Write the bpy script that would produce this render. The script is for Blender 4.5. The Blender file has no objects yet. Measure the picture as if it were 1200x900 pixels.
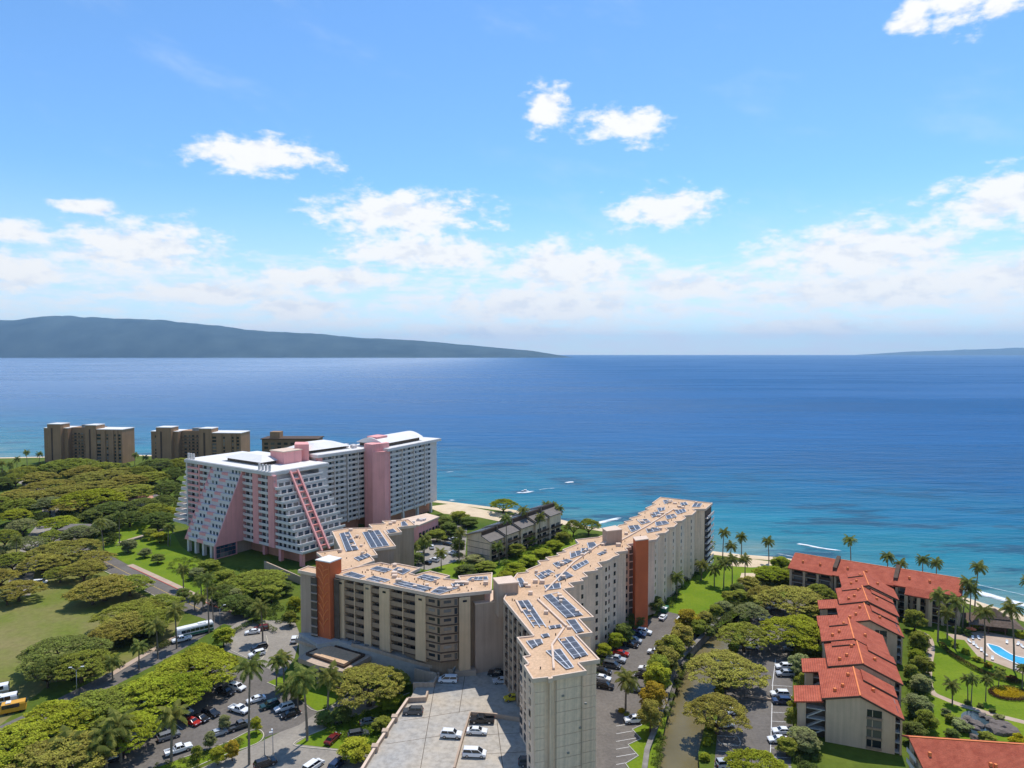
import bpy, bmesh, math, random
import numpy as np
from mathutils import Vector, Matrix
R = math.radians
random.seed(7)
rng = np.random.default_rng(11)
sc = bpy.context.scene
COL = sc.collection

# ------------------------------------------------------------------ camera, sky, sun, exposure
CAM_H = 90.0
PITCH = math.atan(36.0/800.0)
cd = bpy.data.cameras.new('camera'); cam = bpy.data.objects.new('camera', cd); COL.objects.link(cam)
cam.location = (0, 0, CAM_H); cam.rotation_euler = (R(90)-PITCH, 0, 0)
cd.sensor_width = 36; cd.lens = 24; cd.clip_start = 1.0; cd.clip_end = 300000
sc.camera = cam

SUN_AZ, SUN_EL = R(24), R(66)
SKY_STRENGTH = 0.094
world = bpy.data.worlds.new('World'); sc.world = world; world.use_nodes = True
nt = world.node_tree; nt.nodes.clear()
def N(t, **kw):
    n = nt.nodes.new(t)
    for k, v in kw.items(): setattr(n, k, v)
    return n
def M_(op, a, b=None, c=None, clamp=False):
    n = N('ShaderNodeMath', operation=op); n.use_clamp = clamp
    for i, v in enumerate((a, b, c)):
        if v is None: continue
        if isinstance(v, (int, float)): n.inputs[i].default_value = v
        else: nt.links.new(v, n.inputs[i])
    return n.outputs[0]
def comb(x, y, z):
    n = N('ShaderNodeCombineXYZ')
    for i, v in enumerate((x, y, z)):
        if isinstance(v, (int, float)): n.inputs[i].default_value = v
        else: nt.links.new(v, n.inputs[i])
    return n.outputs[0]
def noise(vec, scale, detail=6, rough=0.55, dist=0.0):
    n = N('ShaderNodeTexNoise'); n.inputs['Scale'].default_value = scale; n.inputs['Detail'].default_value = detail
    n.inputs['Roughness'].default_value = rough; n.inputs['Distortion'].default_value = dist
    nt.links.new(vec, n.inputs['Vector']); return n.outputs['Fac']
def sstep(x, a, b):
    n = N('ShaderNodeMapRange', interpolation_type='SMOOTHSTEP')
    nt.links.new(x, n.inputs[0]); n.inputs[1].default_value = a; n.inputs[2].default_value = b
    return n.outputs[0]
def mixc(f, a, b):
    n = N('ShaderNodeMix', data_type='RGBA')
    if isinstance(f, (int, float)): n.inputs[0].default_value = f
    else: nt.links.new(f, n.inputs[0])
    for i, v in ((6, a), (7, b)):
        if isinstance(v, tuple): n.inputs[i].default_value = (*v, 1)
        else: nt.links.new(v, n.inputs[i])
    return n.outputs[2]
sky = N('ShaderNodeTexSky', sky_type='NISHITA'); sky.sun_disc = False
sky.sun_elevation = SUN_EL; sky.sun_rotation = SUN_AZ; sky.altitude = 0
sky.air_density = 1.0; sky.dust_density = 0.0; sky.ozone_density = 9.0
tc = N('ShaderNodeTexCoord'); sx = N('ShaderNodeSeparateXYZ'); nt.links.new(tc.outputs['Generated'], sx.inputs[0])
AZ = M_('MULTIPLY', M_('ARCTAN2', sx.outputs[0], sx.outputs[1]), 57.29578)
EL = M_('MULTIPLY', M_('ARCSINE', sx.outputs[2]), 57.29578)
nvec = comb(M_('MULTIPLY', AZ, 0.20), M_('MULTIPLY', EL, 0.42), 0.3)
nvec_up = comb(M_('ADD', M_('MULTIPLY', AZ, 0.20), 0.12), M_('ADD', M_('MULTIPLY', EL, 0.42), 0.45), 0.3)
n1 = noise(nvec, 2.3, 9, 0.62); n1u = noise(nvec_up, 2.3, 9, 0.62)
# cumulus over the sea and round the compass: (azimuth, elevation, half width, half height) in degrees
CUMULUS = [(-20, 15.1, 6.6, 1.9), (2.9, 19.3, 2.7, 2.3), (9.0, 18.0, 4.9, 1.9), (-9.2, 11.2, 8.8, 2.6), (-7.0, 8.2, 10.0, 2.0),
           (12.5, 11.6, 6.2, 2.0), (-28.5, 7.6, 8.0, 3.0), (-31.5, 10.2, 2.9, 0.75), (-36, 8.2, 4.0, 1.2), (-37, 5.6, 5.5, 2.0),
           (-17, 3.5, 6, 1.5), (4.5, 7.0, 8.6, 3.2), (3, 4.0, 14, 2.2), (26.5, 7.4, 10.0, 3.2), (27, 4.6, 13, 1.9), (15, 5.5, 8, 1.6), (-15, 6.0, 9, 1.4), (-24, 4.6, 9, 1.3), (36.5, 10.2, 7.0, 2.6), (36, 5.0, 8, 2.2),
           (32.8, 23.8, 2.8, 3.4), (29.8, 22.6, 1.7, 1.6), (35, 22.2, 1.8, 1.1), (24, 2.0, 7, 1.0), (-1, 1.8, 9, 1.0),
           (-60, 9, 10, 3), (64, 8, 12, 3.2), (-85, 14, 9, 3), (95, 12, 9, 3), (130, 9, 12, 3), (-125, 10, 12, 3), (170, 11, 10, 3), (55, 19, 6, 2), (-52, 21, 6, 2), (110, 24, 14, 6), (150, 20, 16, 6), (-150, 22, 16, 6), (-105, 26, 14, 6), (78, 28, 9, 4), (-75, 30, 9, 4), (175, 32, 14, 6)]  # the large high ones, all out of view, are added as fill light
fld = None
for (a, e, ra, re) in CUMULUS:
    dx = M_('DIVIDE', M_('SUBTRACT', AZ, a), ra)
    dy = M_('DIVIDE', M_('SUBTRACT', EL, e), re)
    r2 = M_('SQRT', M_('ADD', M_('MULTIPLY', dx, dx), M_('MULTIPLY', dy, dy)))
    b = M_('SUBTRACT', 1.0, r2)
    fld = b if fld is None else M_('MAXIMUM', fld, b)
dens = M_('ADD', M_('MAXIMUM', fld, -1.0), M_('MULTIPLY', M_('SUBTRACT', n1, 0.5), 2.0))
cum = sstep(dens, 0.08, 0.66)
# low bank of broken cloud and veil towards the horizon, all round the compass
nb = noise(comb(M_('MULTIPLY', AZ, 0.16), M_('MULTIPLY', EL, 0.80), 2.1), 1.7, 9, 0.66)
prof = M_('MULTIPLY', sstep(EL, 11.5, 5.0), 1.0)
bank = M_('MULTIPLY', sstep(M_('ADD', nb, M_('MULTIPLY', prof, 0.36)), 0.70, 1.02), prof)
veil = M_('MULTIPLY', sstep(EL, 14.0, 0.5), 0.58)
cir = M_('MULTIPLY', sstep(noise(comb(M_('MULTIPLY', AZ, 0.045), M_('ADD', M_('MULTIPLY', EL, 0.11), M_('MULTIPLY', AZ, 0.02)), 5.0), 1.9, 6, 0.6), 0.52, 0.85), 0.30)
lit = sstep(M_('ADD', M_('SUBTRACT', n1, n1u), M_('MULTIPLY', M_('SUBTRACT', EL, 6.0), 0.004)), -0.20, 0.06)
CB = 0.525/SKY_STRENGTH
ccol = mixc(lit, (0.82*CB, 0.85*CB, 0.90*CB), (1.0*CB, 0.99*CB, 0.965*CB))
tnt = N('ShaderNodeMix', data_type='RGBA', blend_type='MULTIPLY'); tnt.inputs[0].default_value = 1.0; nt.links.new(sky.outputs[0], tnt.inputs[6]); tnt.inputs[7].default_value = (0.84, 0.98, 1.0, 1)   # clear trade-wind blue
c0 = mixc(cir, tnt.outputs[2], (0.80*CB, 0.88*CB, 0.98*CB))
c0 = mixc(veil, c0, (0.82*CB, 0.93*CB, 1.0*CB))
c1 = mixc(M_('MULTIPLY', bank, 0.92), c0, (0.97*CB, 0.975*CB, 0.98*CB))
c2 = mixc(M_('MULTIPLY', cum, 0.97), c1, ccol)
bg = N('ShaderNodeBackground'); bg.inputs['Strength'].default_value = SKY_STRENGTH
wo = N('ShaderNodeOutputWorld'); nt.links.new(c2, bg.inputs['Color']); nt.links.new(bg.outputs[0], wo.inputs[0])

sd = bpy.data.lights.new('sun', 'SUN'); sun = bpy.data.objects.new('sun', sd); COL.objects.link(sun)
sd.energy = 2.2; sd.angle = R(0.53); sd.color = (1.0, 0.96, 0.89)
S = Vector((math.sin(SUN_AZ)*math.cos(SUN_EL), math.cos(SUN_AZ)*math.cos(SUN_EL), math.sin(SUN_EL)))
sun.rotation_euler = S.to_track_quat('Z', 'Y').to_euler()
sc.view_settings.view_transform = 'Standard'; sc.view_settings.look = 'None'
sc.view_settings.gamma = 1; sc.view_settings.use_curve_mapping = False
sc.view_settings.exposure = 1.02
sc.cycles.use_denoising = True
world.cycles.sampling_method = 'MANUAL'; world.cycles.sample_map_resolution = 256
sc.cycles.max_bounces = 6; sc.cycles.diffuse_bounces = 3; sc.cycles.glossy_bounces = 2; sc.cycles.transparent_max_bounces = 8
sc.cycles.transmission_bounces = 2; sc.cycles.volume_bounces = 0

# ------------------------------------------------------------------ helpers
def P(px, py, z=0.0):
    """place on the level z that lies under a point of the survey photograph (1200 x 900)"""
    u, v = (px-600)/800.0, (450-py)/800.0
    ry = math.cos(PITCH)+v*math.sin(PITCH); rz = -math.sin(PITCH)+v*math.cos(PITCH)
    t = (z-CAM_H)/rz
    return Vector((u*t, ry*t, z))
def P2(px, py, z=0.0):
    p = P(px, py, z); return (p.x, p.y)
def PL(pts, z=0.0): return [P2(a, b, z) for a, b in pts]
def zat(py, y):
    """height of a point seen at row py that stands at distance y"""
    v = (450-py)/800.0
    ry = math.cos(PITCH)+v*math.sin(PITCH); rz = -math.sin(PITCH)+v*math.cos(PITCH)
    return CAM_H+rz/ry*y
ORD = ['first','second','third','fourth','fifth','sixth','seventh','eighth','ninth','tenth','eleventh','twelfth','thirteenth','fourteenth','fifteenth','sixteenth','seventeenth','eighteenth','nineteenth','twentieth',
       'twenty-first','twenty-second','twenty-third','twenty-fourth','twenty-fifth','twenty-sixth','twenty-seventh','twenty-eighth','twenty-ninth','thirtieth','thirty-first','thirty-second','thirty-third','thirty-fourth','thirty-fifth','thirty-sixth','thirty-seventh','thirty-eighth','thirty-ninth','fortieth']
def tag(o, label=None, cat=None, group=None, kind=None):
    if label: o['label'] = label
    if cat: o['category'] = cat
    if group: o['group'] = group
    if kind: o['kind'] = kind
    return o
def empty(name, loc=(0, 0, 0), rz=0.0):
    o = bpy.data.objects.new(name, None); COL.objects.link(o); o.location = loc; o.rotation_euler = (0, 0, rz)
    o.empty_display_size = 0.5
    return o
class MB:
    """collects boxes, prisms, bars and leaf faces, then links them as one mesh object"""
    def __init__(s): s.v = []; s.f = []
    def add(s, v, f):
        n = len(s.v); s.v += [tuple(p) for p in v]; s.f += [tuple(i+n for i in q) for q in f]; return s
    def box(s, x0, x1, y0, y1, z0, z1):
        return s.add([(x0,y0,z0),(x1,y0,z0),(x1,y1,z0),(x0,y1,z0),(x0,y0,z1),(x1,y0,z1),(x1,y1,z1),(x0,y1,z1)],
                     [(3,2,1,0),(4,5,6,7),(0,1,5,4),(1,2,6,5),(2,3,7,6),(3,0,4,7)])
    def prism(s, pts, z0, z1):
        pts = ccw(pts); n = len(pts)
        return s.add([(x,y,z0) for x,y in pts]+[(x,y,z1) for x,y in pts],
                     [tuple(range(n-1,-1,-1)), tuple(range(n,2*n))]+[(i,(i+1)%n,(i+1)%n+n,i+n) for i in range(n)])
    def sheet(s, pts, z):
        pts = ccw(pts); return s.add([(x,y,z) for x,y in pts], [tuple(range(len(pts)))])
    def obox(s, A, B, n0, n1, z0, z1):
        """box standing on segment A-B, from offset n0 to n1 along the left normal"""
        A = Vector(A[:2]); B = Vector(B[:2]); e = (B-A).normalized(); n = Vector((-e.y, e.x))
        q = [A+n*n0, B+n*n0, B+n*n1, A+n*n1]
        return s.prism([(p.x, p.y) for p in q], z0, z1)
    def bar(s, a, b, w, h=None, up=(0,0,1)):
        a = Vector(a); b = Vector(b); h = h or w; d = (b-a).normalized(); u = Vector(up)
        if abs(d.dot(u)) > 0.99: u = Vector((0,1,0))
        sd_ = d.cross(u).normalized()*w/2; u2 = sd_.cross(d).normalized()*h/2
        c = [a-sd_-u2, a+sd_-u2, a+sd_+u2, a-sd_+u2, b-sd_-u2, b+sd_-u2, b+sd_+u2, b-sd_+u2]
        return s.add(c, [(3,2,1,0),(4,5,6,7),(0,1,5,4),(1,2,6,5),(2,3,7,6),(3,0,4,7)])
    def tube(s, pts, rad, seg=7):
        pts = [Vector(p) for p in pts]; ring = []
        for i, p in enumerate(pts):
            d = (pts[min(i+1,len(pts)-1)]-pts[max(i-1,0)]).normalized()
            u = Vector((0,0,1)) if abs(d.z) < 0.9 else Vector((1,0,0))
            a = d.cross(u).normalized(); b = d.cross(a).normalized()
            ring.append([p+(a*math.cos(6.28319*k/seg)+b*math.sin(6.28319*k/seg))*rad[i] for k in range(seg)])
        v = [q for r in ring for q in r]; f = []
        for i in range(len(pts)-1):
            for k in range(seg):
                f.append((i*seg+k, i*seg+(k+1)%seg, (i+1)*seg+(k+1)%seg, (i+1)*seg+k))
        f.append(tuple(range(seg-1,-1,-1))); f.append(tuple(range((len(pts)-1)*seg, len(pts)*seg)))
        return s.add(v, f)
    def cyl(s, c, r, h, seg=12, axis='z', r2=None):
        r2 = r if r2 is None else r2; v = []
        for (rr, t) in ((r, 0), (r2, h)):
            for k in range(seg):
                a = 6.28319*k/seg; x, y = rr*math.cos(a), rr*math.sin(a)
                v.append((c[0]+x, c[1]+y, c[2]+t) if axis == 'z' else ((c[0]+x, c[1]+t, c[2]+y) if axis == 'y' else (c[0]+t, c[1]+x, c[2]+y)))
        f = [(k,(k+1)%seg,(k+1)%seg+seg,k+seg) for k in range(seg)]+[tuple(range(seg-1,-1,-1)), tuple(range(seg,2*seg))]
        return s.add(v, f)
    def mesh(s, name, mat, smooth=False):
        me = bpy.data.meshes.new(name); me.from_pydata(s.v, [], s.f); me.update()
        bm = bmesh.new(); bm.from_mesh(me)
        if len(s.f) < 20000: bmesh.ops.recalc_face_normals(bm, faces=bm.faces)
        if smooth:
            for fc in bm.faces: fc.smooth = True
        bm.to_mesh(me); bm.free()
        if mat: me.materials.append(mat)
        return me
    def build(s, name, mat, parent=None, smooth=False, loc=None):
        return link(name, s.mesh(name, mat, smooth), parent, loc)
def link(name, me, parent=None, loc=None, rz=0.0, scale=None):
    o = bpy.data.objects.new(name, me); COL.objects.link(o)
    if parent is not None: o.parent = parent
    if loc is not None: o.location = loc
    if rz: o.rotation_euler = (0, 0, rz)
    if scale is not None: o.scale = scale
    return o
def area(p): return sum(p[i][0]*p[(i+1)%len(p)][1]-p[(i+1)%len(p)][0]*p[i][1] for i in range(len(p)))/2
def ccw(p):
    p = [(q[0], q[1]) for q in p]
    return p if area(p) > 0 else p[::-1]
def inset(pts, d):
    pts = ccw(pts); n = len(pts); out = []
    for i in range(n):
        a, b, c = Vector(pts[i-1]), Vector(pts[i]), Vector(pts[(i+1)%n])
        e1 = (b-a).normalized(); e2 = (c-b).normalized()
        n1_ = Vector((-e1.y, e1.x)); n2_ = Vector((-e2.y, e2.x)); m = n1_+n2_
        k = m.length_squared
        m = n1_ if k < 0.15 else m*(2/k)
        if m.length > 2.5: m = m.normalized()*2.5
        out.append((b.x+m.x*d, b.y+m.y*d))
    return out
def ribbon(pts, w):
    pts = [Vector(p[:2]) for p in pts]; L = []; Rr = []
    for i, p in enumerate(pts):
        d = (pts[min(i+1,len(pts)-1)]-pts[max(i-1,0)]).normalized(); n = Vector((-d.y, d.x))
        L.append(p+n*w/2); Rr.append(p-n*w/2)
    return L, Rr
def strip(mb, pts, w, z0, z1=None):
    L, Rr = ribbon(pts, w)
    for i in range(len(L)-1):
        q = [L[i], Rr[i], Rr[i+1], L[i+1]]; q = [(p.x, p.y) for p in q]
        if z1 is None: mb.sheet(q, z0)
        else: mb.prism(q, z0, z1)
    return mb
def smoothline(pts, k=5):
    pts = [Vector((*p[:2], 0)) for p in pts]; out = []
    for i in range(len(pts)-1):
        a, b, c, d = pts[max(i-1,0)], pts[i], pts[i+1], pts[min(i+2,len(pts)-1)]
        for j in range(k):
            t = j/k
            q = 0.5*((2*b)+(c-a)*t+(2*a-5*b+4*c-d)*t*t+(3*b-a-3*c+d)*t**3); out.append((q.x, q.y))
    out.append((pts[-1].x, pts[-1].y)); return out
def smoothpoly(pts, k=4):
    n = len(pts); ext = [Vector((*p[:2], 0)) for p in pts]; out = []
    for i in range(n):
        a, b, c, d = ext[i-1], ext[i], ext[(i+1)%n], ext[(i+2)%n]
        for j in range(k):
            t = j/k
            q = 0.5*((2*b)+(c-a)*t+(2*a-5*b+4*c-d)*t*t+(3*b-a-3*c+d)*t**3); out.append((q.x, q.y))
    return out
def inpoly(x, y, poly):
    c = False; n = len(poly)
    for i in range(n):
        x1, y1 = poly[i]; x2, y2 = poly[(i+1)%n]
        if (y1 > y) != (y2 > y) and x < (x2-x1)*(y-y1)/(y2-y1)+x1: c = not c
    return c

# ------------------------------------------------------------------ materials
MATS = {}
def mat(name, col, rough=0.8, var=0.12, scale=0.6, bump=0.0, bscale=8.0, metal=0.0, spec=0.3, col2=None, tint=False, coord='Object', detail=5, fine=0.0, streak=0.0):
    m = bpy.data.materials.new(name); m.use_nodes = True; MATS[name] = m
    t = m.node_tree; b = t.nodes['Principled BSDF']
    b.inputs['Roughness'].default_value = rough; b.inputs['Metallic'].default_value = metal
    b.inputs['Specular IOR Level'].default_value = spec
    tcn = t.nodes.new('ShaderNodeTexCoord')
    src = tcn.outputs[coord]
    if coord == 'World':
        pass
    nz = t.nodes.new('ShaderNodeTexNoise'); nz.inputs['Scale'].default_value = scale; nz.inputs['Detail'].default_value = detail
    nz.inputs['Roughness'].default_value = 0.6
    t.links.new(src, nz.inputs['Vector'])
    rmp = t.nodes.new('ShaderNodeMapRange'); t.links.new(nz.outputs['Fac'], rmp.inputs[0])
    rmp.inputs[1].default_value = 0.3; rmp.inputs[2].default_value = 0.7
    mx = t.nodes.new('ShaderNodeMix'); mx.data_type = 'RGBA'; t.links.new(rmp.outputs[0], mx.inputs[0])
    c2 = col2 if col2 else tuple(min(1, c*(1+var)) for c in col)
    c1_ = col if col2 else tuple(c*(1-var) for c in col)
    mx.inputs[6].default_value = (*c1_, 1); mx.inputs[7].default_value = (*c2, 1)
    out = mx.outputs[2]
    for (amt, vec, sc2) in ((fine, (1, 1, 1), scale*11), (streak, (1, 1, 0.045), 1.1)):
        if not amt: continue
        mp = t.nodes.new('ShaderNodeMapping'); mp.inputs['Scale'].default_value = vec; t.links.new(src, mp.inputs['Vector'])
        n2 = t.nodes.new('ShaderNodeTexNoise'); n2.inputs['Scale'].default_value = sc2; n2.inputs['Detail'].default_value = 5; n2.inputs['Roughness'].default_value = 0.65; t.links.new(mp.outputs[0], n2.inputs['Vector'])
        r2 = t.nodes.new('ShaderNodeMapRange'); r2.inputs[1].default_value = 0.28; r2.inputs[2].default_value = 0.60; r2.inputs[3].default_value = 1-amt; r2.inputs[4].default_value = 1.0; t.links.new(n2.outputs['Fac'], r2.inputs[0])
        m2 = t.nodes.new('ShaderNodeMix'); m2.data_type = 'RGBA'; m2.blend_type = 'MULTIPLY'; m2.inputs[0].default_value = 1.0; t.links.new(out, m2.inputs[6]); t.links.new(r2.outputs[0], m2.inputs[7]); out = m2.outputs[2]
    if tint:
        oi = t.nodes.new('ShaderNodeObjectInfo'); mm = t.nodes.new('ShaderNodeMix'); mm.data_type = 'RGBA'; mm.blend_type = 'MULTIPLY'
        mm.inputs[0].default_value = 1.0; t.links.new(out, mm.inputs[6]); t.links.new(oi.outputs['Color'], mm.inputs[7]); out = mm.outputs[2]
    t.links.new(out, b.inputs['Base Color'])
    if bump:
        nb_ = t.nodes.new('ShaderNodeTexNoise'); nb_.inputs['Scale'].default_value = bscale; nb_.inputs['Detail'].default_value = 4
        t.links.new(src, nb_.inputs['Vector'])
        bp = t.nodes.new('ShaderNodeBump'); bp.inputs['Strength'].default_value = bump; bp.inputs['Distance'].default_value = 0.1
        t.links.new(nb_.outputs['Fac'], bp.inputs['Height']); t.links.new(bp.outputs[0], b.inputs['Normal'])
    return m
def leafmat(name, c_lo, c_hi, trans=0.35):
    m = bpy.data.materials.new(name); m.use_nodes = True; MATS[name] = m
    t = m.node_tree; t.nodes.clear()
    tcn = t.nodes.new('ShaderNodeTexCoord'); oi = t.nodes.new('ShaderNodeObjectInfo')
    nz = t.nodes.new('ShaderNodeTexNoise'); nz.inputs['Scale'].default_value = 0.35; nz.inputs['Detail'].default_value = 3
    nz.noise_dimensions = '4D'
    t.links.new(tcn.outputs['Object'], nz.inputs['Vector']); 
    mu = t.nodes.new('ShaderNodeMath'); mu.operation = 'MULTIPLY'; mu.inputs[1].default_value = 40; t.links.new(oi.outputs['Random'], mu.inputs[0]); t.links.new(mu.outputs[0], nz.inputs['W'])
    ge = t.nodes.new('ShaderNodeNewGeometry')
    ad = t.nodes.new('ShaderNodeMath'); ad.operation = 'MULTIPLY_ADD'; ad.inputs[1].default_value = 0.60
    t.links.new(ge.outputs['Random Per Island'], ad.inputs[0]); t.links.new(nz.outputs['Fac'], ad.inputs[2])
    mr = t.nodes.new('ShaderNodeMapRange'); mr.inputs[1].default_value = 0.45; mr.inputs[2].default_value = 1.10; t.links.new(ad.outputs[0], mr.inputs[0])
    mx = t.nodes.new('ShaderNodeMix'); mx.data_type = 'RGBA'; t.links.new(mr.outputs[0], mx.inputs[0])
    mx.inputs[6].default_value = (*c_lo, 1); mx.inputs[7].default_value = (*c_hi, 1)
    mm = t.nodes.new('ShaderNodeMix'); mm.data_type = 'RGBA'; mm.blend_type = 'MULTIPLY'; mm.inputs[0].default_value = 1
    t.links.new(mx.outputs[2], mm.inputs[6]); t.links.new(oi.outputs['Color'], mm.inputs[7])
    df = t.nodes.new('ShaderNodeBsdfDiffuse'); tr = t.nodes.new('ShaderNodeBsdfTranslucent'); ms = t.nodes.new('ShaderNodeMixShader')
    ms.inputs[0].default_value = trans
    t.links.new(mm.outputs[2], df.inputs[0]); t.links.new(mm.outputs[2], tr.inputs[0])
    t.links.new(df.outputs[0], ms.inputs[1]); t.links.new(tr.outputs[0], ms.inputs[2])
    o = t.nodes.new('ShaderNodeOutputMaterial'); t.links.new(ms.outputs[0], o.inputs[0])
    return m
mat('grass', (0.060, 0.105, 0.012), 0.95, scale=0.05, fine=0.25, col2=(0.135, 0.165, 0.022), bump=0.5, bscale=3, spec=0.1)
mat('lawn', (0.115, 0.190, 0.010), 0.95, scale=0.12, fine=0.25, col2=(0.185, 0.245, 0.016), bump=0.4, bscale=4, spec=0.1)
mat('park_grass', (0.135, 0.175, 0.020), 0.95, scale=0.05, fine=0.25, detail=8, col2=(0.245, 0.195, 0.085), bump=0.4, bscale=4, spec=0.1)
mat('soil', (0.13, 0.10, 0.06), 0.95, scale=0.2, col2=(0.09, 0.10, 0.03), bump=0.4, bscale=3, spec=0.1)
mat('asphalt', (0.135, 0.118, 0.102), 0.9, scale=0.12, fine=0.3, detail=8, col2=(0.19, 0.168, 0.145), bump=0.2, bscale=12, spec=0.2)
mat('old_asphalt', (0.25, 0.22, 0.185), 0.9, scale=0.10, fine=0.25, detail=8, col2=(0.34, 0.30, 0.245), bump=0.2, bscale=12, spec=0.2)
mat('concrete', (0.40, 0.385, 0.36), 0.85, scale=0.09, fine=0.2, col2=(0.52, 0.49, 0.43), bump=0.2, bscale=6, spec=0.2)
mat('deck_concrete', (0.38, 0.37, 0.35), 0.85, scale=0.075, fine=0.34, col2=(0.50, 0.42, 0.32), bump=0.2, bscale=6, spec=0.2, detail=8)
mat('pavement', (0.40, 0.29, 0.21), 0.85, scale=0.3, col2=(0.47, 0.36, 0.27), spec=0.2)
mat('kerb_mat', (0.48, 0.43, 0.33), 0.85, var=0.15, scale=0.4, spec=0.2)
mat('red_kerb_mat', (0.45, 0.10, 0.07), 0.8, spec=0.2)
mat('paint_white', (0.72, 0.70, 0.66), 0.7, scale=1.5, var=0.2, spec=0.2)
mat('paint_yellow', (0.62, 0.40, 0.06), 0.7, scale=1.5, var=0.2, spec=0.2)
mat('sand', (0.55, 0.42, 0.27), 0.95, scale=0.15, col2=(0.68, 0.54, 0.37), bump=0.4, bscale=2, spec=0.1)
mat('stone_wall', (0.16, 0.14, 0.12), 0.9, scale=0.5, col2=(0.28, 0.255, 0.22), bump=0.6, bscale=2, spec=0.2)
mat('beige_wall', (0.50, 0.375, 0.275), 0.85, var=0.08, scale=0.3, streak=0.25, spec=0.2)
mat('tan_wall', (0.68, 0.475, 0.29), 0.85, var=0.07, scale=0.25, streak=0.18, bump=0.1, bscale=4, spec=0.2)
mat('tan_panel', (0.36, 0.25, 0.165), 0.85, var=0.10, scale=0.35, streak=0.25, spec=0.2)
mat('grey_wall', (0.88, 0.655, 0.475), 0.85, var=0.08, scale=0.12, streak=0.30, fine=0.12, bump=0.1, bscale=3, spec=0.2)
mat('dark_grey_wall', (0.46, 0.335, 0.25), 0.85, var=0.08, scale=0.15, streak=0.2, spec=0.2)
mat('roof_tan', (0.56, 0.36, 0.21), 0.9, scale=0.16, fine=0.28, detail=8, col2=(0.68, 0.45, 0.28), bump=0.2, bscale=5, spec=0.2)
mat('roof_edge', (0.66, 0.50, 0.38), 0.85, var=0.08, scale=0.5, spec=0.2)
mat('rust_red', (0.56, 0.135, 0.05), 0.85, var=0.10, scale=0.2, spec=0.2)
mat('rust_relief', (0.74, 0.23, 0.08), 0.85, var=0.08, scale=0.5, spec=0.2)
mat('glass_dark', (0.022, 0.026, 0.032), 0.12, var=0.3, scale=0.4, spec=0.6)
mat('glass_blue', (0.030, 0.055, 0.085), 0.10, var=0.3, scale=0.4, spec=0.7)
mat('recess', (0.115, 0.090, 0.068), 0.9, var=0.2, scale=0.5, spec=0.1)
mat('brown_trim', (0.10, 0.062, 0.042), 0.8, var=0.2, spec=0.2)
mat('solar', (0.070, 0.074, 0.086), 0.35, var=0.25, scale=0.5, spec=0.35)
mat('solar_frame', (0.55, 0.56, 0.58), 0.6)
mat('white_paint_wall', (0.66, 0.62, 0.58), 0.8, var=0.06, scale=0.3, spec=0.2)
mat('hotel_white', (0.64, 0.58, 0.54), 0.8, var=0.08, scale=0.2, spec=0.2)
mat('hotel_wall', (0.62, 0.56, 0.52), 0.8, var=0.1, scale=0.3, spec=0.2)
mat('white_roof', (0.70, 0.67, 0.63), 0.8, var=0.05, scale=0.2, spec=0.2)
mat('pink', (0.82, 0.37, 0.34), 0.85, var=0.07, scale=0.15, streak=0.15, spec=0.2)
mat('pink_deep', (0.68, 0.25, 0.21), 0.85, var=0.08, scale=0.2, spec=0.2)
mat('salmon', (0.50, 0.235, 0.155), 0.85, var=0.12, scale=0.3, spec=0.2)
mat('brown_tower', (0.36, 0.215, 0.12), 0.85, var=0.1, scale=0.12, streak=0.2, spec=0.2)
mat('brown_tower_dark', (0.22, 0.135, 0.08), 0.85, var=0.12, scale=0.2, spec=0.2)
mat('red_wall', (0.62, 0.455, 0.31), 0.85, var=0.08, scale=0.25, streak=0.2, bump=0.1, bscale=4, spec=0.2)
mat('grey_shingle', (0.185, 0.16, 0.14), 0.9, var=0.15, scale=0.6, spec=0.2)
mat('thatch', (0.14, 0.10, 0.075), 0.95, var=0.3, scale=1.5, bump=0.8, bscale=6, spec=0.1)
mat('bark', (0.12, 0.085, 0.058), 0.95, var=0.25, scale=1.2, bump=0.6, bscale=5, spec=0.1)
mat('palm_bark', (0.21, 0.17, 0.13), 0.95, var=0.25, scale=1.2, bump=0.6, bscale=5, spec=0.1)
mat('car_paint', (0.90, 0.90, 0.90), 0.22, var=0.02, spec=0.6, tint=True)
mat('tyre', (0.016, 0.016, 0.017), 0.9, spec=0.2)
mat('rim', (0.45, 0.45, 0.46), 0.35, metal=0.8)
mat('car_glass', (0.015, 0.018, 0.022), 0.06, var=0.1, spec=0.8)
mat('headlight', (0.75, 0.76, 0.78), 0.1, var=0.02, spec=0.8)
mat('taillight', (0.35, 0.02, 0.015), 0.2, var=0.02, spec=0.6)
mat('trim_black', (0.025, 0.025, 0.027), 0.6)
mat('metal_grey', (0.30, 0.30, 0.31), 0.5, metal=0.6)
mat('white_plastic', (0.75, 0.75, 0.74), 0.5, var=0.04)
mat('yellow_paint', (0.68, 0.34, 0.03), 0.4, var=0.08)
mat('green_paint', (0.03, 0.16, 0.09), 0.5, var=0.1)
mat('blue_paint', (0.05, 0.12, 0.24), 0.4, var=0.1)
mat('rock', (0.11, 0.09, 0.08), 0.9, scale=0.6, col2=(0.22, 0.18, 0.15), bump=0.8, bscale=2, spec=0.2)
mat('cloth_dark', (0.02, 0.02, 0.024), 0.9)
mat('skin', (0.42, 0.24, 0.16), 0.6)
leafmat('leaf', (0.54, 0.47, 0.56), (1.26, 1.27, 0.95), 0.28)
leafmat('palm_leaf', (0.110, 0.140, 0.032), (0.260, 0.265, 0.065), 0.3)
leafmat('flower_leaf', (0.60, 0.60, 0.60), (1.0, 1.0, 1.0), 0.2)

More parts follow.
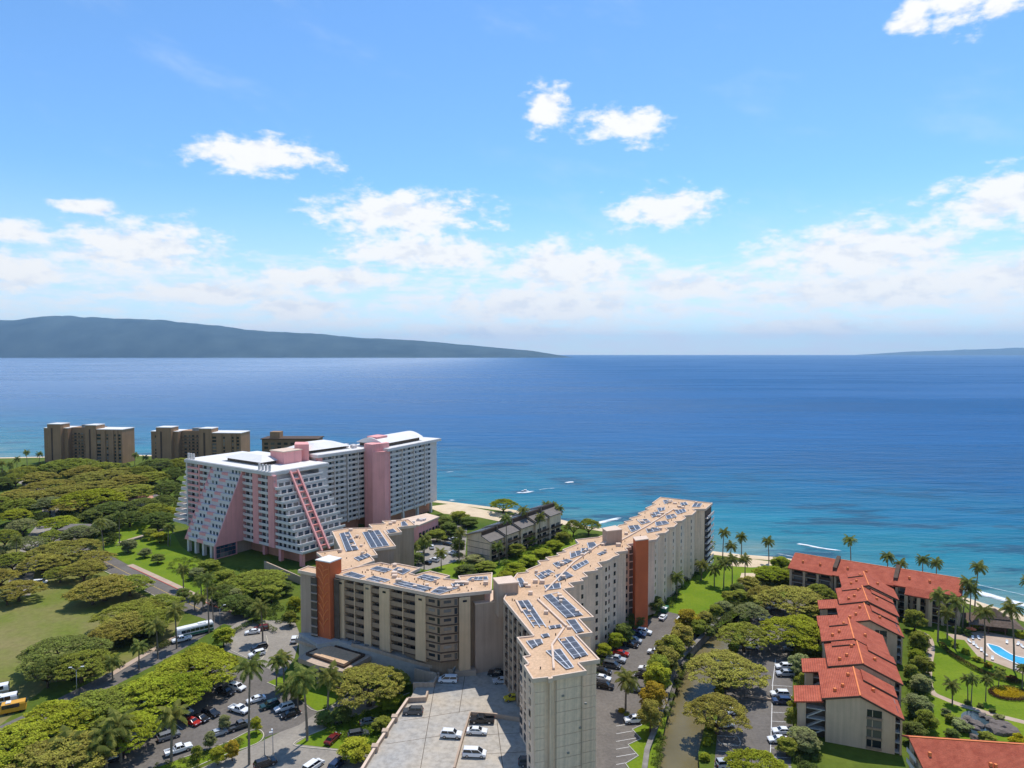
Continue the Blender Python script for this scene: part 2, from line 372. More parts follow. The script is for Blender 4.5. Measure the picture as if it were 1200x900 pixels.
# tiled roofs: courses of red tile as fine relief
def tile_mat(name, c1, c2):
    m = mat(name, c1, 0.85, scale=0.5, col2=c2, spec=0.2, detail=9, fine=0.35, streak=0.15)
    t = m.node_tree; b = t.nodes['Principled BSDF']
    tcn = t.nodes.new('ShaderNodeTexCoord')
    w = t.nodes.new('ShaderNodeTexWave'); w.wave_type = 'BANDS'; w.bands_direction = 'Z'; w.inputs['Scale'].default_value = 3.2; w.inputs['Distortion'].default_value = 1.5
    w.inputs['Detail'].default_value = 2
    t.links.new(tcn.outputs['Object'], w.inputs['Vector'])
    bp = t.nodes.new('ShaderNodeBump'); bp.inputs['Strength'].default_value = 0.6; bp.inputs['Distance'].default_value = 0.12
    t.links.new(w.outputs['Fac'], bp.inputs['Height']); t.links.new(bp.outputs[0], b.inputs['Normal'])
    w2 = t.nodes.new('ShaderNodeMapRange'); w2.inputs[3].default_value = 0.74; w2.inputs[4].default_value = 1.06; t.links.new(w.outputs['Fac'], w2.inputs[0]); m3 = t.nodes.new('ShaderNodeMix'); m3.data_type = 'RGBA'; m3.blend_type = 'MULTIPLY'; m3.inputs[0].default_value = 1.0
    t.links.new(b.inputs['Base Color'].links[0].from_socket, m3.inputs[6]); t.links.new(w2.outputs[0], m3.inputs[7]); t.links.new(m3.outputs[2], b.inputs['Base Color'])
    return m
tile_mat('red_tile', (0.42, 0.088, 0.047), (0.60, 0.155, 0.085))
for nm in ('glass_dark', 'glass_blue'):                 # some rooms have pale curtains drawn
    t = MATS[nm].node_tree; b = t.nodes['Principled BSDF']; oi = t.nodes.new('ShaderNodeObjectInfo'); mr = t.nodes.new('ShaderNodeMapRange'); mr.inputs[1].default_value = 0.55; mr.inputs[2].default_value = 1.0; t.links.new(oi.outputs['Random'], mr.inputs[0])
    mx = t.nodes.new('ShaderNodeMix'); mx.data_type = 'RGBA'; t.links.new(mr.outputs[0], mx.inputs[0]); t.links.new(b.inputs['Base Color'].links[0].from_socket, mx.inputs[6]); mx.inputs[7].default_value = (0.26, 0.23, 0.20, 1); t.links.new(mx.outputs[2], b.inputs['Base Color'])

def water_mat(name, nodes_col, rough=0.12, bump=0.3, scales=((0.08, 3), (0.5, 2)), spec=0.5):
    m = bpy.data.materials.new(name); m.use_nodes = True; MATS[name] = m
    return m
# ------------------------------------------------------------------ the setting: sea, land, islands
def sea_material():
    m = bpy.data.materials.new('sea_water'); m.use_nodes = True; t = m.node_tree; b = t.nodes['Principled BSDF']
    L = t.links.new
    g = t.nodes.new('ShaderNodeNewGeometry')
    def mn(op, a, b_=None):
        n = t.nodes.new('ShaderNodeMath'); n.operation = op
        for i, v in enumerate((a, b_)):
            if v is None: continue
            if isinstance(v, (int, float)): n.inputs[i].default_value = v
            else: L(v, n.inputs[i])
        return n.outputs[0]
    def nz(scale, stretch, det=4, rough=0.6):
        mp = t.nodes.new('ShaderNodeMapping'); mp.inputs['Rotation'].default_value = (0, 0, R(-28)); mp.inputs['Scale'].default_value = stretch
        L(g.outputs['Position'], mp.inputs['Vector'])
        n = t.nodes.new('ShaderNodeTexNoise'); n.inputs['Scale'].default_value = scale; n.inputs['Detail'].default_value = det; n.inputs['Roughness'].default_value = rough
        L(mp.outputs[0], n.inputs['Vector']); return n.outputs['Fac']
    s = t.nodes.new('ShaderNodeSeparateXYZ'); L(g.outputs['Position'], s.inputs[0])
    off = mn('SUBTRACT', mn('ADD', mn('MULTIPLY', s.outputs[0], 0.5), mn('MULTIPLY', s.outputs[1], 0.866)), 318.0)
    reef = nz(0.012, (0.6, 1.0, 1.0), 6); reef2 = nz(0.05, (0.5, 1.3, 1.0), 5)
    offn = mn('ADD', off, mn('ADD', mn('MULTIPLY', mn('SUBTRACT', reef, 0.5), 170.0), mn('MULTIPLY', mn('SUBTRACT', reef2, 0.5), 70.0)))
    lg = mn('MULTIPLY', mn('LOGARITHM', mn('MAXIMUM', mn('ADD', offn, 40.0), 10.0), 10.0), 0.25)
    rp = t.nodes.new('ShaderNodeValToRGB'); L(lg, rp.inputs[0]); e = rp.color_ramp.elements
    def st(o): return math.log10(o+40.0)*0.25
    stops = [(-20, (0.160, 0.240, 0.220)), (10, (0.050, 0.190, 0.220)), (60, (0.010, 0.165, 0.228)), (150, (0.004, 0.124, 0.226)), (290, (0.003, 0.092, 0.226)),
             (700, (0.003, 0.086, 0.230)), (2500, (0.003, 0.090, 0.240)), (9000, (0.003, 0.092, 0.245))]
    e[0].position = st(stops[0][0]); e[0].color = (*stops[0][1], 1); e[1].position = st(stops[-1][0]); e[1].color = (*stops[-1][1], 1)
    for o, c in stops[1:-1]:
        k = e.new(st(o)); k.color = (*c, 1)
    wind = nz(0.0022, (0.35, 1.6, 1.0), 5, 0.65)
    # dark coral heads and pale sand pockets over the shallow reef
    hd_ = t.nodes.new('ShaderNodeMapRange'); hd_.interpolation_type = 'SMOOTHSTEP'; hd_.inputs[1].default_value = 0.50; hd_.inputs[2].default_value = 0.62; L(nz(0.032, (0.45, 1.2, 1.0), 7, 0.68), hd_.inputs[0])
    sh_ = t.nodes.new('ShaderNodeMapRange'); sh_.interpolation_type = 'SMOOTHSTEP'; sh_.inputs[1].default_value = 420; sh_.inputs[2].default_value = 30; L(off, sh_.inputs[0])
    mxr = t.nodes.new('ShaderNodeMix'); mxr.data_type = 'RGBA'; L(mn('MULTIPLY', mn('MULTIPLY', hd_.outputs[0], sh_.outputs[0]), 0.80), mxr.inputs[0]); L(rp.outputs[0], mxr.inputs[6]); mxr.inputs[7].default_value = (0.010, 0.055, 0.105, 1)
    hv = t.nodes.new('ShaderNodeHueSaturation'); L(mxr.outputs[2], hv.inputs['Color'])
    mr = t.nodes.new('ShaderNodeMapRange'); mr.inputs[1].default_value = 0.3; mr.inputs[2].default_value = 0.7; mr.inputs[3].default_value = 0.66; mr.inputs[4].default_value = 1.36
    L(mn('ADD', mn('ADD', mn('MULTIPLY', wind, 0.40), mn('MULTIPLY', nz(0.02, (0.30, 1.9, 1), 6, 0.7), 0.35)), mn('MULTIPLY', nz(0.13, (0.30, 1.8, 1), 5, 0.7), 0.25)), mr.inputs[0]); L(mr.outputs[0], hv.inputs['Value'])
    pass
    r2 = t.nodes.new('ShaderNodeMapRange'); r2.inputs[1].default_value = 0.35; r2.inputs[2].default_value = 0.65; r2.inputs[3].default_value = 0.22; r2.inputs[4].default_value = 0.36
    L(wind, r2.inputs[0])
    b.inputs['IOR'].default_value = 1.333
    lee = t.nodes.new('ShaderNodeMapRange'); lee.interpolation_type = 'SMOOTHSTEP'; lee.inputs[1].default_value = 700; lee.inputs[2].default_value = -1500; lee.inputs[3].default_value = 0.15; lee.inputs[4].default_value = 0.85
    L(mn('ADD', s.outputs[0], mn('MULTIPLY', mn('SUBTRACT', wind, 0.5), 1800.0)), lee.inputs[0]); pass   # calmer, shinier water in the lee of the island
    h = mn('ADD', mn('ADD', mn('MULTIPLY', nz(0.05, (0.4, 1.5, 1), 3), 3.2), mn('MULTIPLY', nz(0.22, (0.5, 1.4, 1), 4), 0.9)), mn('MULTIPLY', nz(1.1, (0.6, 1.3, 1), 4), 0.25))
    bp = t.nodes.new('ShaderNodeBump'); bp.inputs['Strength'].default_value = 0.65; bp.inputs['Distance'].default_value = 1.0
    L(h, bp.inputs['Height'])
    # wind-roughened water: diffuse body colour under a reflection that the wave slopes keep well below a mirror's
    t.nodes.remove(b); df = t.nodes.new('ShaderNodeBsdfDiffuse'); gl = t.nodes.new('ShaderNodeBsdfGlossy'); ms = t.nodes.new('ShaderNodeMixShader'); fr = t.nodes.new('ShaderNodeFresnel'); fr.inputs['IOR'].default_value = 1.333
    for q in (df, gl, fr): L(bp.outputs[0], q.inputs['Normal'])
    L(hv.outputs[0], df.inputs['Color']); L(r2.outputs[0], gl.inputs['Roughness'])
    L(mn('MULTIPLY', fr.outputs[0], lee.outputs[0]), ms.inputs[0]); L(df.outputs[0], ms.inputs[1]); L(gl.outputs[0], ms.inputs[2])
    L(ms.outputs[0], t.nodes['Material Output'].inputs['Surface'])
    return m
SEA_Z = -3.0
tag(MB().sheet([(-40000, -2000), (40000, -2000), (40000, 38000), (-40000, 38000)], SEA_Z).build('sea_water', sea_material()), 'blue sea running out to the horizon, turquoise along the reef', 'sea', kind='structure')

def island(name, label, prof, y0, y1, nx, ny, seed, amp):
    r = np.random.default_rng(seed)
    xs = np.linspace(prof[0][0], prof[-1][0], nx); v = []
    kx = [(r.uniform(2, 9)/3000*(1.7**o), r.uniform(0.5, 3)/3000*(1.7**o), r.uniform(0, 6.28), 1/(1.75**o)) for o in range(6) for _ in range(2)]
    for j in range(ny):
        t = j/(ny-1); y = y0+(y1-y0)*t
        env = math.sin(min(1, t/0.82)*math.pi/2)**0.8 if t < 0.82 else math.cos((t-0.82)/0.18*math.pi/2)
        for x in xs:
            rg = float(np.interp(x, [p[0] for p in prof], [p[1] for p in prof]))
            nn = sum(a*math.sin(x*fx+y*fy*0.6+ph) for fx, fy, ph, a in kx)
            z = rg*env*(1+amp*nn*(1-0.75*env))-30*(1-env)
            v.append((x, y, max(-4.5, z) if rg > 3 else -4.5))
    f = [(j*nx+i, j*nx+i+1, (j+1)*nx+i+1, (j+1)*nx+i) for j in range(ny-1) for i in range(nx-1)]
    o = MB().add(v, f).build(name, MATS['hill_haze_blue'], smooth=True)
    return tag(o, label, 'island', kind='structure')
mat('hill_haze_blue', (0.022, 0.046, 0.060), 0.95, scale=0.0016, col2=(0.066, 0.098, 0.104), spec=0.05, detail=9)  # blue of distant haze mixed into the islands' base colour
D = 16500.0
def ipx(px, h, D=D): return ((px-600)/800*D, (CAM_H+h/800*D) if h > 0 else 0)
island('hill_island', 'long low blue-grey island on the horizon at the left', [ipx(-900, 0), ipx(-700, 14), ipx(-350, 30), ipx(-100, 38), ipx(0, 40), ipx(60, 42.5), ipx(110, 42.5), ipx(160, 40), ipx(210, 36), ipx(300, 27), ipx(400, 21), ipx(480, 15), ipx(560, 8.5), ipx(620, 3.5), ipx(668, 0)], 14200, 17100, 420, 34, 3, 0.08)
D2 = 33000.0
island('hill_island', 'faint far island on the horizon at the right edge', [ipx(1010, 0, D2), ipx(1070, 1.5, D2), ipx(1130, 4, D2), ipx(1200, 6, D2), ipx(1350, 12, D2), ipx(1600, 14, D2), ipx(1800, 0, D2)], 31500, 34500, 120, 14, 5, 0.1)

COAST = [(-1500, 900), (-800, 640), (-443, 585), (-330, 600), (-240, 590), (-190, 545), (-140, 490), (-95, 448), (-60, 420), (-40, 410), (-20, 399), (0, 388), (22, 366), (34, 354), (55, 340), (75, 318), (88, 307), (100, 301),
         (118, 296), (135, 287), (152, 272), (163, 254), (171, 236), (180, 218), (220, 180), (320, 120), (600, 40)]
CAN_R = [(20, -300), (33, 110), (42, 150), (51.5, 173), (60, 191), (69, 211), (78, 229), (90, 250)]
CAN_L = [(84, 251), (77, 238), (68.7, 224), (48.5, 194), (40, 172), (31, 150), (20, 110), (4, -300)]
land_poly = COAST+[(600, -300)]+CAN_R+CAN_L+[(-1500, -300)]
tag(MB().prism(land_poly, -6.0, 0.0).build('ground', MATS['grass']), 'grassy coastal ground', 'ground', kind='structure')
mb = MB(); Lc = [Vector(p) for p in COAST]
for i in range(len(Lc)-1):
    def nrm(k):
        d = (Lc[min(k+1, len(Lc)-1)]-Lc[max(k-1, 0)]).normalized(); return Vector((-d.y, d.x))
    a, b = Lc[i], Lc[i+1]; na, nb2 = nrm(i), nrm(i+1)
    wa = 11+4*math.sin(i*1.7); wb = 11+4*math.sin((i+1)*1.7)
    mb.add([(*(a-na*4), 0.03), (*(b-nb2*4), 0.03), (*(b+nb2*1.5), 0.06), (*(a+na*1.5), 0.06), (*(b+nb2*wb), -3.7), (*(a+na*wa), -3.7)], [(0,1,2,3), (3,2,4,5)])
tag(mb.build('beach_sand', MATS['sand'], smooth=True), 'strip of sandy beach along the shore', 'beach', kind='structure')
mb = MB().prism(PL([(500, 594), (530, 590), (570, 598), (612, 606), (600, 614), (560, 606), (520, 602)], 0), -1.0, 0.05)
mb.prism(PL([(848, 656), (880, 655), (902, 658), (905, 664), (880, 665), (850, 663)], 0), -1.0, 0.05)
mb.prism([(84, 249), (92, 249), (99, 262), (102, 276), (94, 276), (88, 262)], -1.0, 0.045)
tag(mb.build('sand_patch', MATS['sand']), 'pale sand behind the surf and at the canal mouth', 'sand', kind='structure')

# canal
def simple_water(name, c, c2, rough, bump, scale):
    m = mat(name, c, rough, scale=0.06, col2=c2, spec=0.5, bump=bump, bscale=scale)
    return m
simple_water('canal_water', (0.120, 0.098, 0.040), (0.180, 0.145, 0.068), 0.22, 0.25, 1.2); MATS['canal_water'].node_tree.nodes['Principled BSDF'].inputs['Specular IOR Level'].default_value = 0.18
tag(MB().sheet([(p[0]+0.5, p[1]) for p in CAN_R]+[(p[0]-0.5, p[1]) for p in CAN_L], -1.9).build('canal_water', MATS['canal_water']), 'still olive-brown canal water between the two car parks', 'canal', kind='structure')
w = empty('canal_wall', (48.5, 194, 0)); tag(w, 'dark stone wall along the left bank of the canal', 'wall')
mb = MB(); strip(mb, [(p[0]-48.5, p[1]-194) for p in [(x-0.55, y) for x, y in CAN_L[1:7]]], 1.0, -2.6, 0.75); mb.build('wall_face', MATS['stone_wall'], w)
mb = MB(); strip(mb, [(p[0]-48.5, p[1]-194) for p in [(x-0.55, y) for x, y in CAN_L[1:7]]], 1.2, 0.75, 0.9); mb.build('coping', MATS['stone_wall'], w)

def sheet(name, pts, z, m, px=True, label=None, cat=None):
    o = MB().sheet(PL(pts) if px else pts, z).build(name, MATS[m]); return tag(o, label, cat, kind='structure')
sheet('grass_park', [(-120, 640), (40, 635), (90, 650), (150, 688), (215, 722), (195, 755), (120, 792), (60, 800), (0, 850), (-150, 880)], 0.004, 'park_grass', label='open park lawn with worn brown patches', cat='lawn')
sheet('grass_lawn', [(118, 640), (150, 612), (190, 602), (212, 640), (262, 678), (310, 694), (292, 706), (236, 704), (150, 662)], 0.006, 'lawn', label='bright lawn in front of the pink hotel', cat='lawn')
sheet('grass_lawn', [(495, 668), (556, 655), (590, 660), (655, 618), (700, 636), (640, 668), (600, 690), (540, 690)], 0.006, 'lawn', label='bright courtyard lawn behind the condominium', cat='lawn')
sheet('grass_lawn', [(779, 716), (806, 724), (840, 736), (880, 712), (905, 690), (900, 664), (850, 660), (800, 662), (770, 690)], 0.006, 'lawn', label='bright lawn between the grey condominium and the canal', cat='lawn')
sheet('grass_lawn', [(1066, 735), (1100, 738), (1150, 768), (1215, 806), (1215, 905), (1070, 905), (1064, 800)], 0.006, 'lawn', label='smooth curving lawn beside the swimming pool', cat='lawn')
sheet('road', [], 0, 'asphalt') if False else None
def road(name, pts, width, z, m, label, cat='road'):
    mb = MB(); strip(mb, smoothline(PL(pts), 6), width, z); return tag(mb.build(name, MATS[m]), label, cat, kind='structure')
road('road', [(60, 625), (100, 645), (150, 672), (190, 692), (235, 714), (285, 728)], 9.0, 0.010, 'asphalt', 'grey road curving in past the park below the pink hotel')
road('road', [(262, 722), (238, 737), (205, 757), (170, 776), (125, 799), (60, 832), (-40, 880)], 8.0, 0.014, 'asphalt', 'narrow road where the bus drives, along the park')
road('road', [(20, 700), (30, 660), (42, 630), (60, 600), (40, 570), (10, 560)], 8.0, 0.012, 'old_asphalt', 'pale road winding between the far-left trees')
road('pavement', [(152, 662), (200, 684), (240, 703), (275, 716)], 2.6, 0.11, 'pavement', 'pale footpath beside the road below the hotel lawn', 'footpath')
mb = MB(); strip(mb, smoothline(PL([(152, 664.3), (200, 686.5), (240, 705.8), (272, 718)]), 6), 0.35, 0.0, 0.13); tag(mb.build('kerb', MATS['red_kerb_mat']), 'red painted kerb of the road below the hotel lawn', 'kerb', kind='structure')
mb = MB(); strip(mb, smoothline(PL([(120, 668), (165, 690), (215, 716)]), 6), 0.3, 0.0, 0.12); tag(mb.build('kerb', MATS['kerb_mat']), 'pale kerb along the park side of the road', 'kerb', kind='structure')
road('pavement', [(128, 792), (165, 770), (200, 750), (230, 732)], 2.0, 0.11, 'pavement', 'reddish footpath on the park side of the bus road', 'footpath')
mb = MB(); strip(mb, smoothline(PL([(100, 646), (150, 672), (190, 692), (235, 714)]), 6), 0.16, 0.016); tag(mb.build('road_marking', MATS['paint_yellow']), 'yellow centre line on the road below the hotel', 'marking', kind='structure')
sheet('asphalt_lot', [(266, 738), (282, 727), (345, 727), (352, 745), (345, 772), (330, 792), (300, 776), (262, 762)], 0.018, 'old_asphalt', label='entrance court in front of the condominium lobby', cat='car park')
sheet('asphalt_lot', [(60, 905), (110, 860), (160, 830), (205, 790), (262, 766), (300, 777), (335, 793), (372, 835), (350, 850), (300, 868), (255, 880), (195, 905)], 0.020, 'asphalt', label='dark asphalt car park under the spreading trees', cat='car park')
sheet('asphalt_lot', [(190, 920), (300, 872), (372, 836), (425, 806), (470, 812), (440, 850), (425, 905), (420, 950), (200, 960)], 0.016, 'old_asphalt', label='pale driveway running to the condominium entrance', cat='driveway')
sheet('grass_island', [(150, 912), (215, 888), (262, 872), (290, 858), (303, 855), (309, 862), (300, 872), (255, 888), (180, 920)], 0.026, 'lawn', label='grass strip between the car park and the driveway', cat='lawn')
sheet('grass_island', [(313, 800), (330, 792), (362, 788), (408, 800), (405, 815), (372, 834), (345, 815)], 0.026, 'lawn', label='planted island between car park and lobby', cat='lawn')
sheet('grass_island', [(346, 872), (362, 862), (410, 842), (480, 812), (478, 830), (455, 862), (440, 885), (400, 878)], 0.026, 'lawn', label='grass under the flat-topped tree beside the deck wall', cat='lawn')
def kerbline(pts, label, h=0.14, w_=0.22, m='kerb_mat', closed=False):
    q = smoothline(PL(pts+([pts[0]] if closed else [])), 4); mb = MB(); strip(mb, q, w_, 0.0, h); return tag(mb.build('kerb', MATS[m]), label, 'kerb', kind='structure')
kerbline([(215, 888), (262, 872), (290, 858), (303, 855), (309, 862), (300, 872), (255, 888), (200, 912)], 'yellowed kerb round the grass strip by the driveway')
kerbline([(313, 800), (345, 815), (372, 834), (405, 815), (408, 800), (362, 788)], 'pale kerb round the planted island by the lobby')
kerbline([(480, 812), (410, 842), (362, 862), (346, 870), (350, 875), (400, 880), (440, 887)], 'pale kerb round the grass beneath the flat-topped tree')
kerbline([(270, 762), (300, 775), (310, 768), (314, 757), (312, 745)], 'curved kerb round the small entrance car park')
sheet('asphalt_lot', [(488, 645), (498, 618), (520, 610), (548, 612), (545, 655), (500, 668), (488, 665)], 0.018, 'old_asphalt', label='small car park beside the grey gabled condos', cat='car park')
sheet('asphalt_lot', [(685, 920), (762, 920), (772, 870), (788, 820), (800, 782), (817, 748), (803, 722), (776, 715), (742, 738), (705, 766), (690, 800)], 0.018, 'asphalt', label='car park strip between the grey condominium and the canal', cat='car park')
sheet('grass_island', [(745, 838), (752, 850), (741, 855), (751, 866), (736, 873), (748, 886), (733, 895), (742, 920), (766, 920), (775, 870), (782, 838), (770, 830)], 0.026, 'lawn', label='grass wedge under the golden trees by the canal wall', cat='lawn')
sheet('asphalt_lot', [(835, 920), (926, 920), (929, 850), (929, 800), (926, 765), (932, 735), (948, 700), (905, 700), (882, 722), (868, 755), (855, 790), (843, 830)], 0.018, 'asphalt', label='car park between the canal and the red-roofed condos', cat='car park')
# stall lines
mb = MB()
for k in range(11):
    y = 803+k*10.5
    a, b = P2(903.5+0.2*(y-800)/10*0, y), P2(928, y+1.5); mb.add([(a[0], a[1]-0.06, 0.024), (b[0], b[1]-0.06, 0.024), (b[0], b[1]+0.06, 0.024), (a[0], a[1]+0.06, 0.024)], [(0,1,2,3)])
strip(mb, PL([(902, 905), (904, 850), (905.5, 800), (909, 772)]), 0.14, 0.028)
for k in range(6):
    y = 862+k*9
    a, b = P2(841, y), P2(863, y+1.5); mb.add([(a[0], a[1]-0.06, 0.024), (b[0], b[1]-0.06, 0.024), (b[0], b[1]+0.06, 0.024), (a[0], a[1]+0.06, 0.024)], [(0,1,2,3)])
for k in range(8):
    y = 848+k*9
    a, b = P2(722, y+3), P2(745, y-1); mb.add([(a[0], a[1]-0.06, 0.024), (b[0], b[1]-0.06, 0.024), (b[0], b[1]+0.06, 0.024), (a[0], a[1]+0.06, 0.024)], [(0,1,2,3)])
for (x, y) in [(289, 826), (307, 829), (324, 835), (345, 842), (258, 812), (272, 816), (240, 846), (228, 850), (214, 855), (200, 858), (184, 862), (168, 868)]:
    a, b = P2(x, y), P2(x+ (9 if x > 285 else -9), y-7); strip(mb, [a, b], 0.12, 0.026)
tag(mb.build('road_marking', MATS['paint_white']), 'white painted parking stall lines', 'marking', kind='structure')
mb = MB(); strip(mb, PL([(745, 838), (752, 850), (741, 855), (751, 866), (736, 873), (748, 886), (733, 895), (742, 908)]), 0.22, 0.0, 0.14); tag(mb.build('kerb', MATS['concrete']), 'stepped kerb of the car park by the canal trees', 'kerb', kind='structure')
kerbline([(841, 867), (846, 872), (866, 874), (866, 866), (860, 861)], 'white kerb round the planted island by the canal', closed=False, m='concrete')
mb = MB(); strip(mb, smoothline(PL([(1075, 739), (1087, 746), (1091, 759), (1088.6, 777), (1087.4, 795), (1091.5, 810.5), (1107, 818.7), (1125, 825.7), (1144, 831.5), (1163, 837), (1215, 850)]), 6), 2.0, 0.012)
tag(mb.build('path', MATS['pavement']), 'winding pale footpath across the poolside lawn', 'footpath', kind='structure')
sheet('pool_deck', [(1108, 742), (1124, 744), (1150, 739), (1215, 752), (1215, 800), (1196, 788), (1170, 778), (1146, 770), (1128, 756)], 0.010, 'pavement', label='pinkish paved pool deck', cat='pool deck')
sheet('grass_bed', [(1110, 748), (1130, 750), (1148, 772), (1196, 790), (1215, 800), (1215, 812), (1160, 792), (1125, 770)], 0.014, 'lawn', label='planting bed between pool deck and hedge', cat='planting bed')

# foam on the breaking waves
def foam_mat():
    m = mat('foam', (0.80, 0.82, 0.83), 0.9, var=0.04, spec=0.1); t = m.node_tree; b = t.nodes['Principled BSDF']
    g = t.nodes.new('ShaderNodeNewGeometry'); n = t.nodes.new('ShaderNodeTexNoise'); n.inputs['Scale'].default_value = 0.22; n.inputs['Detail'].default_value = 7; n.inputs['Roughness'].default_value = 0.7
    mp = t.nodes.new('ShaderNodeMapping'); mp.inputs['Rotation'].default_value = (0, 0, R(-30)); mp.inputs['Scale'].default_value = (0.5, 1.3, 1)
    t.links.new(g.outputs['Position'], mp.inputs[0]); t.links.new(mp.outputs[0], n.inputs['Vector'])
    at = t.nodes.new('ShaderNodeAttribute'); at.attribute_name = 'edge'
    ad = t.nodes.new('ShaderNodeMath'); ad.operation = 'ADD'; t.links.new(n.outputs['Fac'], ad.inputs[0]); t.links.new(at.outputs['Fac'], ad.inputs[1])
    r = t.nodes.new('ShaderNodeMapRange'); r.inputs[1].default_value = 0.80; r.inputs[2].default_value = 1.26; t.links.new(ad.outputs[0], r.inputs[0])
    t.links.new(r.outputs[0], b.inputs['Alpha']); return m
foam_mat()
def surf(pts, width, label, z=-2.9, peak=0.75):
    q = smoothline(PL(pts, z), 8); v = []; f = []; e = []; nA = 7
    q = [Vector(p) for p in q]
    for i, p in enumerate(q):
        d = (q[min(i+1, len(q)-1)]-q[max(i-1, 0)]).normalized(); n = Vector((-d.y, d.x))
        ends = min(1, min(i, len(q)-1-i)/4.0)
        for k in range(nA):
            t = k/(nA-1)-0.5; s = p+n*t*width
            v.append((s.x, s.y, z+0.35*max(0, 1-abs(t)*2.4)*ends)); e.append(peak*(1-abs(t)*2)**0.8*ends)
    for i in range(len(q)-1):
        for k in range(nA-1): f.append((i*nA+k, (i+1)*nA+k, (i+1)*nA+k+1, i*nA+k+1))
    o = MB().add(v, f).build('surf_foam', MATS['foam'], smooth=True)
    at = o.data.attributes.new('edge', 'FLOAT', 'POINT'); at.data.foreach_set('value', e)
    return tag(o, label, 'surf', kind='stuff')
surf([(516, 590), (540, 593), (560, 598), (588, 603), (612, 606)], 12, 'white surf washing up the beach beside the pink hotel', peak=0.8)
surf([(524, 586), (535, 586.5)], 4, 'small breaking crest off the hotel beach', peak=0.9)
surf([(690, 616), (710, 611), (730, 606)], 7, 'white water showing beyond the condominium roof')
surf([(932, 637), (945, 639), (965, 643), (990, 646)], 4.0, 'thin breaking wave crest left of the red-roofed building', peak=0.85)
surf([(840, 646), (870, 651), (900, 658), (930, 660)], 7, 'thin wash along the shore behind the lawn palms', peak=0.5)
surf([(1120, 688), (1145, 694), (1170, 701), (1200, 709), (1260, 726)], 8, 'broad white breaker beyond the poolside palms', peak=0.9)
surf([(905, 648), (925, 652), (945, 656), (975, 661)], 5, 'second thin wash nearer the shore before the red roof', peak=0.5)
surf([(770, 628), (800, 634), (840, 640), (870, 645)], 4, 'faint swell line right of the condominium end', peak=0.42)
surf([(1130, 682), (1160, 689), (1200, 698), (1230, 706)], 4, 'outer swell crest beyond the broad breaker', peak=0.5)
surf([(1118, 700), (1150, 708), (1180, 719), (1215, 733)], 10, 'milky wash on the shore behind the thatched hut', peak=0.5)
surf([(604, 577), (614, 577.5), (628, 575)], 6, 'white wake boiling round the boat off the beach', z=-2.85, peak=0.8)
surf([(628, 575), (640, 573), (656, 572)], 4, 'fading trail behind the boat off the beach', z=-2.85, peak=0.55)
surf([(661, 566), (668, 565), (673, 565)], 5, 'small patch of white spray far off the beach', z=-2.85, peak=1.0)
surf([(518, 554), (535, 552.5)], 5, 'short whitecap near the end of the pink hotel', z=-2.85, peak=0.7)
# ------------------------------------------------------------------ building kit
class Thing:
    def __init__(s, name, base, label, cat, group=None):
        s.root = empty(name, base); s.b = Vector(base); tag(s.root, label, cat, group); s.cache = {}
    def part(s, name, mb, m, sub=None, smooth=False, kind=None):
        """mesh given in world coordinates, hung under the thing (or under one of its parts)"""
        o = mb.build(name, MATS[m], s.root if sub is None else sub, smooth, loc=(-s.b) if sub is None else None)
        if kind: o['kind'] = kind
        return o
    def shared(s, name, key, make, m, pos, ang, sub=None):
        if key not in s.cache: s.cache[key] = make().mesh(name, MATS[m])
        p = Vector(pos)
        if sub is None: return link(name, s.cache[key], s.root, p-s.b, ang)
        return link(name, s.cache[key], sub, p, ang)
class Face:
    """a wall line, left end A to right end B as seen from outside; y runs inward"""
    def __init__(s, A, B):
        s.A = Vector(A[:2]); s.B = Vector(B[:2]); s.e = (s.B-s.A).normalized(); s.n = Vector((-s.e.y, s.e.x)); s.L = (s.B-s.A).length
        s.ang = math.atan2(s.e.y, s.e.x)
    def at(s, x, y, z): p = s.A+s.e*x+s.n*y; return Vector((p.x, p.y, z))
    def quad(s, x0, x1, y0, y1): return [tuple(s.at(*q, 0)[:2]) for q in ((x0, y0), (x1, y0), (x1, y1), (x0, y1))]
    def sx(s, px, py=720):
        v = (450-py)/800.0; k = ((px-600)/800.0)/(math.cos(PITCH)+v*math.sin(PITCH))
        return (k*s.A.y-s.A.x)/(s.e.x-k*s.e.y)
def bx(x0, x1, y0, y1, z0, z1): return lambda: MB().box(x0, x1, y0, y1, z0, z1)
def window_mesh(w, h, d=0.14):
    return lambda: MB().box(-w/2, w/2, -0.02, d, 0, h)
def frame_mesh(w, h, t=0.12, d=0.12):
    def f():
        m = MB(); m.box(-w/2-t, -w/2, -0.08, d, -t, h+t); m.box(w/2, w/2+t, -0.08, d, -t, h+t)
        m.box(-w/2, w/2, -0.08, d, -t, 0); m.box(-w/2, w/2, -0.08, d, h, h+t); return m
    return f
def balconies(T, F, x0, x1, zs, depth, ph, m_par, m_win=None, win=None, slab=0.22, y0=0.0, m_slab=None, wy=None, label='balcony'):
    """one balcony per floor: parapet with its slab, and a window behind it"""
    w = x1-x0
    for z in zs:
        T.shared('balcony_parapet', ('bp', round(w, 2), ph, depth, m_par), bx(0, w, 0, 0.16, 0, ph), m_par, F.at(x0, y0, z), F.ang)
        T.shared('balcony_slab', ('bs', round(w, 2), depth, slab, m_slab), bx(0.02, w-0.02, 0.02, depth, -slab, 0), m_slab or m_par, F.at(x0, y0, z), F.ang)
        if win:
            n, ww, wh = win
            for k in range(n):
                T.shared('window', ('w', ww, wh, m_win), window_mesh(ww, wh), m_win, F.at(x0+w*(k+0.5)/n, (y0+depth if wy is None else wy)-0.08, z+0.15), F.ang)

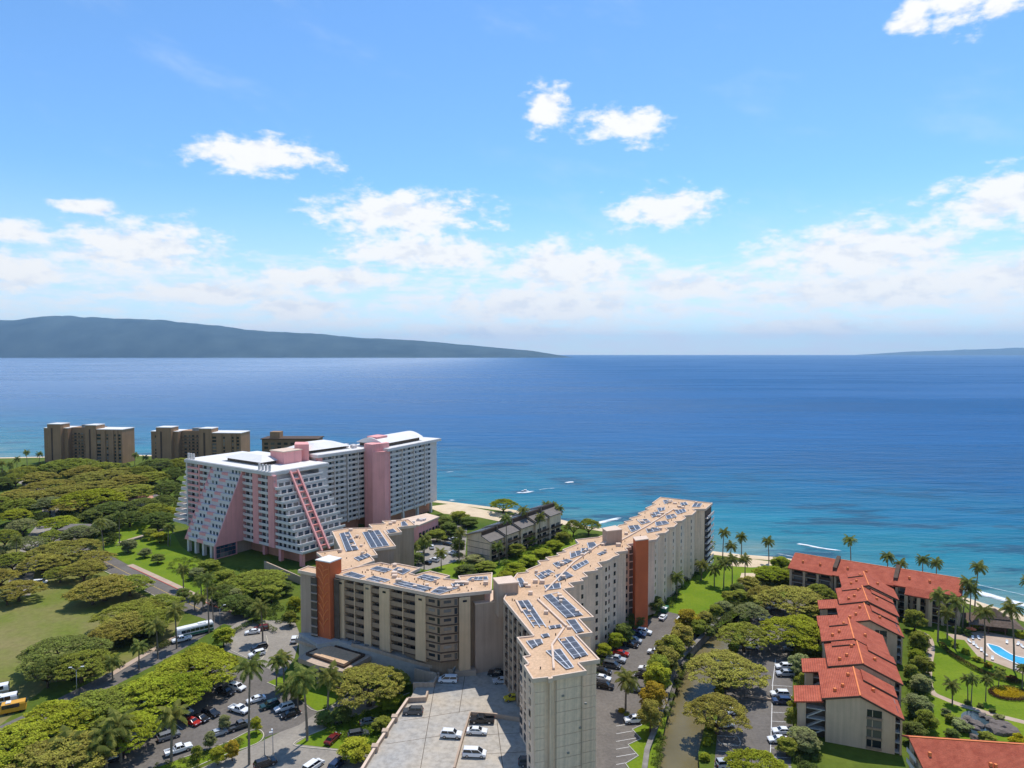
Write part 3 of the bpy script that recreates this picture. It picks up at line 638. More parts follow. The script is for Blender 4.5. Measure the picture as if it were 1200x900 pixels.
# ------------------------------------------------------------------ the tan condominium with the solar roof
RZ = 26.0
RWp = [(624,797),(642.5,795),(643,797),(647.5,796.3),(647.5,794.3),(687.5,787.5),(678,778),(703,774),(675.6,745),(694.4,742.5),(678.8,726),(696,724),(660.6,691),(673,689),(667,684),(684,681.5),(680.5,678.5),(689,676.5),(683.5,671.5),(701,669),(698,667),(706,665),(701,660),(710,658.3),(714,657),(719,653.5),(726,651),(721,648),(736,646),(733,643),(740,642),
       (735,638.5),(745,637),(758,636.4),(760,634.2),(769,633),(773,629),(769,626.4),(780,625),(784,622),(780,619.3),(790,618),(794,614.3),(790,611.8),(799,611),(804,607.5),(801,605),(811,604),(816,599.5),(812,597.3),(827,597),(835,590),(774,583),
       (764,590),(768,591),(756,596),(760,597.5),(747.5,602),(751,604),(737,608),(741,610),(731,612),(734,614),(725,616),(716,624),(701,630),(674,633),(678,637.5),(659,645),(663,647),(652,649),(655,651.5),(639,654),(643,657),(630,658),(633,662),(616,669),(619,671),(606,672.5),(602,678),(590,703),
       (625,746),(605.6,748),(621,769),(612.5,770.6),(619,779),(614,781)]
LWp = [(391,674),(516,699),(576,693),(577,672),(537,676),(539,680.5),(520,679),(527.5,675.6),(504,670),(487,674.5),(480,672.5),(492.5,666.5),(462.5,660.6),(457.5,662.5),(446,660),(424,664),(400,669)]
UWp = [(399,672),(424,663),(439,657.5),(434.5,652.5),(442.5,651),(437.5,644),(464,640.6),(450,622.5),(454,626.5),(471,624),(466,618.5),(487.5,616),(479,609),(447.5,611),(451,614),(432,615),(436,619),(406,619.5),(389,623),(399,644),(371,648),(377,653),(386,660)]
EBp = [(349,669),(361,664),(384,668),(371,673.2),(364,672)]
b0 = P(560, 800, 0)
K = Thing('condominium_building', (b0.x, b0.y, 0), 'long tan condominium with sawtooth solar-panelled roof and rust-red stair towers', 'building')
RW, LW, UW, EB = (PL(q, RZ) for q in (RWp, LWp, UWp, EBp))
def wing(poly, ins, z0, zr, m, nm):
    K.part('wall', MB().prism(inset(poly, ins), z0, zr-0.55), m)
    rf = K.part('roof', MB().prism(poly, zr-0.6, zr), 'roof_tan')
    e = MB(); q = ccw(poly)
    for i in range(len(q)):
        a, b = q[i], q[(i+1) % len(q)]
        if (Vector(b)-Vector(a)).length > 0.5: e.obox(a, b, -0.03, 0.30, zr-0.62, zr+0.28+0.003*(i % 5))
    K.part('roof_parapet', e, 'roof_edge', sub=rf)
    return rf
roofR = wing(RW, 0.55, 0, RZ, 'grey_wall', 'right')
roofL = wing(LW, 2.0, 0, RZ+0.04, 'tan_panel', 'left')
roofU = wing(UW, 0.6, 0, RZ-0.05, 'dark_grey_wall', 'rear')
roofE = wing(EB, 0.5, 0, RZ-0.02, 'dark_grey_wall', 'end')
# solar arrays: rows of panels with frame gaps between
ARR = [(roofR, RZ, [
 [(605,705.5),(619,704.5),(640,736),(626,736)], [(637,699),(654,695),(683,722),(664,725)], [(664,728),(674,727),(684,741),(676,743)], [(640,764),(657,762),(672,783),(664,785)], [(654,750),(671,747),(689,769),(673,773)],
 [(617,752.5),(634,750),(636,755),(624,761)], [(643,735),(657,733),(658,736.5),(645,738)], [(634,745),(642,743.5),(644,747),(637,748.5)], [(638,687),(656,684),(657,690),(641,692)], [(651,675),(664,671),(672,676),(655,682)],
 [(627,674),(643,668.5),(650,672),(634,680)], [(606,679),(611,678),(618,688),(610,689)], [(648,661),(664,656),(671,658),(654,666)], [(668,648),(680,646),(683,650),(669,655)], [(688,637),(696,636),(700,641),(690,643)], [(670,665),(687,657),(690,660),(674,669)],
 [(681,643.5),(692,643),(690,648),(682,650)], [(700,650),(706,647),(712,648),(704,651.5)], [(736,617),(748,616),(751,620),(740,624)], [(747,610),(758,609),(762,612),(752,615)], [(762,602),(772,600),(774,604),(765,607)], [(770,596),(779,595),(779,598),(772,600)],
 [(777,587),(786,586),(788,588),(779,591)], [(797,590),(804,589),(806,592),(799,593)], [(813,591),(823,590.5),(820,594.5),(811,594.5)], [(768,612.5),(780,611),(784,614),(769,617)], [(780,605),(790,603),(793,606),(782,609)], [(791,599),(802,597),(804,600),(794,603)], [(757,620.5),(770,619),(773,622),(759,625)]]),
 (roofL, RZ+0.04, [[(461,685),(470,681.5),(507,690),(497,694)], [(505,694.5),(515,688.5),(536,690),(515,697)], [(489,677.5),(497,674),(516,678),(506,682)], [(547,681),(552,677.5),(571,676.5),(572,680)], [(402,674),(412,671),(428,676),(420,679)], [(429,679.5),(438,676),(457,680.5),(447,684)],
 [(434,667.5),(442,664.5),(459,668),(451,671.5)], [(460,669),(466,665.5),(481,669),(472,674)], [(529,685),(542,683.5),(543,687),(531,688)]]),
 (roofU, RZ-0.05, [[(398,626),(409,624),(420,645),(406,647)], [(425,624.5),(444,622),(456,640),(435,643)], [(415,654.5),(430,649.5),(435,652.5),(421,658)], [(453,622),(461,620.5),(465,624),(456,625.5)], [(470,612.5),(474,611.5),(478,616),(471,617.5)]])]
for rf, zr, qs in ARR:
    for q in qs:
        c = [Vector(P(x, y, zr)) for x, y in q]
        l1 = (c[1]-c[0]).length; l2 = (c[3]-c[0]).length; n1_, n2_ = max(1, round(l1/2.0)), max(1, round(l2/1.5))
        pm = MB()
        def bl(u, v): return c[0]*(1-u)*(1-v)+c[1]*u*(1-v)+c[2]*u*v+c[3]*(1-u)*v
        for i in range(n1_):
            for j in range(n2_):
                if n1_*n2_ > 6 and random.random() < 0.09: continue
                g = 0.13/max(l1/n1_, 1); h = 0.15/max(l2/n2_, 1)
                p = [bl((i+g*1.5)/n1_, (j+h)/n2_), bl((i+1-g*1.5)/n1_, (j+h)/n2_), bl((i+1-g*1.5)/n1_, (j+1-h)/n2_), bl((i+g*1.5)/n1_, (j+1-h)/n2_)]
                pm.add([(*a[:2], zr+0.22+0.10*(k in (0, 1))) for k, a in enumerate(p)]+[(*a[:2], zr+0.27+0.10*(k in (0, 1))) for k, a in enumerate(p)], [(3,2,1,0),(4,5,6,7),(0,1,5,4),(1,2,6,5),(2,3,7,6),(3,0,4,7)])
        sa = K.part('solar_array', pm, 'solar', sub=rf, kind='stuff')
        fr = MB()
        for i in range(n1_+1):
            u = min(1, max(0, i/n1_)); a, b = bl(u, 0), bl(u, 1); fr.bar((*a[:2], zr+0.24), (*b[:2], zr+0.24), 0.22, 0.12)
        for j in range(0, n2_+1, 2): a, b = bl(0, j/n2_), bl(1, j/n2_); fr.bar((*a[:2], zr+0.243), (*b[:2], zr+0.243), 0.16, 0.12)
        K.part('panel_rail', fr, 'solar_frame', sub=rf, kind='stuff')
# pipes, vents and plant on the roof
mb = MB()
for pts in [[(639,694),(672,660),(700,640),(715,634)], [(728,634),(760,616),(790,597)], [(661,737),(647,757),(649,785)], [(630,703),(664,735)], [(612,718),(605,705)]]:
    for i in range(len(pts)-1):
        a, b = P(*pts[i], RZ), P(*pts[i+1], RZ); mb.bar((a.x, a.y, RZ+0.25), (b.x, b.y, RZ+0.25), 0.45, 0.4)
K.part('roof_pipe', mb, 'roof_edge', sub=roofR, kind='stuff')
def on_roof(poly, n, zr, rf, seed):
    r = random.Random(seed); xs = [p[0] for p in poly]; ys = [p[1] for p in poly]; k = 0; mb = MB(); mb2 = MB()
    while k < n:
        x, y = r.uniform(min(xs), max(xs)), r.uniform(min(ys), max(ys))
        if not inpoly(x, y, inset(poly, 1.6)): continue
        k += 1
        if r.random() < 0.7: mb.cyl((x, y, zr), 0.13, r.uniform(0.3, 0.55), 6)
        else:
            s = r.uniform(0.35, 0.8); mb2.box(x-s, x+s, y-s, y+s, zr, zr+r.uniform(0.5, 1.0))
    K.part('roof_vent', mb, 'thatch', sub=rf, kind='stuff'); K.part('roof_unit', mb2, 'roof_edge', sub=rf, kind='stuff')
on_roof(RW, 130, RZ, roofR, 1); on_roof(LW, 70, RZ+0.04, roofL, 2); on_roof(UW, 50, RZ-0.05, roofU, 3)
# lift boxes and stair towers
def tower(poly, z0, z1, m, nm, top='white_roof'):
    t = K.part(nm, MB().prism(poly, z0, z1-0.2), m); K.part('cap', MB().prism(inset(poly, -0.12), z1-0.2, z1+0.1), top, sub=t); return t
tower(PL([(578,677.5),(599,675),(607.5,682.5),(584,684.5)], 29), 20, 29, 'dark_grey_wall', 'lift_tower', 'roof_edge')
tower(PL([(706,619),(721,616),(729,620.6),(711,622.5)], 30.5), 20, 30.5, 'dark_grey_wall', 'lift_tower', 'roof_edge')
tower(PL([(554,703),(557,707.5),(592,703.5),(600,690),(560,694)], 23), 0, 23, 'dark_grey_wall', 'stair_block', 'roof_edge')
TR = PL([(370,656),(386.5,659),(400,654),(385,651)], 30.4)
rt = tower(TR, 0, 30.4, 'rust_red', 'stair_tower', 'white_roof')
F = Face(TR[0], TR[1]); mb = MB()
for k in range(15):                                           # raised fern-leaf relief on the front face
    zc = 10.5+k*1.3; side = 1 if k % 2 else -1; pts = []
    for j in range(7):
        t = j/6; x = F.L*0.52+side*t*F.L*0.36; z = zc+2.4*math.sin(t*1.5)*(0.9 if k < 13 else 0.4)
        if z < 29.6: pts.append(F.at(x, -0.06, z))
    if len(pts) > 2: mb.tube(pts, [0.17]*len(pts), 5)
mb.bar(F.at(F.L*0.5, -0.05, 9.6), F.at(F.L*0.53, -0.05, 29.3), 0.16, 0.2); mb.bar(F.at(0.35, -0.04, 9), F.at(0.35, -0.04, 29.3), 0.12); mb.bar(F.at(F.L-0.35, -0.04, 9), F.at(F.L-0.35, -0.04, 29.3), 0.12)
K.part('leaf_relief', mb, 'rust_relief', sub=rt)
TR2 = [tuple(P(x, y, 29.8)[:2]) for x, y in [(745,633.5),(760,631.5),(757,628),(742,629.5)]]
tower(TR2, 0, 29.8, 'rust_red', 'stair_tower', 'roof_edge')
# end block recess beside the tower: open landings
zs7 = [8.6+2.43*k for k in range(7)]
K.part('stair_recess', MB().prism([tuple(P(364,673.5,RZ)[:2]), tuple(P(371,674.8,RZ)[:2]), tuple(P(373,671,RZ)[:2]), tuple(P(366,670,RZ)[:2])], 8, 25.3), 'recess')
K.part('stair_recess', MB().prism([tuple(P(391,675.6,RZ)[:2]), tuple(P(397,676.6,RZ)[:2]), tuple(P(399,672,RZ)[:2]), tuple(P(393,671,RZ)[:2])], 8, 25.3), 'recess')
for z in zs7:
    K.part('landing', MB().prism([tuple(P(363.5,674.2,RZ)[:2]), tuple(P(371,675.6,RZ)[:2]), tuple(P(373,671,RZ)[:2]), tuple(P(366,670,RZ)[:2])], z, z+0.25), 'dark_grey_wall')
# front of the left wing
F = Face(P(391,674,RZ), P(516,699,RZ)); G = Face(P(516,699,RZ), P(576,693,RZ))
def piers(T, F, spans, z0, z1, m, y0=-0.2, y1=2.1, nm='pier'):
    for a, b in spans:
        x0, x1 = F.sx(a), F.sx(b); T.part(nm, MB().prism(F.quad(x0, x1, y0, y1), z0, z1), m)
piers(K, F, [(396,404),(427,435),(445,457),(487,499)], 7.5, 25.2, 'tan_wall')
piers(K, G, [(538,551)], 4, 25.2, 'tan_wall')
for a, b, n in [(404,427,2),(435,445,1),(457,487,2)]:
    x0, x1 = F.sx(a), F.sx(b)
    for k in range(n):
        u0 = x0+(x1-x0)*k/n; u1 = x0+(x1-x0)*(k+1)/n
        balconies(K, F, u0+0.02, u1-0.02, zs7, 1.95, 1.28, 'tan_panel', 'glass_dark', (1, (u1-u0)*0.5, 1.9), m_slab='brown_trim', slab=0.3, y0=0.15)
        if k: K.part('divider', MB().prism(F.quad(u0-0.12, u0+0.12, 0.0, 1.9), 8, 25.2), 'tan_wall')
for FF, (a, b) in ((F, (499, 516)), (G, (516, 537))):
    x0, x1 = FF.sx(a), FF.sx(b)
    for z in zs7:
        K.shared('spandrel', ('sp', a), bx(0, x1-x0, 0, 1.9, -0.1, 1.95), 'tan_panel', FF.at(x0, 0.1, z), FF.ang)
        K.shared('ledge', ('ld', a), bx(0, x1-x0, 0, 1.9, -0.36, -0.1), 'brown_trim', FF.at(x0, -0.02, z), FF.ang)
        K.shared('window', ('sw', a), window_mesh((x1-x0)*0.42, 0.75), 'glass_dark', FF.at(x0+(x1-x0)*0.40, 0.05, z+0.75), FF.ang)
        K.shared('window', ('sw2', a), window_mesh((x1-x0)*0.16, 1.6), 'glass_dark', FF.at(x0+(x1-x0)*0.87, 0.05, z+0.1), FF.ang)
for a, b in [(396,404),(427,435),(445,457),(487,499)]:
    xm = (F.sx(a)+F.sx(b))/2; K.shared('window', 'pw', window_mesh(1.1, 0.55), 'glass_dark', F.at(xm, -0.26, 23.9), F.ang)
K.shared('window', 'pw', window_mesh(1.1, 0.55), 'glass_dark', G.at((G.sx(538)+G.sx(551))/2, -0.26, 23.9), G.ang)
for k in range(7):
    for a, b in [(396,404),(427,435),(445,457),(487,499)]:
        x0, x1 = F.sx(a), F.sx(b); K.shared('joint', ('j', a), bx(0, x1-x0, 0, 0.3, 0, 0.07), 'brown_trim', F.at(x0, -0.212, 8.6+2.43*k+2.2), F.ang) if False else None
# left face of the right wing
zs9 = [4.4+2.38*k for k in range(9)]
F = Face(P(590,703,RZ), P(625,746,RZ))
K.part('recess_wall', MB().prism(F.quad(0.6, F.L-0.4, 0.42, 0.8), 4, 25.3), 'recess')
nb_ = 6
for k in range(nb_):
    a = 0.8+(F.L-1.4)*k/nb_; b = 0.8+(F.L-1.4)*(k+1)/nb_
    K.part('pier', MB().prism(F.quad(a-0.35, a+0.45, -0.12, 0.7), 4, 25.2), 'beige_wall')
    balconies(K, F, a+0.5, b-0.4, zs9, 0.42, 1.0, 'tan_panel' if k % 2 else 'brown_trim', 'glass_dark', (1, (b-a)*0.45, 1.7), m_slab='beige_wall', slab=0.18, y0=0.05, wy=0.40)
F = Face(P(605.6,748,RZ), P(621,769,RZ))
for k in range(3):
    for z in zs9: K.shared('window', 'lw', window_mesh(1.5, 1.5), 'glass_dark', F.at(F.L*(k+0.5)/3, 0.46, z+0.4), F.ang)
F = Face(P(614,781,RZ), P(624,797,RZ))
for z in zs9: K.shared('window', 'lw2', window_mesh(1.0, 1.3), 'glass_dark', F.at(F.L*0.4, 0.46, z+0.5), F.ang)
# near end wall: floor-high panels with open joints, slot windows
for (a, b, x0p) in [((647.5,794.3),(687.5,787.5),0), ((678,778),(703,774),1), ((624,797),(642.5,795),0)]:
    F = Face(P(*a, RZ), P(*b, RZ))
    lo, hi = (0.62, F.L-0.62) if x0p == 0 else (0.9, F.L-0.62)
    for k in range(11):
        K.shared('wall_panel', ('wp', a), bx(0, hi-lo, -0.10, 0.2, 0.05, 2.32), 'grey_wall', F.at(lo, 0.52, -0.4+2.36*k), F.ang)
F = Face(P(642.5,795,RZ), P(647.5,794.3,RZ))
for z in zs9: K.shared('window', 'slot', window_mesh(0.75, 1.45), 'glass_dark', F.at(F.L/2, 0.75, z+0.3), F.ang)
F = Face(P(647.5,794.3,RZ), P(687.5,787.5,RZ))
for x in (0.9, F.L-0.9): a = F.at(x, 0.28, 25.2); b = F.at(x, 0.28, 0); K.part('downpipe', MB().tube([a, b], [0.09, 0.09], 6), 'beige_wall')
for (x, z) in ((2.4, 21.6), (6.2, 14.4), (3.6, 9.7), (7.4, 19.2)): c = F.at(x, 0.35, z); K.part('wall_vent', MB().box(c.x-0.25, c.x+0.25, c.y-0.12, c.y+0.12, z, z+0.35), 'metal_grey')
# sawtooth side: window columns in the re-entrant corners
q = ccw(inset(RW, 0.55)); zs9b = [1.6+2.62*k for k in range(9)]
for i in range(len(q)):
    a, b = Vector(q[i]), Vector(q[(i+1) % len(q)]); d = b-a; L_ = d.length
    nrm_ = Vector((d.y, -d.x))/max(L_, 1e-6)
    if a.x > 12 and nrm_.x > -0.2 and a.y > 150 and L_ > 0.9 and nrm_.y < -0.2 and L_ < 3.0:
        F = Face(a, b)
        for z in zs9b: K.shared('window', ('tw', round(L_, 1)), window_mesh(min(1.0, L_*0.5), 1.3), 'glass_dark', F.at(L_*0.5, -0.03, z), F.ang)
    elif a.x > 12 and a.y > 150 and nrm_.x > 0.5 and L_ > 1.6:
        F = Face(a, b)
        for z in zs9b: K.shared('window', 'tw2', window_mesh(0.85, 1.3), 'glass_dark', F.at(min(1.2, L_*0.5), -0.03, z), F.ang)
F = Face(P(735,638.5,RZ), P(745,637,RZ)); K.part('stair_recess', MB().prism(F.quad(0.2, F.L+0.2, 0.2, 0.9), 2, 25.2), 'recess')
for z in zs9b: K.part('landing', MB().prism(F.quad(0.2, F.L+0.2, -0.1, 0.5), z, z+0.22), 'grey_wall')
# seaward end: curved dark balconies
F = Face(P(827,597,RZ), P(835,590,RZ))
balconies(K, F, 0.8, F.L-0.6, [1.2+2.62*k for k in range(9)], 1.4, 1.0, 'hotel_white', None, None, y0=-0.9, m_slab='hotel_white')
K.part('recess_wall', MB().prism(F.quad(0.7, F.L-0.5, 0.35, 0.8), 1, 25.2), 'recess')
# lobby podium, canopy, ramp walls and upper car deck
PZ = 8.0
K.part('podium', MB().prism(PL([(350,741.5),(389,741),(414,757.5),(396,751),(372,755)], PZ), 0, PZ), 'concrete')
bk = [P(386,740,PZ), P(430,748,PZ), P(470,755,PZ), P(510,763,PZ), P(538,769,PZ)]; fr_ = [P(412,757,PZ), P(440,764,7.5), P(470,773,6.4), P(500,781,5.2), P(531,788,4.5)]
v = [tuple(q) for q in bk+fr_]+[(q.x, q.y, 0) for q in bk+fr_]
K.part('podium_ramp', MB().add(v, [(i, i+1, i+6, i+5) for i in range(4)]+[(i+5, i+6, i+16, i+15) for i in range(4)]+[(0, 5, 15, 10), (4, 14, 19, 9), (0, 10, 11, 1), (1, 11, 12, 2), (2, 12, 13, 3), (3, 13, 14, 4)]), 'concrete')
for i in range(4): K.part('ramp_parapet', MB().bar(fr_[i]+Vector((0, 0, 0.3)), fr_[i+1]+Vector((0, 0, 0.3)), 0.3, 0.9), 'beige_wall')
cp = K.part('canopy', MB().prism(PL([(349,771),(362,762),(386,750),(441,762),(436,768),(402,787),(372,779.5)], 6.2), 5.0, 6.2), 'beige_wall')
K.part('canopy_top', MB().prism(PL([(362,765),(385,756),(422.5,767),(403,778)], 6.9), 6.2, 6.9), 'roof_tan', sub=cp)
K.part('canopy_upstand', strip(MB(), PL([(359,765.5),(385,754.5),(427,767),(403.5,781),(359,765.5)], 6.7), 0.4, 6.2, 6.85), 'brown_trim', sub=cp)
cp2 = K.part('canopy', MB().prism(PL([(346,749),(364,742.5),(388,749),(371,757.5)], 7.2), 6.3, 7.2), 'beige_wall')
K.part('canopy_upstand', strip(MB(), PL([(353,744),(366,741.8),(388,749)], 7.6), 0.35, 7.2, 7.7), 'brown_trim', sub=cp2)
for (x, y) in [(352,772),(372,779),(400,785),(375,760),(420,772)]:
    p = P(x, y, 5.2); K.part('column', MB().box(p.x-0.35, p.x+0.35, p.y-0.1, p.y+0.6, 0, 5.05), 'beige_wall')
mb = MB()
for (x, y) in [(404,749),(418,752),(433,755)]:
    c = P(x, y, PZ); mb.box(c.x-1.2, c.x+1.2, c.y-0.9, c.y+0.9, PZ, PZ+0.25)
K.part('skylight', mb, 'metal_grey', kind='stuff')
DZ = 4.0
deck_px = [(425,905),(445,872),(478,824),(487,806),(500,800),(515,792),(556,786),(592,783),(600,788),(612,826),(650,905),(655,960),(390,960)]
K.part('car_deck', MB().prism(PL(deck_px, DZ), 0, DZ), 'deck_concrete')
for a, b in [((470,845),(553,832)),((452,872),(545,858)),((510,800),(492,905)),((545,790),(538,835)),((551,862),(625,858)),((540,885),(636,880)),((582,842),(590,905))]: K.part('deck_joint', strip(MB(), PL([a, b], DZ), 0.14, DZ+0.004), 'recess')
dw = K.part('deck_wall', strip(MB(), PL([(395,950),(425,905),(440,880),(452,862),(463,845),(478,823)], DZ), 0.45, 0, DZ+1.0), 'beige_wall')
K.part('deck_coping', strip(MB(), PL([(395,950),(425,905),(440,880),(452,862),(463,845),(478,823)], DZ), 0.6, DZ+1.0, DZ+1.12), 'roof_edge', sub=dw)
for (x, y) in [(440,880),(452,862),(463,845)]:
    p = P(x, y, DZ); K.part('deck_pier', MB().box(p.x-0.8, p.x+0.6, p.y-0.7, p.y+0.7, 0, DZ+1.35), 'beige_wall')
for pts in [[(478,823),(499,822),(501,815)], [(484,805),(508,805),(514,793)]]:
    K.part('deck_wall', strip(MB(), PL(pts, DZ), 0.5, 0, DZ+1.2), 'beige_wall')
K.part('deck_wall', strip(MB(), PL([(556,785),(592,782.5)], DZ), 0.4, DZ-1, DZ+0.6), 'beige_wall')
K.part('deck_wall', strip(MB(), PL([(532,905),(542,868),(551,839),(580,841),(611,846)], DZ), 0.4, DZ-1, DZ+1.05), 'pavement')
K.part('retaining_wall', strip(MB(), smoothline(PL([(486,784),(498,787),(509,789),(514,793)], 5.0), 4), 0.4, 0, 5.2), 'beige_wall')
K.part('terrace', MB().prism(PL([(533,787),(541,772),(556,776),(558,786)], 5.4), 3, 5.4), 'pavement')

# ------------------------------------------------------------------ the pink hotel
O = Vector((-159, 331)); e_ = Vector((0.825, -0.565)).normalized()
HF = Face(O, O+e_*66)
H = Thing('hotel_building', (*HF.at(40, 15, 0)[:2], 0), 'pink and white beach hotel with sloping terraced ends and white roofs', 'building')
nk = 11; z0h = 6.0; fh = 31/nk; zk = [z0h+fh*k for k in range(nk)]
def hq(x0, x1, y0, y1): return HF.quad(x0, x1, y0, y1)
H.part('wall', MB().prism(hq(0.4, 66, 1.5, 31), z0h, 37), 'hotel_wall')
H.part('ground_floor', MB().prism(hq(3, 80, 5, 28), 0, z0h), 'salmon')
H.part('ground_floor', MB().prism(hq(23, 44, -4, 5), 0, z0h), 'dark_grey_wall')
for s in (23, 29, 35, 41, 44.3):
    H.part('column', MB().prism(hq(s-0.7, s+0.7, -13.2, -11.8), 0, z0h), 'hotel_white')
for (s, n) in [(84, 1), (84, 10), (84, 20), (70, 1), (56, 3), (3, 2)]:
    H.part('column', MB().prism(hq(s-0.8, s+0.8, n, n+1.6), 0, z0h), 'pink')
# tall lobby window under the leaning section
LWN = Face(HF.at(45.3, -13.5, 0), HF.at(45.3, -3.5, 0))
for i in range(5):
    for j in range(3): H.shared('lobby_pane', 'lp', bx(0, 1.75, -0.1, 0.1, 0, 1.75), 'glass_blue', LWN.at(0.3+i*1.9, 0, 0.5+j*1.9), LWN.ang)
H.part('lobby_wall', MB().prism(hq(44.6, 45.25, -14, -3), 0, z0h), 'pink')
# section left (s 0..22) and right (s 45..66): upright
for (a, b, c) in [(1.0, 10.5, 'pink'), (11.5, 21.5, 'hotel_white'), (45.5, 53, 'hotel_white'), (57, 64, 'hotel_white')]:
    balconies(H, HF, a, b, zk, 1.4, 1.0, c, 'glass_dark', (2, 2.0, 1.9), m_slab='hotel_white', slab=0.3)
for (a, b, m) in [(0, 1, 'hotel_white'), (10.5, 11.5, 'pink'), (53, 57, 'pink'), (64, 68, 'pink')]:
    H.part('pier', MB().prism(hq(a, b, -0.15, 1.6), z0h-0.4, 37), m)
for k, z in enumerate(zk):                                    # terraces stepping out to the left
    ext = 14.5*(1-k/nk)
    if ext > 0.5:
        t_ = H.part('terrace', MB().prism(hq(-ext, 0.4, 1, 20), z-0.35, z), 'hotel_white')
        H.part('terrace_parapet', MB().prism(hq(-ext-0.1, -ext+0.15, 1, 20), z-0.36, z+0.95).prism(hq(-ext, 0.4, 0.85, 1.1), z-0.36, z+0.95), 'hotel_white', sub=t_)
# leaning section: each floor steps out 1.27 m further than the one above
for k, z in enumerate(zk):
    n = -14*(1-k/nk)
    blk = H.part('leaning_floor', MB().prism(hq(22.2, 45, n+1.2, 2.0), z-0.3, z+fh-0.02), 'hotel_wall')
    for (a, b, m) in [(22.2, 25.0, 'pink'), (25.0, 31.5, 'hotel_white'), (31.5, 36.5, 'pink'), (36.5, 45, 'hotel_white')]:
        H.shared('balcony_parapet', ('lpp', a, m), bx(0, b-a, 0, 1.2, -0.3, 1.15), m, HF.at(a, n, z), HF.ang)
    for xx in (26.8, 29.6, 38.6, 41.2, 43.6):
        H.shared('window', 'lwn', window_mesh(1.25, 1.45), 'glass_blue', HF.at(xx, n+1.12, z+1.15), HF.ang)
# pink flanks of the leaning section
pr = [(-14, z0h-0.4), (2, z0h-0.4), (2, 37), (0, 37)]
for s, nm in ((45.0, 'flank_wall'), (21.6, 'flank_wall')):
    v = [HF.at(s, y, z) for y, z in pr]+[HF.at(s+0.5, y, z) for y, z in pr]
    H.part(nm, MB().add(v, [(0,1,2,3), (7,6,5,4), (0,4,5,1), (1,5,6,2), (2,6,7,3), (3,7,4,0)]), 'pink')
# terraces stepping out to the right
for k, z in enumerate(zk):
    ext = 66+20*(1-k/nk)
    if ext > 67:
        t_ = H.part('terrace', MB().prism(hq(66, ext, 0.6, 27), z-0.4, z), 'hotel_white')
        H.part('terrace_parapet', MB().prism(hq(ext-0.35, ext, 0.4, 27.2), z-0.42, z+0.75).prism(hq(68, ext-0.36, 0.4, 0.75), z-0.42, z+0.75), 'white_paint_wall', sub=t_)
        H.part('terrace_wall', MB().prism(hq(66, ext-1.9, 2.0, 26), z, z+fh-0.42), 'hotel_wall', sub=t_)
        EFc = Face(HF.at(ext-1.9, 2, 0), HF.at(ext-1.9, 26, 0))
        for i in range(7): H.shared('window', 'tgw', window_mesh(2.3, 1.8), 'glass_blue', EFc.at(2.0+i*3.3, -0.06, z+0.2), EFc.ang)
        for xx in np.arange(69.5, ext-2.5, 3.0): H.shared('window', 'tfw', window_mesh(1.5, 1.6), 'glass_dark', HF.at(float(xx), 1.94, z+0.3), HF.ang)
for n in (9.5, 13.5):
    a, b = HF.at(66.8, n, 37.6), HF.at(87.3, n, 5.2); H.part('sloping_frame', MB().bar(a, b, 0.8, 0.9), 'pink')
for k in range(12):
    t = (k+0.3)/12; z = 37.6-32.4*t; s = 66.8+20.5*t
    H.part('frame_rung', MB().prism(hq(s-0.4, s+0.4, 9.9, 13.1), z-0.4, z+0.3), 'pink_deep')
# roof of the near block
rf = H.part('roof', MB().prism(hq(-0.6, 66.8, -0.6, 31.6), 37, 38.4), 'hotel_white')
H.part('roof_membrane', MB().prism(hq(-0.2, 66.4, -0.2, 31.2), 38.4, 38.65), 'white_roof', sub=rf)
def hip(T, F, x0, x1, y0, y1, z0, z1, ins, m, sub, nm='hip_roof'):
    a = [F.at(x0, y0, z0), F.at(x1, y0, z0), F.at(x1, y1, z0), F.at(x0, y1, z0), F.at(x0+ins, y0+ins*0.8, z1), F.at(x1-ins, y0+ins*0.8, z1), F.at(x1-ins, y1-ins*0.8, z1), F.at(x0+ins, y1-ins*0.8, z1)]
    return T.part(nm, MB().add(a, [(3,2,1,0),(4,5,6,7),(0,1,5,4),(1,2,6,5),(2,3,7,6),(3,0,4,7)]), m, sub=sub)
H.part('plant_wall', MB().prism(hq(22, 48, 8, 25), 38.6, 40.3), 'recess', sub=rf)
hip(H, HF, 20, 50, 6.5, 26.5, 40.3, 42.4, 8, 'white_roof', rf)
H.part('penthouse', MB().prism(hq(44, 54, 16, 26), 38.6, 44.2), 'pink', sub=rf)
H.part('penthouse_cap', MB().prism(hq(43.7, 54.3, 15.7, 26.3), 44.2, 44.6), 'roof_edge', sub=rf)
for s in (1.0, 3.2, 5.4, 57, 59.4, 61.8, 64.2): H.part('vent_stack', MB().prism(hq(s-0.4, s+0.4, 0.4, 1.2), 38.6, 41.4), 'hotel_white', sub=rf)
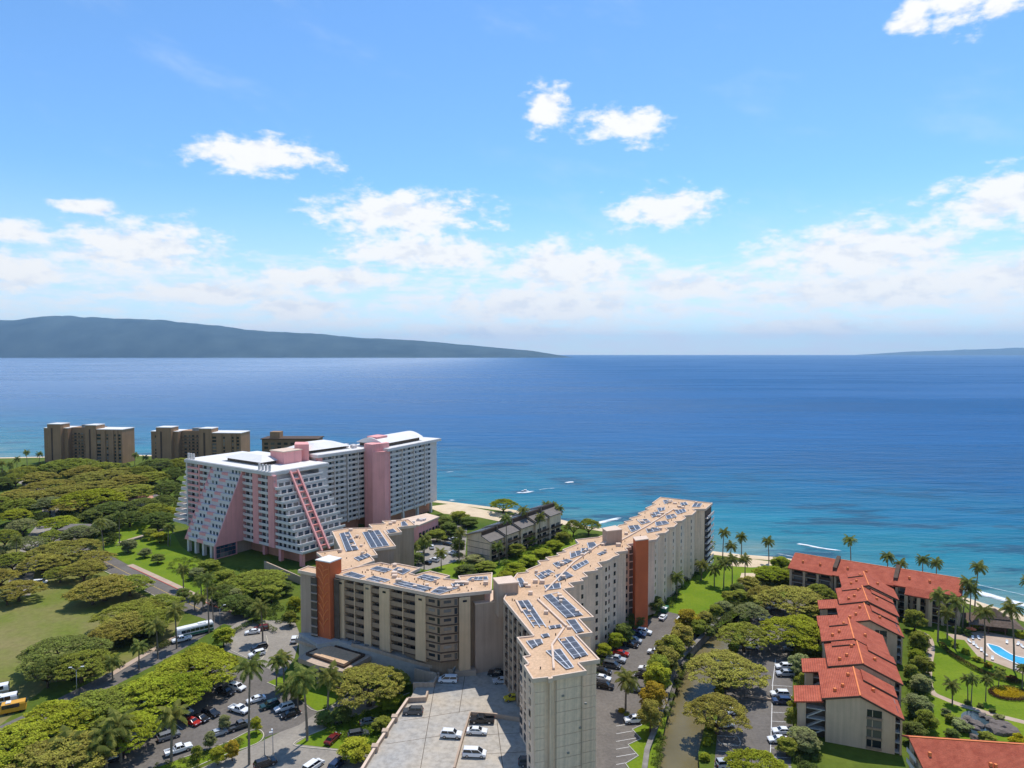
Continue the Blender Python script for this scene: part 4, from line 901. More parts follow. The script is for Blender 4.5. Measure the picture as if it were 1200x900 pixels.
# far slab
zf = [6.5+2.58*k for k in range(13)]
SA = Face((-93, 325), (-75, 348)); SB = Face((-63.5, 347), (-42, 388))
for F, bays, d in ((SA, [(2.4, 9.5), (10, 16.8), (18, 24), (24.6, 29)], 26), (SB, [(1.5, 11.8), (12.6, 22.3), (23.1, 32.2), (33, 40.5)], 24)):
    H.part('wall', MB().prism(F.quad(0, F.L, 1.3, d), 5.5, 40), 'hotel_wall')
    H.part('undercroft', MB().prism(F.quad(1, F.L-2, 4, d-3), 0, 5.5), 'salmon')
    for (a, b) in bays:
        balconies(H, F, a, b, zf, 1.2, 0.95, 'hotel_wall', 'glass_dark', (2, 1.7, 1.7), m_slab='hotel_white', slab=0.28)
    for i, (a, b) in enumerate(bays):
        H.part('fin', MB().prism(F.quad(a-0.5, a, -0.35, 1.4), 5.5, 40), 'hotel_white' if i else 'pink')
    r_ = H.part('roof', MB().prism(F.quad(-1, F.L+1.2, -1.2, d+1), 40, 41.4), 'hotel_white')
    H.part('roof_membrane', MB().prism(F.quad(-0.4, F.L+0.6, -0.6, d+0.4), 41.4, 41.52), 'white_roof', sub=r_)
    if F is SA:
        H.part('plant_wall', MB().prism(F.quad(1, 22, 8, 22), 41.5, 43), 'recess', sub=r_); hip(H, F, -1, 24, 5, 24, 43, 45.6, 7, 'white_roof', r_)
        for i, (x, y, s) in enumerate([(25, 4, 1.0), (27, 7, 1.2), (24, 9, 0.8), (26, 12, 1.2)]): H.part('roof_unit', MB().prism(F.quad(x-s, x+s, y-s, y+s), 41.5, 43), 'hotel_white', sub=r_)
    else:
        H.part('plant_wall', MB().prism(F.quad(2, 34, 4.5, 20), 41.5, 43.4), 'recess', sub=r_)
        v = []; nseg = 12                                     # shallow vaulted white roof
        for x in (0.5, 36):
            for j in range(nseg+1):
                t = j/nseg; v.append(F.at(x, 3.2+18*t, 43.4+2.8*math.sin(math.pi*t)))
        q_ = MB().add(v, [(j, j+1, nseg+2+j, nseg+1+j) for j in range(nseg)]+[tuple(range(nseg+1)), tuple(range(2*nseg+1, nseg, -1)), (0, nseg+1, 2*nseg+1, nseg)])
        H.part('vaulted_roof', q_, 'white_roof', sub=r_)
H.part('pier', MB().prism(SA.quad(0, 1.9, -0.4, 1.6), 5.5, 40), 'pink')
H.part('lift_tower', MB().prism([(-75.5, 346.5), (-70.5, 342.5), (-63.3, 350), (-68, 358)], 0, 44.0), 'pink')
H.part('lift_tower', MB().prism([(-76, 356), (-70, 352), (-66, 360), (-72, 364)], 38, 46.6), 'pink')
H.part('pier', MB().prism([(-70.4, 342.4), (-64.6, 344.6), (-62.8, 348), (-66, 350)], 0, 40.2), 'pink')
H.part('penthouse', MB().prism(PL([(345, 522), (362, 522), (361, 519), (346, 519)], 46), 36, 46.5), 'pink')
H.part('bridge_wall', MB().prism([(-97, 322), (-92, 325), (-86, 345), (-110, 345)], 5, 38), 'hotel_wall')
SBn = Face(SB.at(SB.L, 1.3, 0), SB.at(SB.L, 24, 0))
for z in zf:
    H.shared('balcony_parapet', 'sbe', bx(0, 20, -1.2, -1.05, 0, 1.0), 'hotel_white', SBn.at(1, 0, z), SBn.ang)
    H.shared('balcony_slab', 'sbs', bx(0, 20, -1.2, 0.0, -0.25, 0), 'hotel_white', SBn.at(1, 0, z), SBn.ang)
for s in (2, 14, 27, 40): H.part('column', MB().prism(SB.quad(s-0.6, s+0.6, 0.6, 1.8), 0, 5.5), 'hotel_white')
# low pink annex beside it
A = PL([(470, 609), (500, 602), (515, 606), (491, 616), (478, 615)], 9)
X = Thing('hotel_annex', (*A[0], 0), 'low pink flat-roofed annex between the hotel and the car park', 'building')
X.part('wall', MB().prism(inset(A, 0.5), 0, 8.6), 'pink'); X.part('roof', MB().prism(A, 8.6, 9.3), 'roof_edge')
F = Face(P(491, 616, 9), P(515, 606, 9))
for k in range(6): X.shared('window', 'w', window_mesh(2.0, 4.0), 'glass_dark', F.at(F.L*(k+0.6)/6.3, 0.42, 1.2), F.ang)
mb = MB()
for k in range(7):
    p = F.at(random.uniform(2, F.L-2), random.uniform(2.5, 6), 9.3); mb.box(p.x-0.6, p.x+0.6, p.y-0.6, p.y+0.6, 9.3, 10.2)
X.part('roof_unit', mb, 'hotel_white', kind='stuff')
# garden wall by the hotel
A = PL([(310, 658), (338, 670), (352, 676), (356, 668)], 3)
gw = MB(); strip(gw, A, 0.5, 0, 3.2); tag(gw.build('garden_wall', MATS['beige_wall']), 'pale retaining wall in front of the pink hotel', 'wall')

# ------------------------------------------------------------------ brown towers down the coast
def brown_tower(pxl, pxr, d, ztop, label, off):
    xl, xr = (pxl-600)/800*(d+7), (pxr-600)/800*(d+14); w = xr-xl
    T = Thing('apartment_tower', ((xl+xr)/2, d, 0), label, 'building', 'brown towers by the sea')
    F = Face((xl, d+6), (xr, d+off)); L = F.L
    T.part('wall', MB().prism(F.quad(0, L*0.30, 1, 16), 0, ztop-3).prism(F.quad(L*0.30, L*0.52, 5.5, 18), 0, ztop-2.6).prism(F.quad(L*0.52, L*0.62, 4, 18), 0, ztop-2.6).prism(F.quad(L*0.60, L, -2, 14), 0, ztop-3.4), 'brown_tower')
    T.part('roof', MB().prism(F.quad(-0.3, L*0.30, 0.7, 16.3), ztop-3, ztop-2.5), 'white_roof'); T.part('roof', MB().prism(F.quad(L*0.605, L+0.3, -2.3, 14.3), ztop-3.4, ztop-2.9), 'white_roof')
    for (a, b, z) in [(0.085, 0.25, ztop+0.6), (0.555, 0.69, ztop)]:
        t = T.part('stair_tower', MB().prism(F.quad(L*a, L*b, -2.6, 8), 0, z), 'brown_tower'); T.part('cap', MB().prism(F.quad(L*a-0.2, L*b+0.2, -2.8, 8.2), z, z+0.5), 'white_roof', sub=t)
        T.part('slot', MB().prism(F.quad(L*(a+0.045), L*(a+0.065), -2.68, -2.4), 2, z-3), 'brown_trim', sub=t)
    T.part('plant_room', MB().prism(F.quad(L*0.41, L*0.53, 7, 13), ztop-2.6, ztop-0.4), 'metal_grey')
    zs = [0.8+2.68*k for k in range(9)]
    for (u, y, ww) in [(0.060, 0.95, 2.6), (0.285, 1.5, 2.0), (0.345, 5.4, 2.0), (0.39, 5.4, 1.2), (0.43, 5.4, 2.0), (0.475, 5.4, 1.2), (0.51, 5.4, 2.0), (0.54, 3.9, 1.3), (0.715, -2.1, 3.2), (0.82, -2.1, 1.4), (0.915, -2.1, 1.3), (0.97, -2.1, 1.8)]:
        for z in zs: T.shared('window', ('w', ww), window_mesh(ww, 1.7, 0.3), 'glass_dark', F.at(L*u, y, z), F.ang)
    for (u0, u1) in [(0.75, 0.80), (0.845, 0.90), (0.93, 0.955)]: T.part('pier', MB().prism(F.quad(L*u0, L*u1, -2.7, -1.9), 0, ztop-3.4), 'brown_tower')
    for k in range(9): T.part('gallery_rail', MB().prism(F.quad(L*0.305, L*0.55, 5.0, 5.2), zs[k]-0.5, zs[k]+0.45), 'brown_tower_dark')
brown_tower(49, 154, 556, 31.0, 'brown apartment tower by the sea, nearer the left edge of the picture', 0)
brown_tower(175, 290, 540, 30.0, 'brown apartment tower by the sea, just left of the pink hotel', 0)
T = Thing('apartment_tower', (-165, 480, 0), 'dark brown block peeping over the white roof of the pink hotel', 'building', 'brown towers by the sea')
F = Face((-176, 478), (-137, 478)); T.part('wall', MB().prism(F.quad(0, F.L, 0, 14), 0, 29.5), 'brown_tower_dark'); T.part('eaves', MB().prism(F.quad(-0.8, F.L+0.8, -0.8, 15), 29.5, 30.1), 'brown_trim')
T.part('plant_room', MB().prism(F.quad(5, 12, 2, 9), 30.1, 34.5), 'brown_tower')
for k in range(8):
    for z in (20, 22.8, 25.6): T.shared('window', 'w', window_mesh(2.6, 1.6, 0.3), 'glass_dark', F.at(3+k*4.6, -0.05, z), F.ang)

# ------------------------------------------------------------------ grey gabled condos by the beach
G0 = P(561, 658, 0); ax = (Vector((24.7-8, 341-4))-Vector((-14, 294))).normalized()
GT = Thing('gabled_condo_row', (G0.x, G0.y, 0), 'staggered row of grey gabled condos with solar panels near the beach', 'building')
rt_ = Vector((ax.y, -ax.x))
def gpt(o, u, v, z): p = o+rt_*u+ax*v; return Vector((p.x, p.y, z))
org = Vector((-14.0, 293.5))
for k in range(5):
    o = org+ax*(k*10.6)+rt_*(k*0.9); zr, zl = 12.8+0.85*k, 0; up_ = 0.4+0.85*k
    def pris(poly, v0, v1):
        n = len(poly); return MB().add([gpt(o, u, v0, z) for u, z in poly]+[gpt(o, u, v1, z) for u, z in poly], [tuple(range(n)), tuple(range(2*n-1, n-1, -1))]+[(i, n+i, n+(i+1) % n, (i+1) % n) for i in range(n)])
    GT.part('wall', pris([(-7, 0), (5.4, 0), (5.4, 8.8+up_), (1.1, 10.4+up_), (0.9, zr-0.4), (-7, 9.6+up_)], 0, 10.2), 'grey_wall')
    r1 = GT.part('roof', pris([(-7.8, 9.45+up_), (1.1, zr-0.2), (1.1, zr+0.15), (-7.8, 9.8+up_)], -0.6, 10.8), 'grey_shingle')
    GT.part('roof', pris([(1.15, 10.35+up_), (6.2, 8.3+up_), (6.2, 8.65+up_), (1.15, 10.75+up_)], -0.6, 10.8), 'grey_shingle')
    GT.part('clerestory', pris([(1.0, 10.3+up_), (1.35, 10.3+up_), (1.35, zr), (1.0, zr)], -0.2, 10.4), 'brown_trim')
    for i in range(3):
        for j in range(4):
            u0 = -7.2+i*2.65; v0 = 0.3+j*2.55; zz = lambda u: 9.86+up_+(u+7.8)*(zr+0.15-9.8-up_)/8.9+0.10
            c = [gpt(o, u, v, zz(u)) for u, v in ((u0, v0), (u0+2.5, v0), (u0+2.5, v0+2.4), (u0, v0+2.4))]
            GT.part('solar_panel', MB().add(c+[p+Vector((0, 0, 0.06)) for p in c], [(3,2,1,0),(4,5,6,7),(0,1,5,4),(1,2,6,5),(2,3,7,6),(3,0,4,7)]), 'solar', sub=r1)
    FR = Face(gpt(o, 5.4, 0, 0), gpt(o, 5.4, 10.2, 0))
    for zz_ in (0.6, 3.3, 6.0):
        GT.shared('window', 'gw', window_mesh(3.2, 1.8), 'glass_dark', FR.at(3.0, -0.05, zz_), FR.ang); GT.shared('window', 'gw', window_mesh(3.2, 1.8), 'glass_dark', FR.at(7.4, -0.05, zz_), FR.ang)
        GT.shared('balcony_parapet', 'gb', bx(0, 9.4, -1.3, -1.15, 0, 1.0), 'brown_trim', FR.at(0.4, 0, zz_), FR.ang)
    if k == 0:
        FN = Face(gpt(o, -7, 0, 0), gpt(o, 5.4, 0, 0))
        for zz_ in (2.6, 5.2, 7.9): GT.part('ledge', MB().prism(FN.quad(0.02, FN.L-0.02, -0.1, 0.1), zz_, zz_+0.16), 'brown_trim')
        GT.part('side_porch', MB().prism([tuple(gpt(o, u, v, 0)[:2]) for u, v in ((-9.6, 4), (-7, 4), (-7, 10), (-9.6, 10))], 0, 8.9), 'salmon')

# ------------------------------------------------------------------ red-roofed condos
def red_row(T, units, rz_list, front_detail=True):
    for i, ((ox, oy), zr) in enumerate(zip(units, rz_list)):
        o = Vector((ox, oy)); ay = Vector((0.36, 0.933)); ar = Vector((0.933, -0.36)); Ln = 15.0
        def pt(u, v, z): p = o+ar*u+ay*v; return Vector((p.x, p.y, z))
        def pris(poly, v0, v1):
            n = len(poly); return MB().add([pt(u, v0, z) for u, z in poly]+[pt(u, v1, z) for u, z in poly], [tuple(range(n)), tuple(range(2*n-1, n-1, -1))]+[(k, n+k, n+(k+1) % n, (k+1) % n) for k in range(n)])
        sl, sr = 0.255, 0.43
        def zl(u): return zr+u*sl if u < 0 else zr-u*sr
        T.part('wall', pris([(-7.0, 0), (7.2, 0), (7.2, zl(7.2)-0.35), (0, zr-0.35), (-7.0, zl(-7.0)-0.35)], 0.5, Ln), 'red_wall')
        r_ = T.part('roof', pris([(-7.9, zl(-7.9)-0.3), (0, zr-0.3), (0, zr+0.05), (-7.9, zl(-7.9)+0.05)], 0, Ln+0.3).add(*(lambda q: (q.v, q.f))(pris([(0.0, zr-0.3), (8.9, zl(8.9)-0.3), (8.9, zl(8.9)+0.05), (0.0, zr+0.05)], 0, Ln+0.3))), 'red_tile')
        for (u0, u1, v0, lift) in (((1.6, 8.9, 9.4, 0.5),), ((2.4, 8.9, 10.8, 0.45), (-6.2, -0.6, 11.6, 0.4)), ((-5.4, -0.6, 9.8, 0.4),))[i % 3]:      # roof sections that step up over a slit
            st_ = T.part('roof_step', pris([(u0, zl(u0)-0.1), (u1, zl(u1)-0.1), (u1, zl(u1)+lift), (u0, zl(u0)+lift)], v0, Ln+0.25), 'red_tile')
            T.part('step_board', MB().bar(pt(u0, v0-0.08, zl(u0)+lift-0.28), pt(u1, v0-0.08, zl(u1)+lift-0.28), 0.14, 0.5), 'brown_trim', sub=st_)
        rc = MB(); rc.bar(pt(0, -0.02, zr+0.1), pt(0, Ln+0.3, zr+0.1), 0.3, 0.14); T.part('ridge_cap', rc, 'rust_relief', sub=r_)
        vg = MB()
        for a, b in ((-7.9, 0), (0, 8.9)): vg.bar(pt(a, -0.05, zl(a)-0.2), pt(b, -0.05, zl(b)-0.2), 0.12, 0.42)
        T.part('verge_board', vg, 'brown_trim', sub=r_)
        for (u, v) in ((-3.2, 5), (-5, 3), (3.4, 6.5), (-1.6, 10.5)):
            c = pt(u, v, zl(u)); T.shared('roof_vent', 'rv', bx(-0.3, 0.3, -0.3, 0.3, -0.1, 0.75), 'rust_relief', c, 0.0)
        if i != 2:
            # left wing with stair hall
            T.part('stair_wall', pris([(-13.0, 0), (-11.2, 0), (-11.2, 8.4), (-13.0, 8.1)], 0.6, 7.5), 'red_wall')
            T.part('stair_recess', pris([(-11.2, 0), (-7.0, 0), (-7.0, 8.6), (-11.2, 8.4)], 2.4, 7.5), 'recess')
            T.part('stair_roof', pris([(-13.8, 8.2), (-7.6, 9.35), (-7.6, 9.7), (-13.8, 8.55)], 0, 8.2), 'red_tile')
            for f in range(3):
                st = MB(); st.add(*(lambda q: (q.v, q.f))(pris([(-11.1, 2.3+2.4*f), (-7.1, 2.3+2.4*f), (-7.1, 2.5+2.4*f), (-11.1, 2.5+2.4*f)], 0.7, 2.5)))
                T.part('landing', st, 'concrete'); T.part('stair_flight', MB().bar(pt(-11, 1.2, 0.2+2.4*f), pt(-7.6, 1.2, 2.4+2.4*f), 0.9, 0.25), 'concrete')
        F = Face(pt(-7.0, 0.5, 0), pt(7.2, 0.5, 0))
        for f in range(4):
            zf_ = 0.5+2.3*f; T.shared('window', 'rw', window_mesh(3.0, 1.6), 'glass_dark', F.at(10.0, -0.06, zf_+0.35), F.ang)
            T.shared('window_ledge', 'rl', bx(-1.6, 1.6, -0.25, 0, 0, 0.5), 'tan_panel', F.at(10.0, -0.02, zf_-0.2), F.ang)
            T.shared('mullion', 'rm', bx(-0.07, 0.07, -0.14, 0, 0, 1.5), 'red_wall', F.at(9.6, -0.02, zf_+0.4), F.ang)
        T.part('corner_bay', pris([(7.2, 0), (8.0, 0), (8.0, zl(8.0)-0.35), (7.2, zl(7.2)-0.35)], 2.2, Ln-1), 'recess')
        FR = Face(pt(8.0, 0.5, 0), pt(8.0, Ln, 0))
        for f in range(4):
            zf_ = 0.3+2.25*f
            T.shared('balcony_slab', 'rbs', bx(0.2, Ln-1, -0.9, 0.9, 0, 0.22), 'concrete', FR.at(0, 0.3, zf_+(2.0 if f else 0)*0), FR.ang)
            T.shared('balcony_rail', 'rbr', bx(0.2, Ln-1, -0.9, -0.8, 0.2, 1.0), 'metal_grey', FR.at(0, 0.3, zf_), FR.ang)
            for k in range(3): T.shared('window', 'rwb', window_mesh(2.8, 1.6), 'glass_dark', FR.at(3+k*4, 0.0, zf_+0.4), FR.ang)
        for k in range(3): T.part('post', MB().prism([tuple(pt(u, v, 0)[:2]) for u, v in ((8.2, 0.6+k*6.5), (8.6, 0.6+k*6.5), (8.6, 1.0+k*6.5), (8.2, 1.0+k*6.5))], 0, zl(8.4)-0.35), 'red_wall')
Rn = Thing('red_roof_condo', (79, 152, 0), 'nearer stepped cluster of red tiled condos beside the right car park', 'building', 'red-roofed condos')
red_row(Rn, [(79, 151.5), (87.2, 166.3), (91.8, 180.0)], [12.4, 13.0, 13.5])
Rf = Thing('red_roof_condo', (104, 194, 0), 'farther stepped cluster of red tiled condos, behind the nearer one', 'building', 'red-roofed condos')
red_row(Rf, [(104.5, 196.0), (110.8, 209.5), (118.0, 222.5)], [12.2, 12.9, 13.4])
# long building along the shore
Lb = Thing('red_roof_condo', (128, 244, 0), 'long red tiled condo block lying along the shore', 'building', 'red-roofed condos')
LF = Face((102.5, 250), (146, 218.5))
segs = [(0, 15.2, 0.0), (15.2, 34.5, 0.25), (34.5, LF.L, 0.5)]
for i, (a, b, dz) in enumerate(segs):
    def pr_(poly, x0, x1):
        n = len(poly); return MB().add([LF.at(x0, y, z) for y, z in poly]+[LF.at(x1, y, z) for y, z in poly], [tuple(range(n)), tuple(range(2*n-1, n-1, -1))]+[(k, n+k, n+(k+1) % n, (k+1) % n) for k in range(n)])
    Lb.part('wall', pr_([(2.2, 0), (17, 0), (17, 9.8), (10.5, 13+dz), (2.2, 10.6)], a+0.3, b-0.3), 'red_wall')
    r_ = Lb.part('roof', pr_([(0.0, 10.1+dz), (10.5, 13.2+dz), (18.4, 9.9+dz), (18.4, 10.25+dz), (10.5, 13.6+dz), (0.0, 10.45+dz)], a-0.2, b+0.25), 'red_tile')
    Lb.part('ridge_cap', MB().bar(LF.at(a, 10.5, 13.62+dz), LF.at(b, 10.5, 13.62+dz), 0.3, 0.14), 'rust_relief', sub=r_)
    if i: Lb.part('roof_dormer', pr_([(3.0, 11.2), (10.4, 13.2+dz), (10.4, 14.9+dz), (3.0, 12.7)], a-0.6, a+0.7), 'brown_trim')
    for k in range(2):
        c = LF.at(a+4+k*6, 5, 12.2+dz); Lb.shared('roof_vent', 'rv', bx(-0.3, 0.3, -0.3, 0.3, -0.3, 0.55), 'rust_relief', c, 0.0)
    nbay = max(2, round((b-a)/4.6))
    for k in range(nbay):
        x0 = a+0.6+(b-a-1.2)*k/nbay; x1 = a+0.6+(b-a-1.2)*(k+1)/nbay
        Lb.part('pier', MB().prism(LF.quad(x0-0.3, x0+0.5, 0.8, 2.3), 0, 10.2), 'red_wall')
        balconies(Lb, LF, x0+0.55, x1-0.35, [0.4, 2.9, 5.4, 7.9], 1.0, 0.95, 'brown_trim', 'glass_dark', (1, (x1-x0)*0.62, 1.7), m_slab='concrete', y0=1.15)
Lb.part('roof_apron', MB().add([LF.at(38, -3.2, 9.1), LF.at(46, -3.2, 9.1), LF.at(46, 0.3, 10.75), LF.at(38, 0.3, 10.75), LF.at(38, -3.2, 9.4), LF.at(46, -3.2, 9.4), LF.at(46, 0.3, 11.1), LF.at(38, 0.3, 11.1)], [(3,2,1,0),(4,5,6,7),(0,1,5,4),(1,2,6,5),(2,3,7,6),(3,0,4,7)]), 'red_tile')
for x in (38.4, 42, 45.4): Lb.part('pier', MB().prism(LF.quad(x-0.5, x+0.5, -2.7, -1.5), 0, 9.3), 'red_wall')
# red roof at the lower right corner
Cb = Thing('red_roof_condo', (97, 134, 0), 'red tiled roof cut off by the lower right corner', 'building', 'red-roofed condos')
CF = Face((80.5, 128), (130, 121.5))
def pr2(poly, x0, x1):
    n = len(poly); return MB().add([CF.at(x0, y, z) for y, z in poly]+[CF.at(x1, y, z) for y, z in poly], [tuple(range(n)), tuple(range(2*n-1, n-1, -1))]+[(k, n+k, n+(k+1) % n, (k+1) % n) for k in range(n)])
Cb.part('wall', pr2([(0.5, 0), (11.6, 0), (11.6, 9.4), (9.2, 10.6), (0.5, 7.4)], 1.2, CF.L), 'red_wall')
r_ = Cb.part('roof', pr2([(-1, 6.6), (9.4, 10.7), (12.6, 9.3), (12.6, 9.65), (9.4, 11.1), (-1, 7.0)], 0, CF.L), 'red_tile')
Cb.part('ridge_cap', MB().bar(CF.at(0, 9.4, 11.12), CF.at(CF.L, 9.4, 11.12), 0.3, 0.14), 'rust_relief', sub=r_)
for (u, v) in ((2.4, 5.5), (13, 4.2), (13.8, 4.0), (24, 5.5)): Cb.shared('roof_vent', 'rv', bx(-0.25, 0.25, -0.25, 0.25, -0.2, 0.7), 'rust_relief', CF.at(u, v, 7.0+(v+1)*0.395), 0.0)
CL = Face(CF.at(1.2, 11.6, 0), CF.at(1.2, 0.5, 0))
for f in range(4):
    Cb.shared('window', 'cw', window_mesh(1.8, 1.5), 'glass_dark', CL.at(3.2, -0.05, 0.5+2.3*f), CL.ang); Cb.shared('balcony_rail', 'cr', bx(0.8, 5.0, -0.9, -0.8, 0, 0.9), 'hotel_white', CL.at(0, 0, 0.3+2.3*f), CL.ang)
# ------------------------------------------------------------------ plants
def leaf_cloud(centers, radii, per, size, seed, up=0.95, flat=0.75, hemi=True):
    """leaf faces spread over clumps: arrays of quads"""
    r = np.random.default_rng(seed); V = []; 
    for (c, rad, n) in zip(centers, radii, per):
        d = r.normal(size=(n, 3)); d /= np.linalg.norm(d, axis=1)[:, None]
        if hemi: d[:, 2] = np.where(d[:, 2] < -0.25, -d[:, 2], d[:, 2])
        rr = r.uniform(0.72, 1.06, n)[:, None]
        p = np.array(c)+d*rr*np.array(rad)
        nn = d*0.6+np.array([0, 0, up])+r.normal(size=(n, 3))*0.55; nn /= np.linalg.norm(nn, axis=1)[:, None]
        t = np.cross(nn, r.normal(size=(n, 3))); t /= np.linalg.norm(t, axis=1)[:, None]; b = np.cross(nn, t)
        s = size*r.uniform(0.6, 1.35, n)[:, None]
        q = np.stack([p-t*s*0.5, p+b*s*flat*0.5, p+t*s*0.5, p-b*s*flat*0.5], axis=1); V.append(q.reshape(-1, 3))
    return np.concatenate(V)
def quads_mesh(name, V, m):
    n = len(V)//4; me = bpy.data.meshes.new(name)
    me.vertices.add(len(V)); me.vertices.foreach_set('co', V.astype(np.float32).ravel())
    me.loops.add(4*n); me.loops.foreach_set('vertex_index', np.arange(4*n, dtype=np.int32))
    me.polygons.add(n); me.polygons.foreach_set('loop_start', np.arange(0, 4*n, 4, dtype=np.int32))
    me.update(calc_edges=True); me.materials.append(MATS[m]); return me
def umbrella_crown(seed, Rr=8.0, h0=5.0, rise=3.9):
    r = random.Random(seed); cs, rd, pr_ = [], [], []; k = 0; a0 = r.uniform(0, 6.28)
    lob = [(r.uniform(0.82, 1.1), r.uniform(0, 6.28)) for _ in range(3)]
    while k < 300:
        a = r.uniform(0, 6.283); q = math.sqrt(r.uniform(0, 1))
        edge = 1+0.10*math.sin(3*a+lob[0][1])+0.08*math.sin(5*a+lob[1][1])
        rad = q*Rr*0.90*edge; z = h0+rise*(1-(q**2.2))+r.uniform(-0.6, 0.45)
        s = r.uniform(0.35, 0.95)*(1.0 if q < 0.8 else 0.9)
        cs.append((rad*math.cos(a), rad*math.sin(a), z)); rd.append((s*1.1, s*1.1, s*0.6)); pr_.append(int(105*s)); k += 1
    return leaf_cloud(cs, rd, pr_, 0.34, seed+50)
def umbrella_trunk(seed, Rr=8.0, h0=5.0, rise=3.9):
    r = random.Random(seed+9); mb = MB(); f = 2.1
    mb.tube([(0, 0, -0.3), (0.05, 0.05, 0.8), (0.1, 0, f)], [0.62, 0.45, 0.42], 8)
    for k in range(7):
        a = 6.283*k/7+r.uniform(-0.3, 0.3); e = r.uniform(0.55, 0.85)*Rr
        m_ = (0.42*e*math.cos(a), 0.42*e*math.sin(a), f+1.9+r.uniform(-.3, .3)); en = (e*math.cos(a), e*math.sin(a), h0+rise*0.35)
        mb.tube([(0.1, 0, f-0.25), m_, en], [0.26, 0.17, 0.06], 6)
        for s_ in (-1, 1):
            a2 = a+s_*r.uniform(0.35, 0.6); e2 = r.uniform(0.7, 0.95)*Rr
            mb.tube([m_, (0.72*e2*math.cos(a2), 0.72*e2*math.sin(a2), h0), (e2*math.cos(a2), e2*math.sin(a2), h0+rise*0.15)], [0.13, 0.09, 0.04], 5)
    return mb.mesh('trunk', MATS['bark'], True)
U_CROWN = [quads_mesh('crown', umbrella_crown(i), 'leaf') for i in range(5)]
U_TRUNK = [umbrella_trunk(i) for i in range(5)]
def round_crown(seed, Rr, h, n, size, low=0.15):
    r = random.Random(seed); cs, rd, pr_ = [], [], []
    for k in range(n):
        a = r.uniform(0, 6.283); t = r.uniform(low, 1); q = math.sqrt(max(0.05, 1-(2*t-1)**2*0.92))*r.uniform(0.35, 0.95)
        s = r.uniform(0.16, 0.36)*Rr
        cs.append((q*Rr*0.85*math.cos(a), q*Rr*0.85*math.sin(a), h*(0.1+0.82*t))); rd.append((s, s, s*0.8)); pr_.append(int(210*(s/Rr)**1.2/0.25)+20)
    return leaf_cloud(cs, rd, pr_, size, seed+80)
R_CROWN = [quads_mesh('crown', round_crown(20+i, 2.6, 5.6, 64, 0.24, 0.22), 'leaf') for i in range(4)]
B_CROWN = [quads_mesh('foliage', round_crown(40+i, 1.6, 2.1, 26, 0.30, 0.0), 'leaf') for i in range(4)]
def small_trunk():
    m = MB(); m.tube([(0, 0, -0.2), (0.05, 0, 1.2), (0, 0.1, 2.6), (0.1, 0, 4.2)], [0.2, 0.15, 0.11, 0.05], 7)
    for k in range(5):
        a = k*1.256; m.tube([(0, 0, 1.5+0.2*k), (0.9*math.cos(a), 0.9*math.sin(a), 2.6+0.25*k), (1.5*math.cos(a), 1.5*math.sin(a), 3.4+0.25*k)], [0.09, 0.06, 0.03], 5)
    return m.mesh('trunk', MATS['bark'], True)
R_TRUNK = small_trunk()
OLIVE, GREEN, BRIGHT, LIME, DARK, GOLD, BLUE = (0.370, 0.335, 0.080), (0.300, 0.330, 0.062), (0.345, 0.390, 0.042), (0.375, 0.400, 0.046), (0.190, 0.235, 0.065), (0.440, 0.330, 0.045), (0.310, 0.330, 0.150)
def jit(c, s=0.12): k = random.uniform(1-s, 1+s); return (c[0]*k*random.uniform(1-s/2, 1+s/2), c[1]*k, c[2]*k, 1)
def umb(px, py, wpx, h, tint, label, group):
    """flat-topped tree whose crown is seen centred on (px, py), wpx wide, h metres tall"""
    c = P(px, py, h*0.82); Rr = wpx/2*c.y/800.0; i = random.randrange(5)
    t = empty('shade_tree', (c.x, c.y, 0), random.uniform(0, 6.28)); tag(t, label, 'tree', group)
    s = Rr/8.4; sz = h/9.4
    o = link('trunk', U_TRUNK[i], t, scale=(s, s, sz)); o = link('crown', U_CROWN[i], t, scale=(s, s, sz)); o.color = jit(tint)
    return t
def rnd(px, py, wpx, hm, tint, label, group, name='garden_tree', cat='tree'):
    """round-headed tree, base at ground under the crown"""
    c = P(px, py, hm*0.5); Rr = wpx/2*c.y/800.0
    t = empty(name, (c.x, c.y, 0), random.uniform(0, 6.28)); tag(t, label, cat, group)
    s = Rr/2.5; sz = hm/5.6
    link('trunk', R_TRUNK, t, scale=(s, s, sz)); o = link('crown', random.choice(R_CROWN), t, scale=(s, s, sz)); o.color = jit(tint)
    return t
def bush(px, py, wpx, hm, tint, label, group=None, z=0.0):
    c = P(px, py, z+hm*0.4); Rr = wpx/2*c.y/800.0
    o = link('bush', random.choice(B_CROWN), None, (c.x, c.y, z), random.uniform(0, 6.28), (Rr/1.55, Rr/1.55, hm/2.1)); o.color = jit(tint)
    return tag(o, label, 'bush', group)

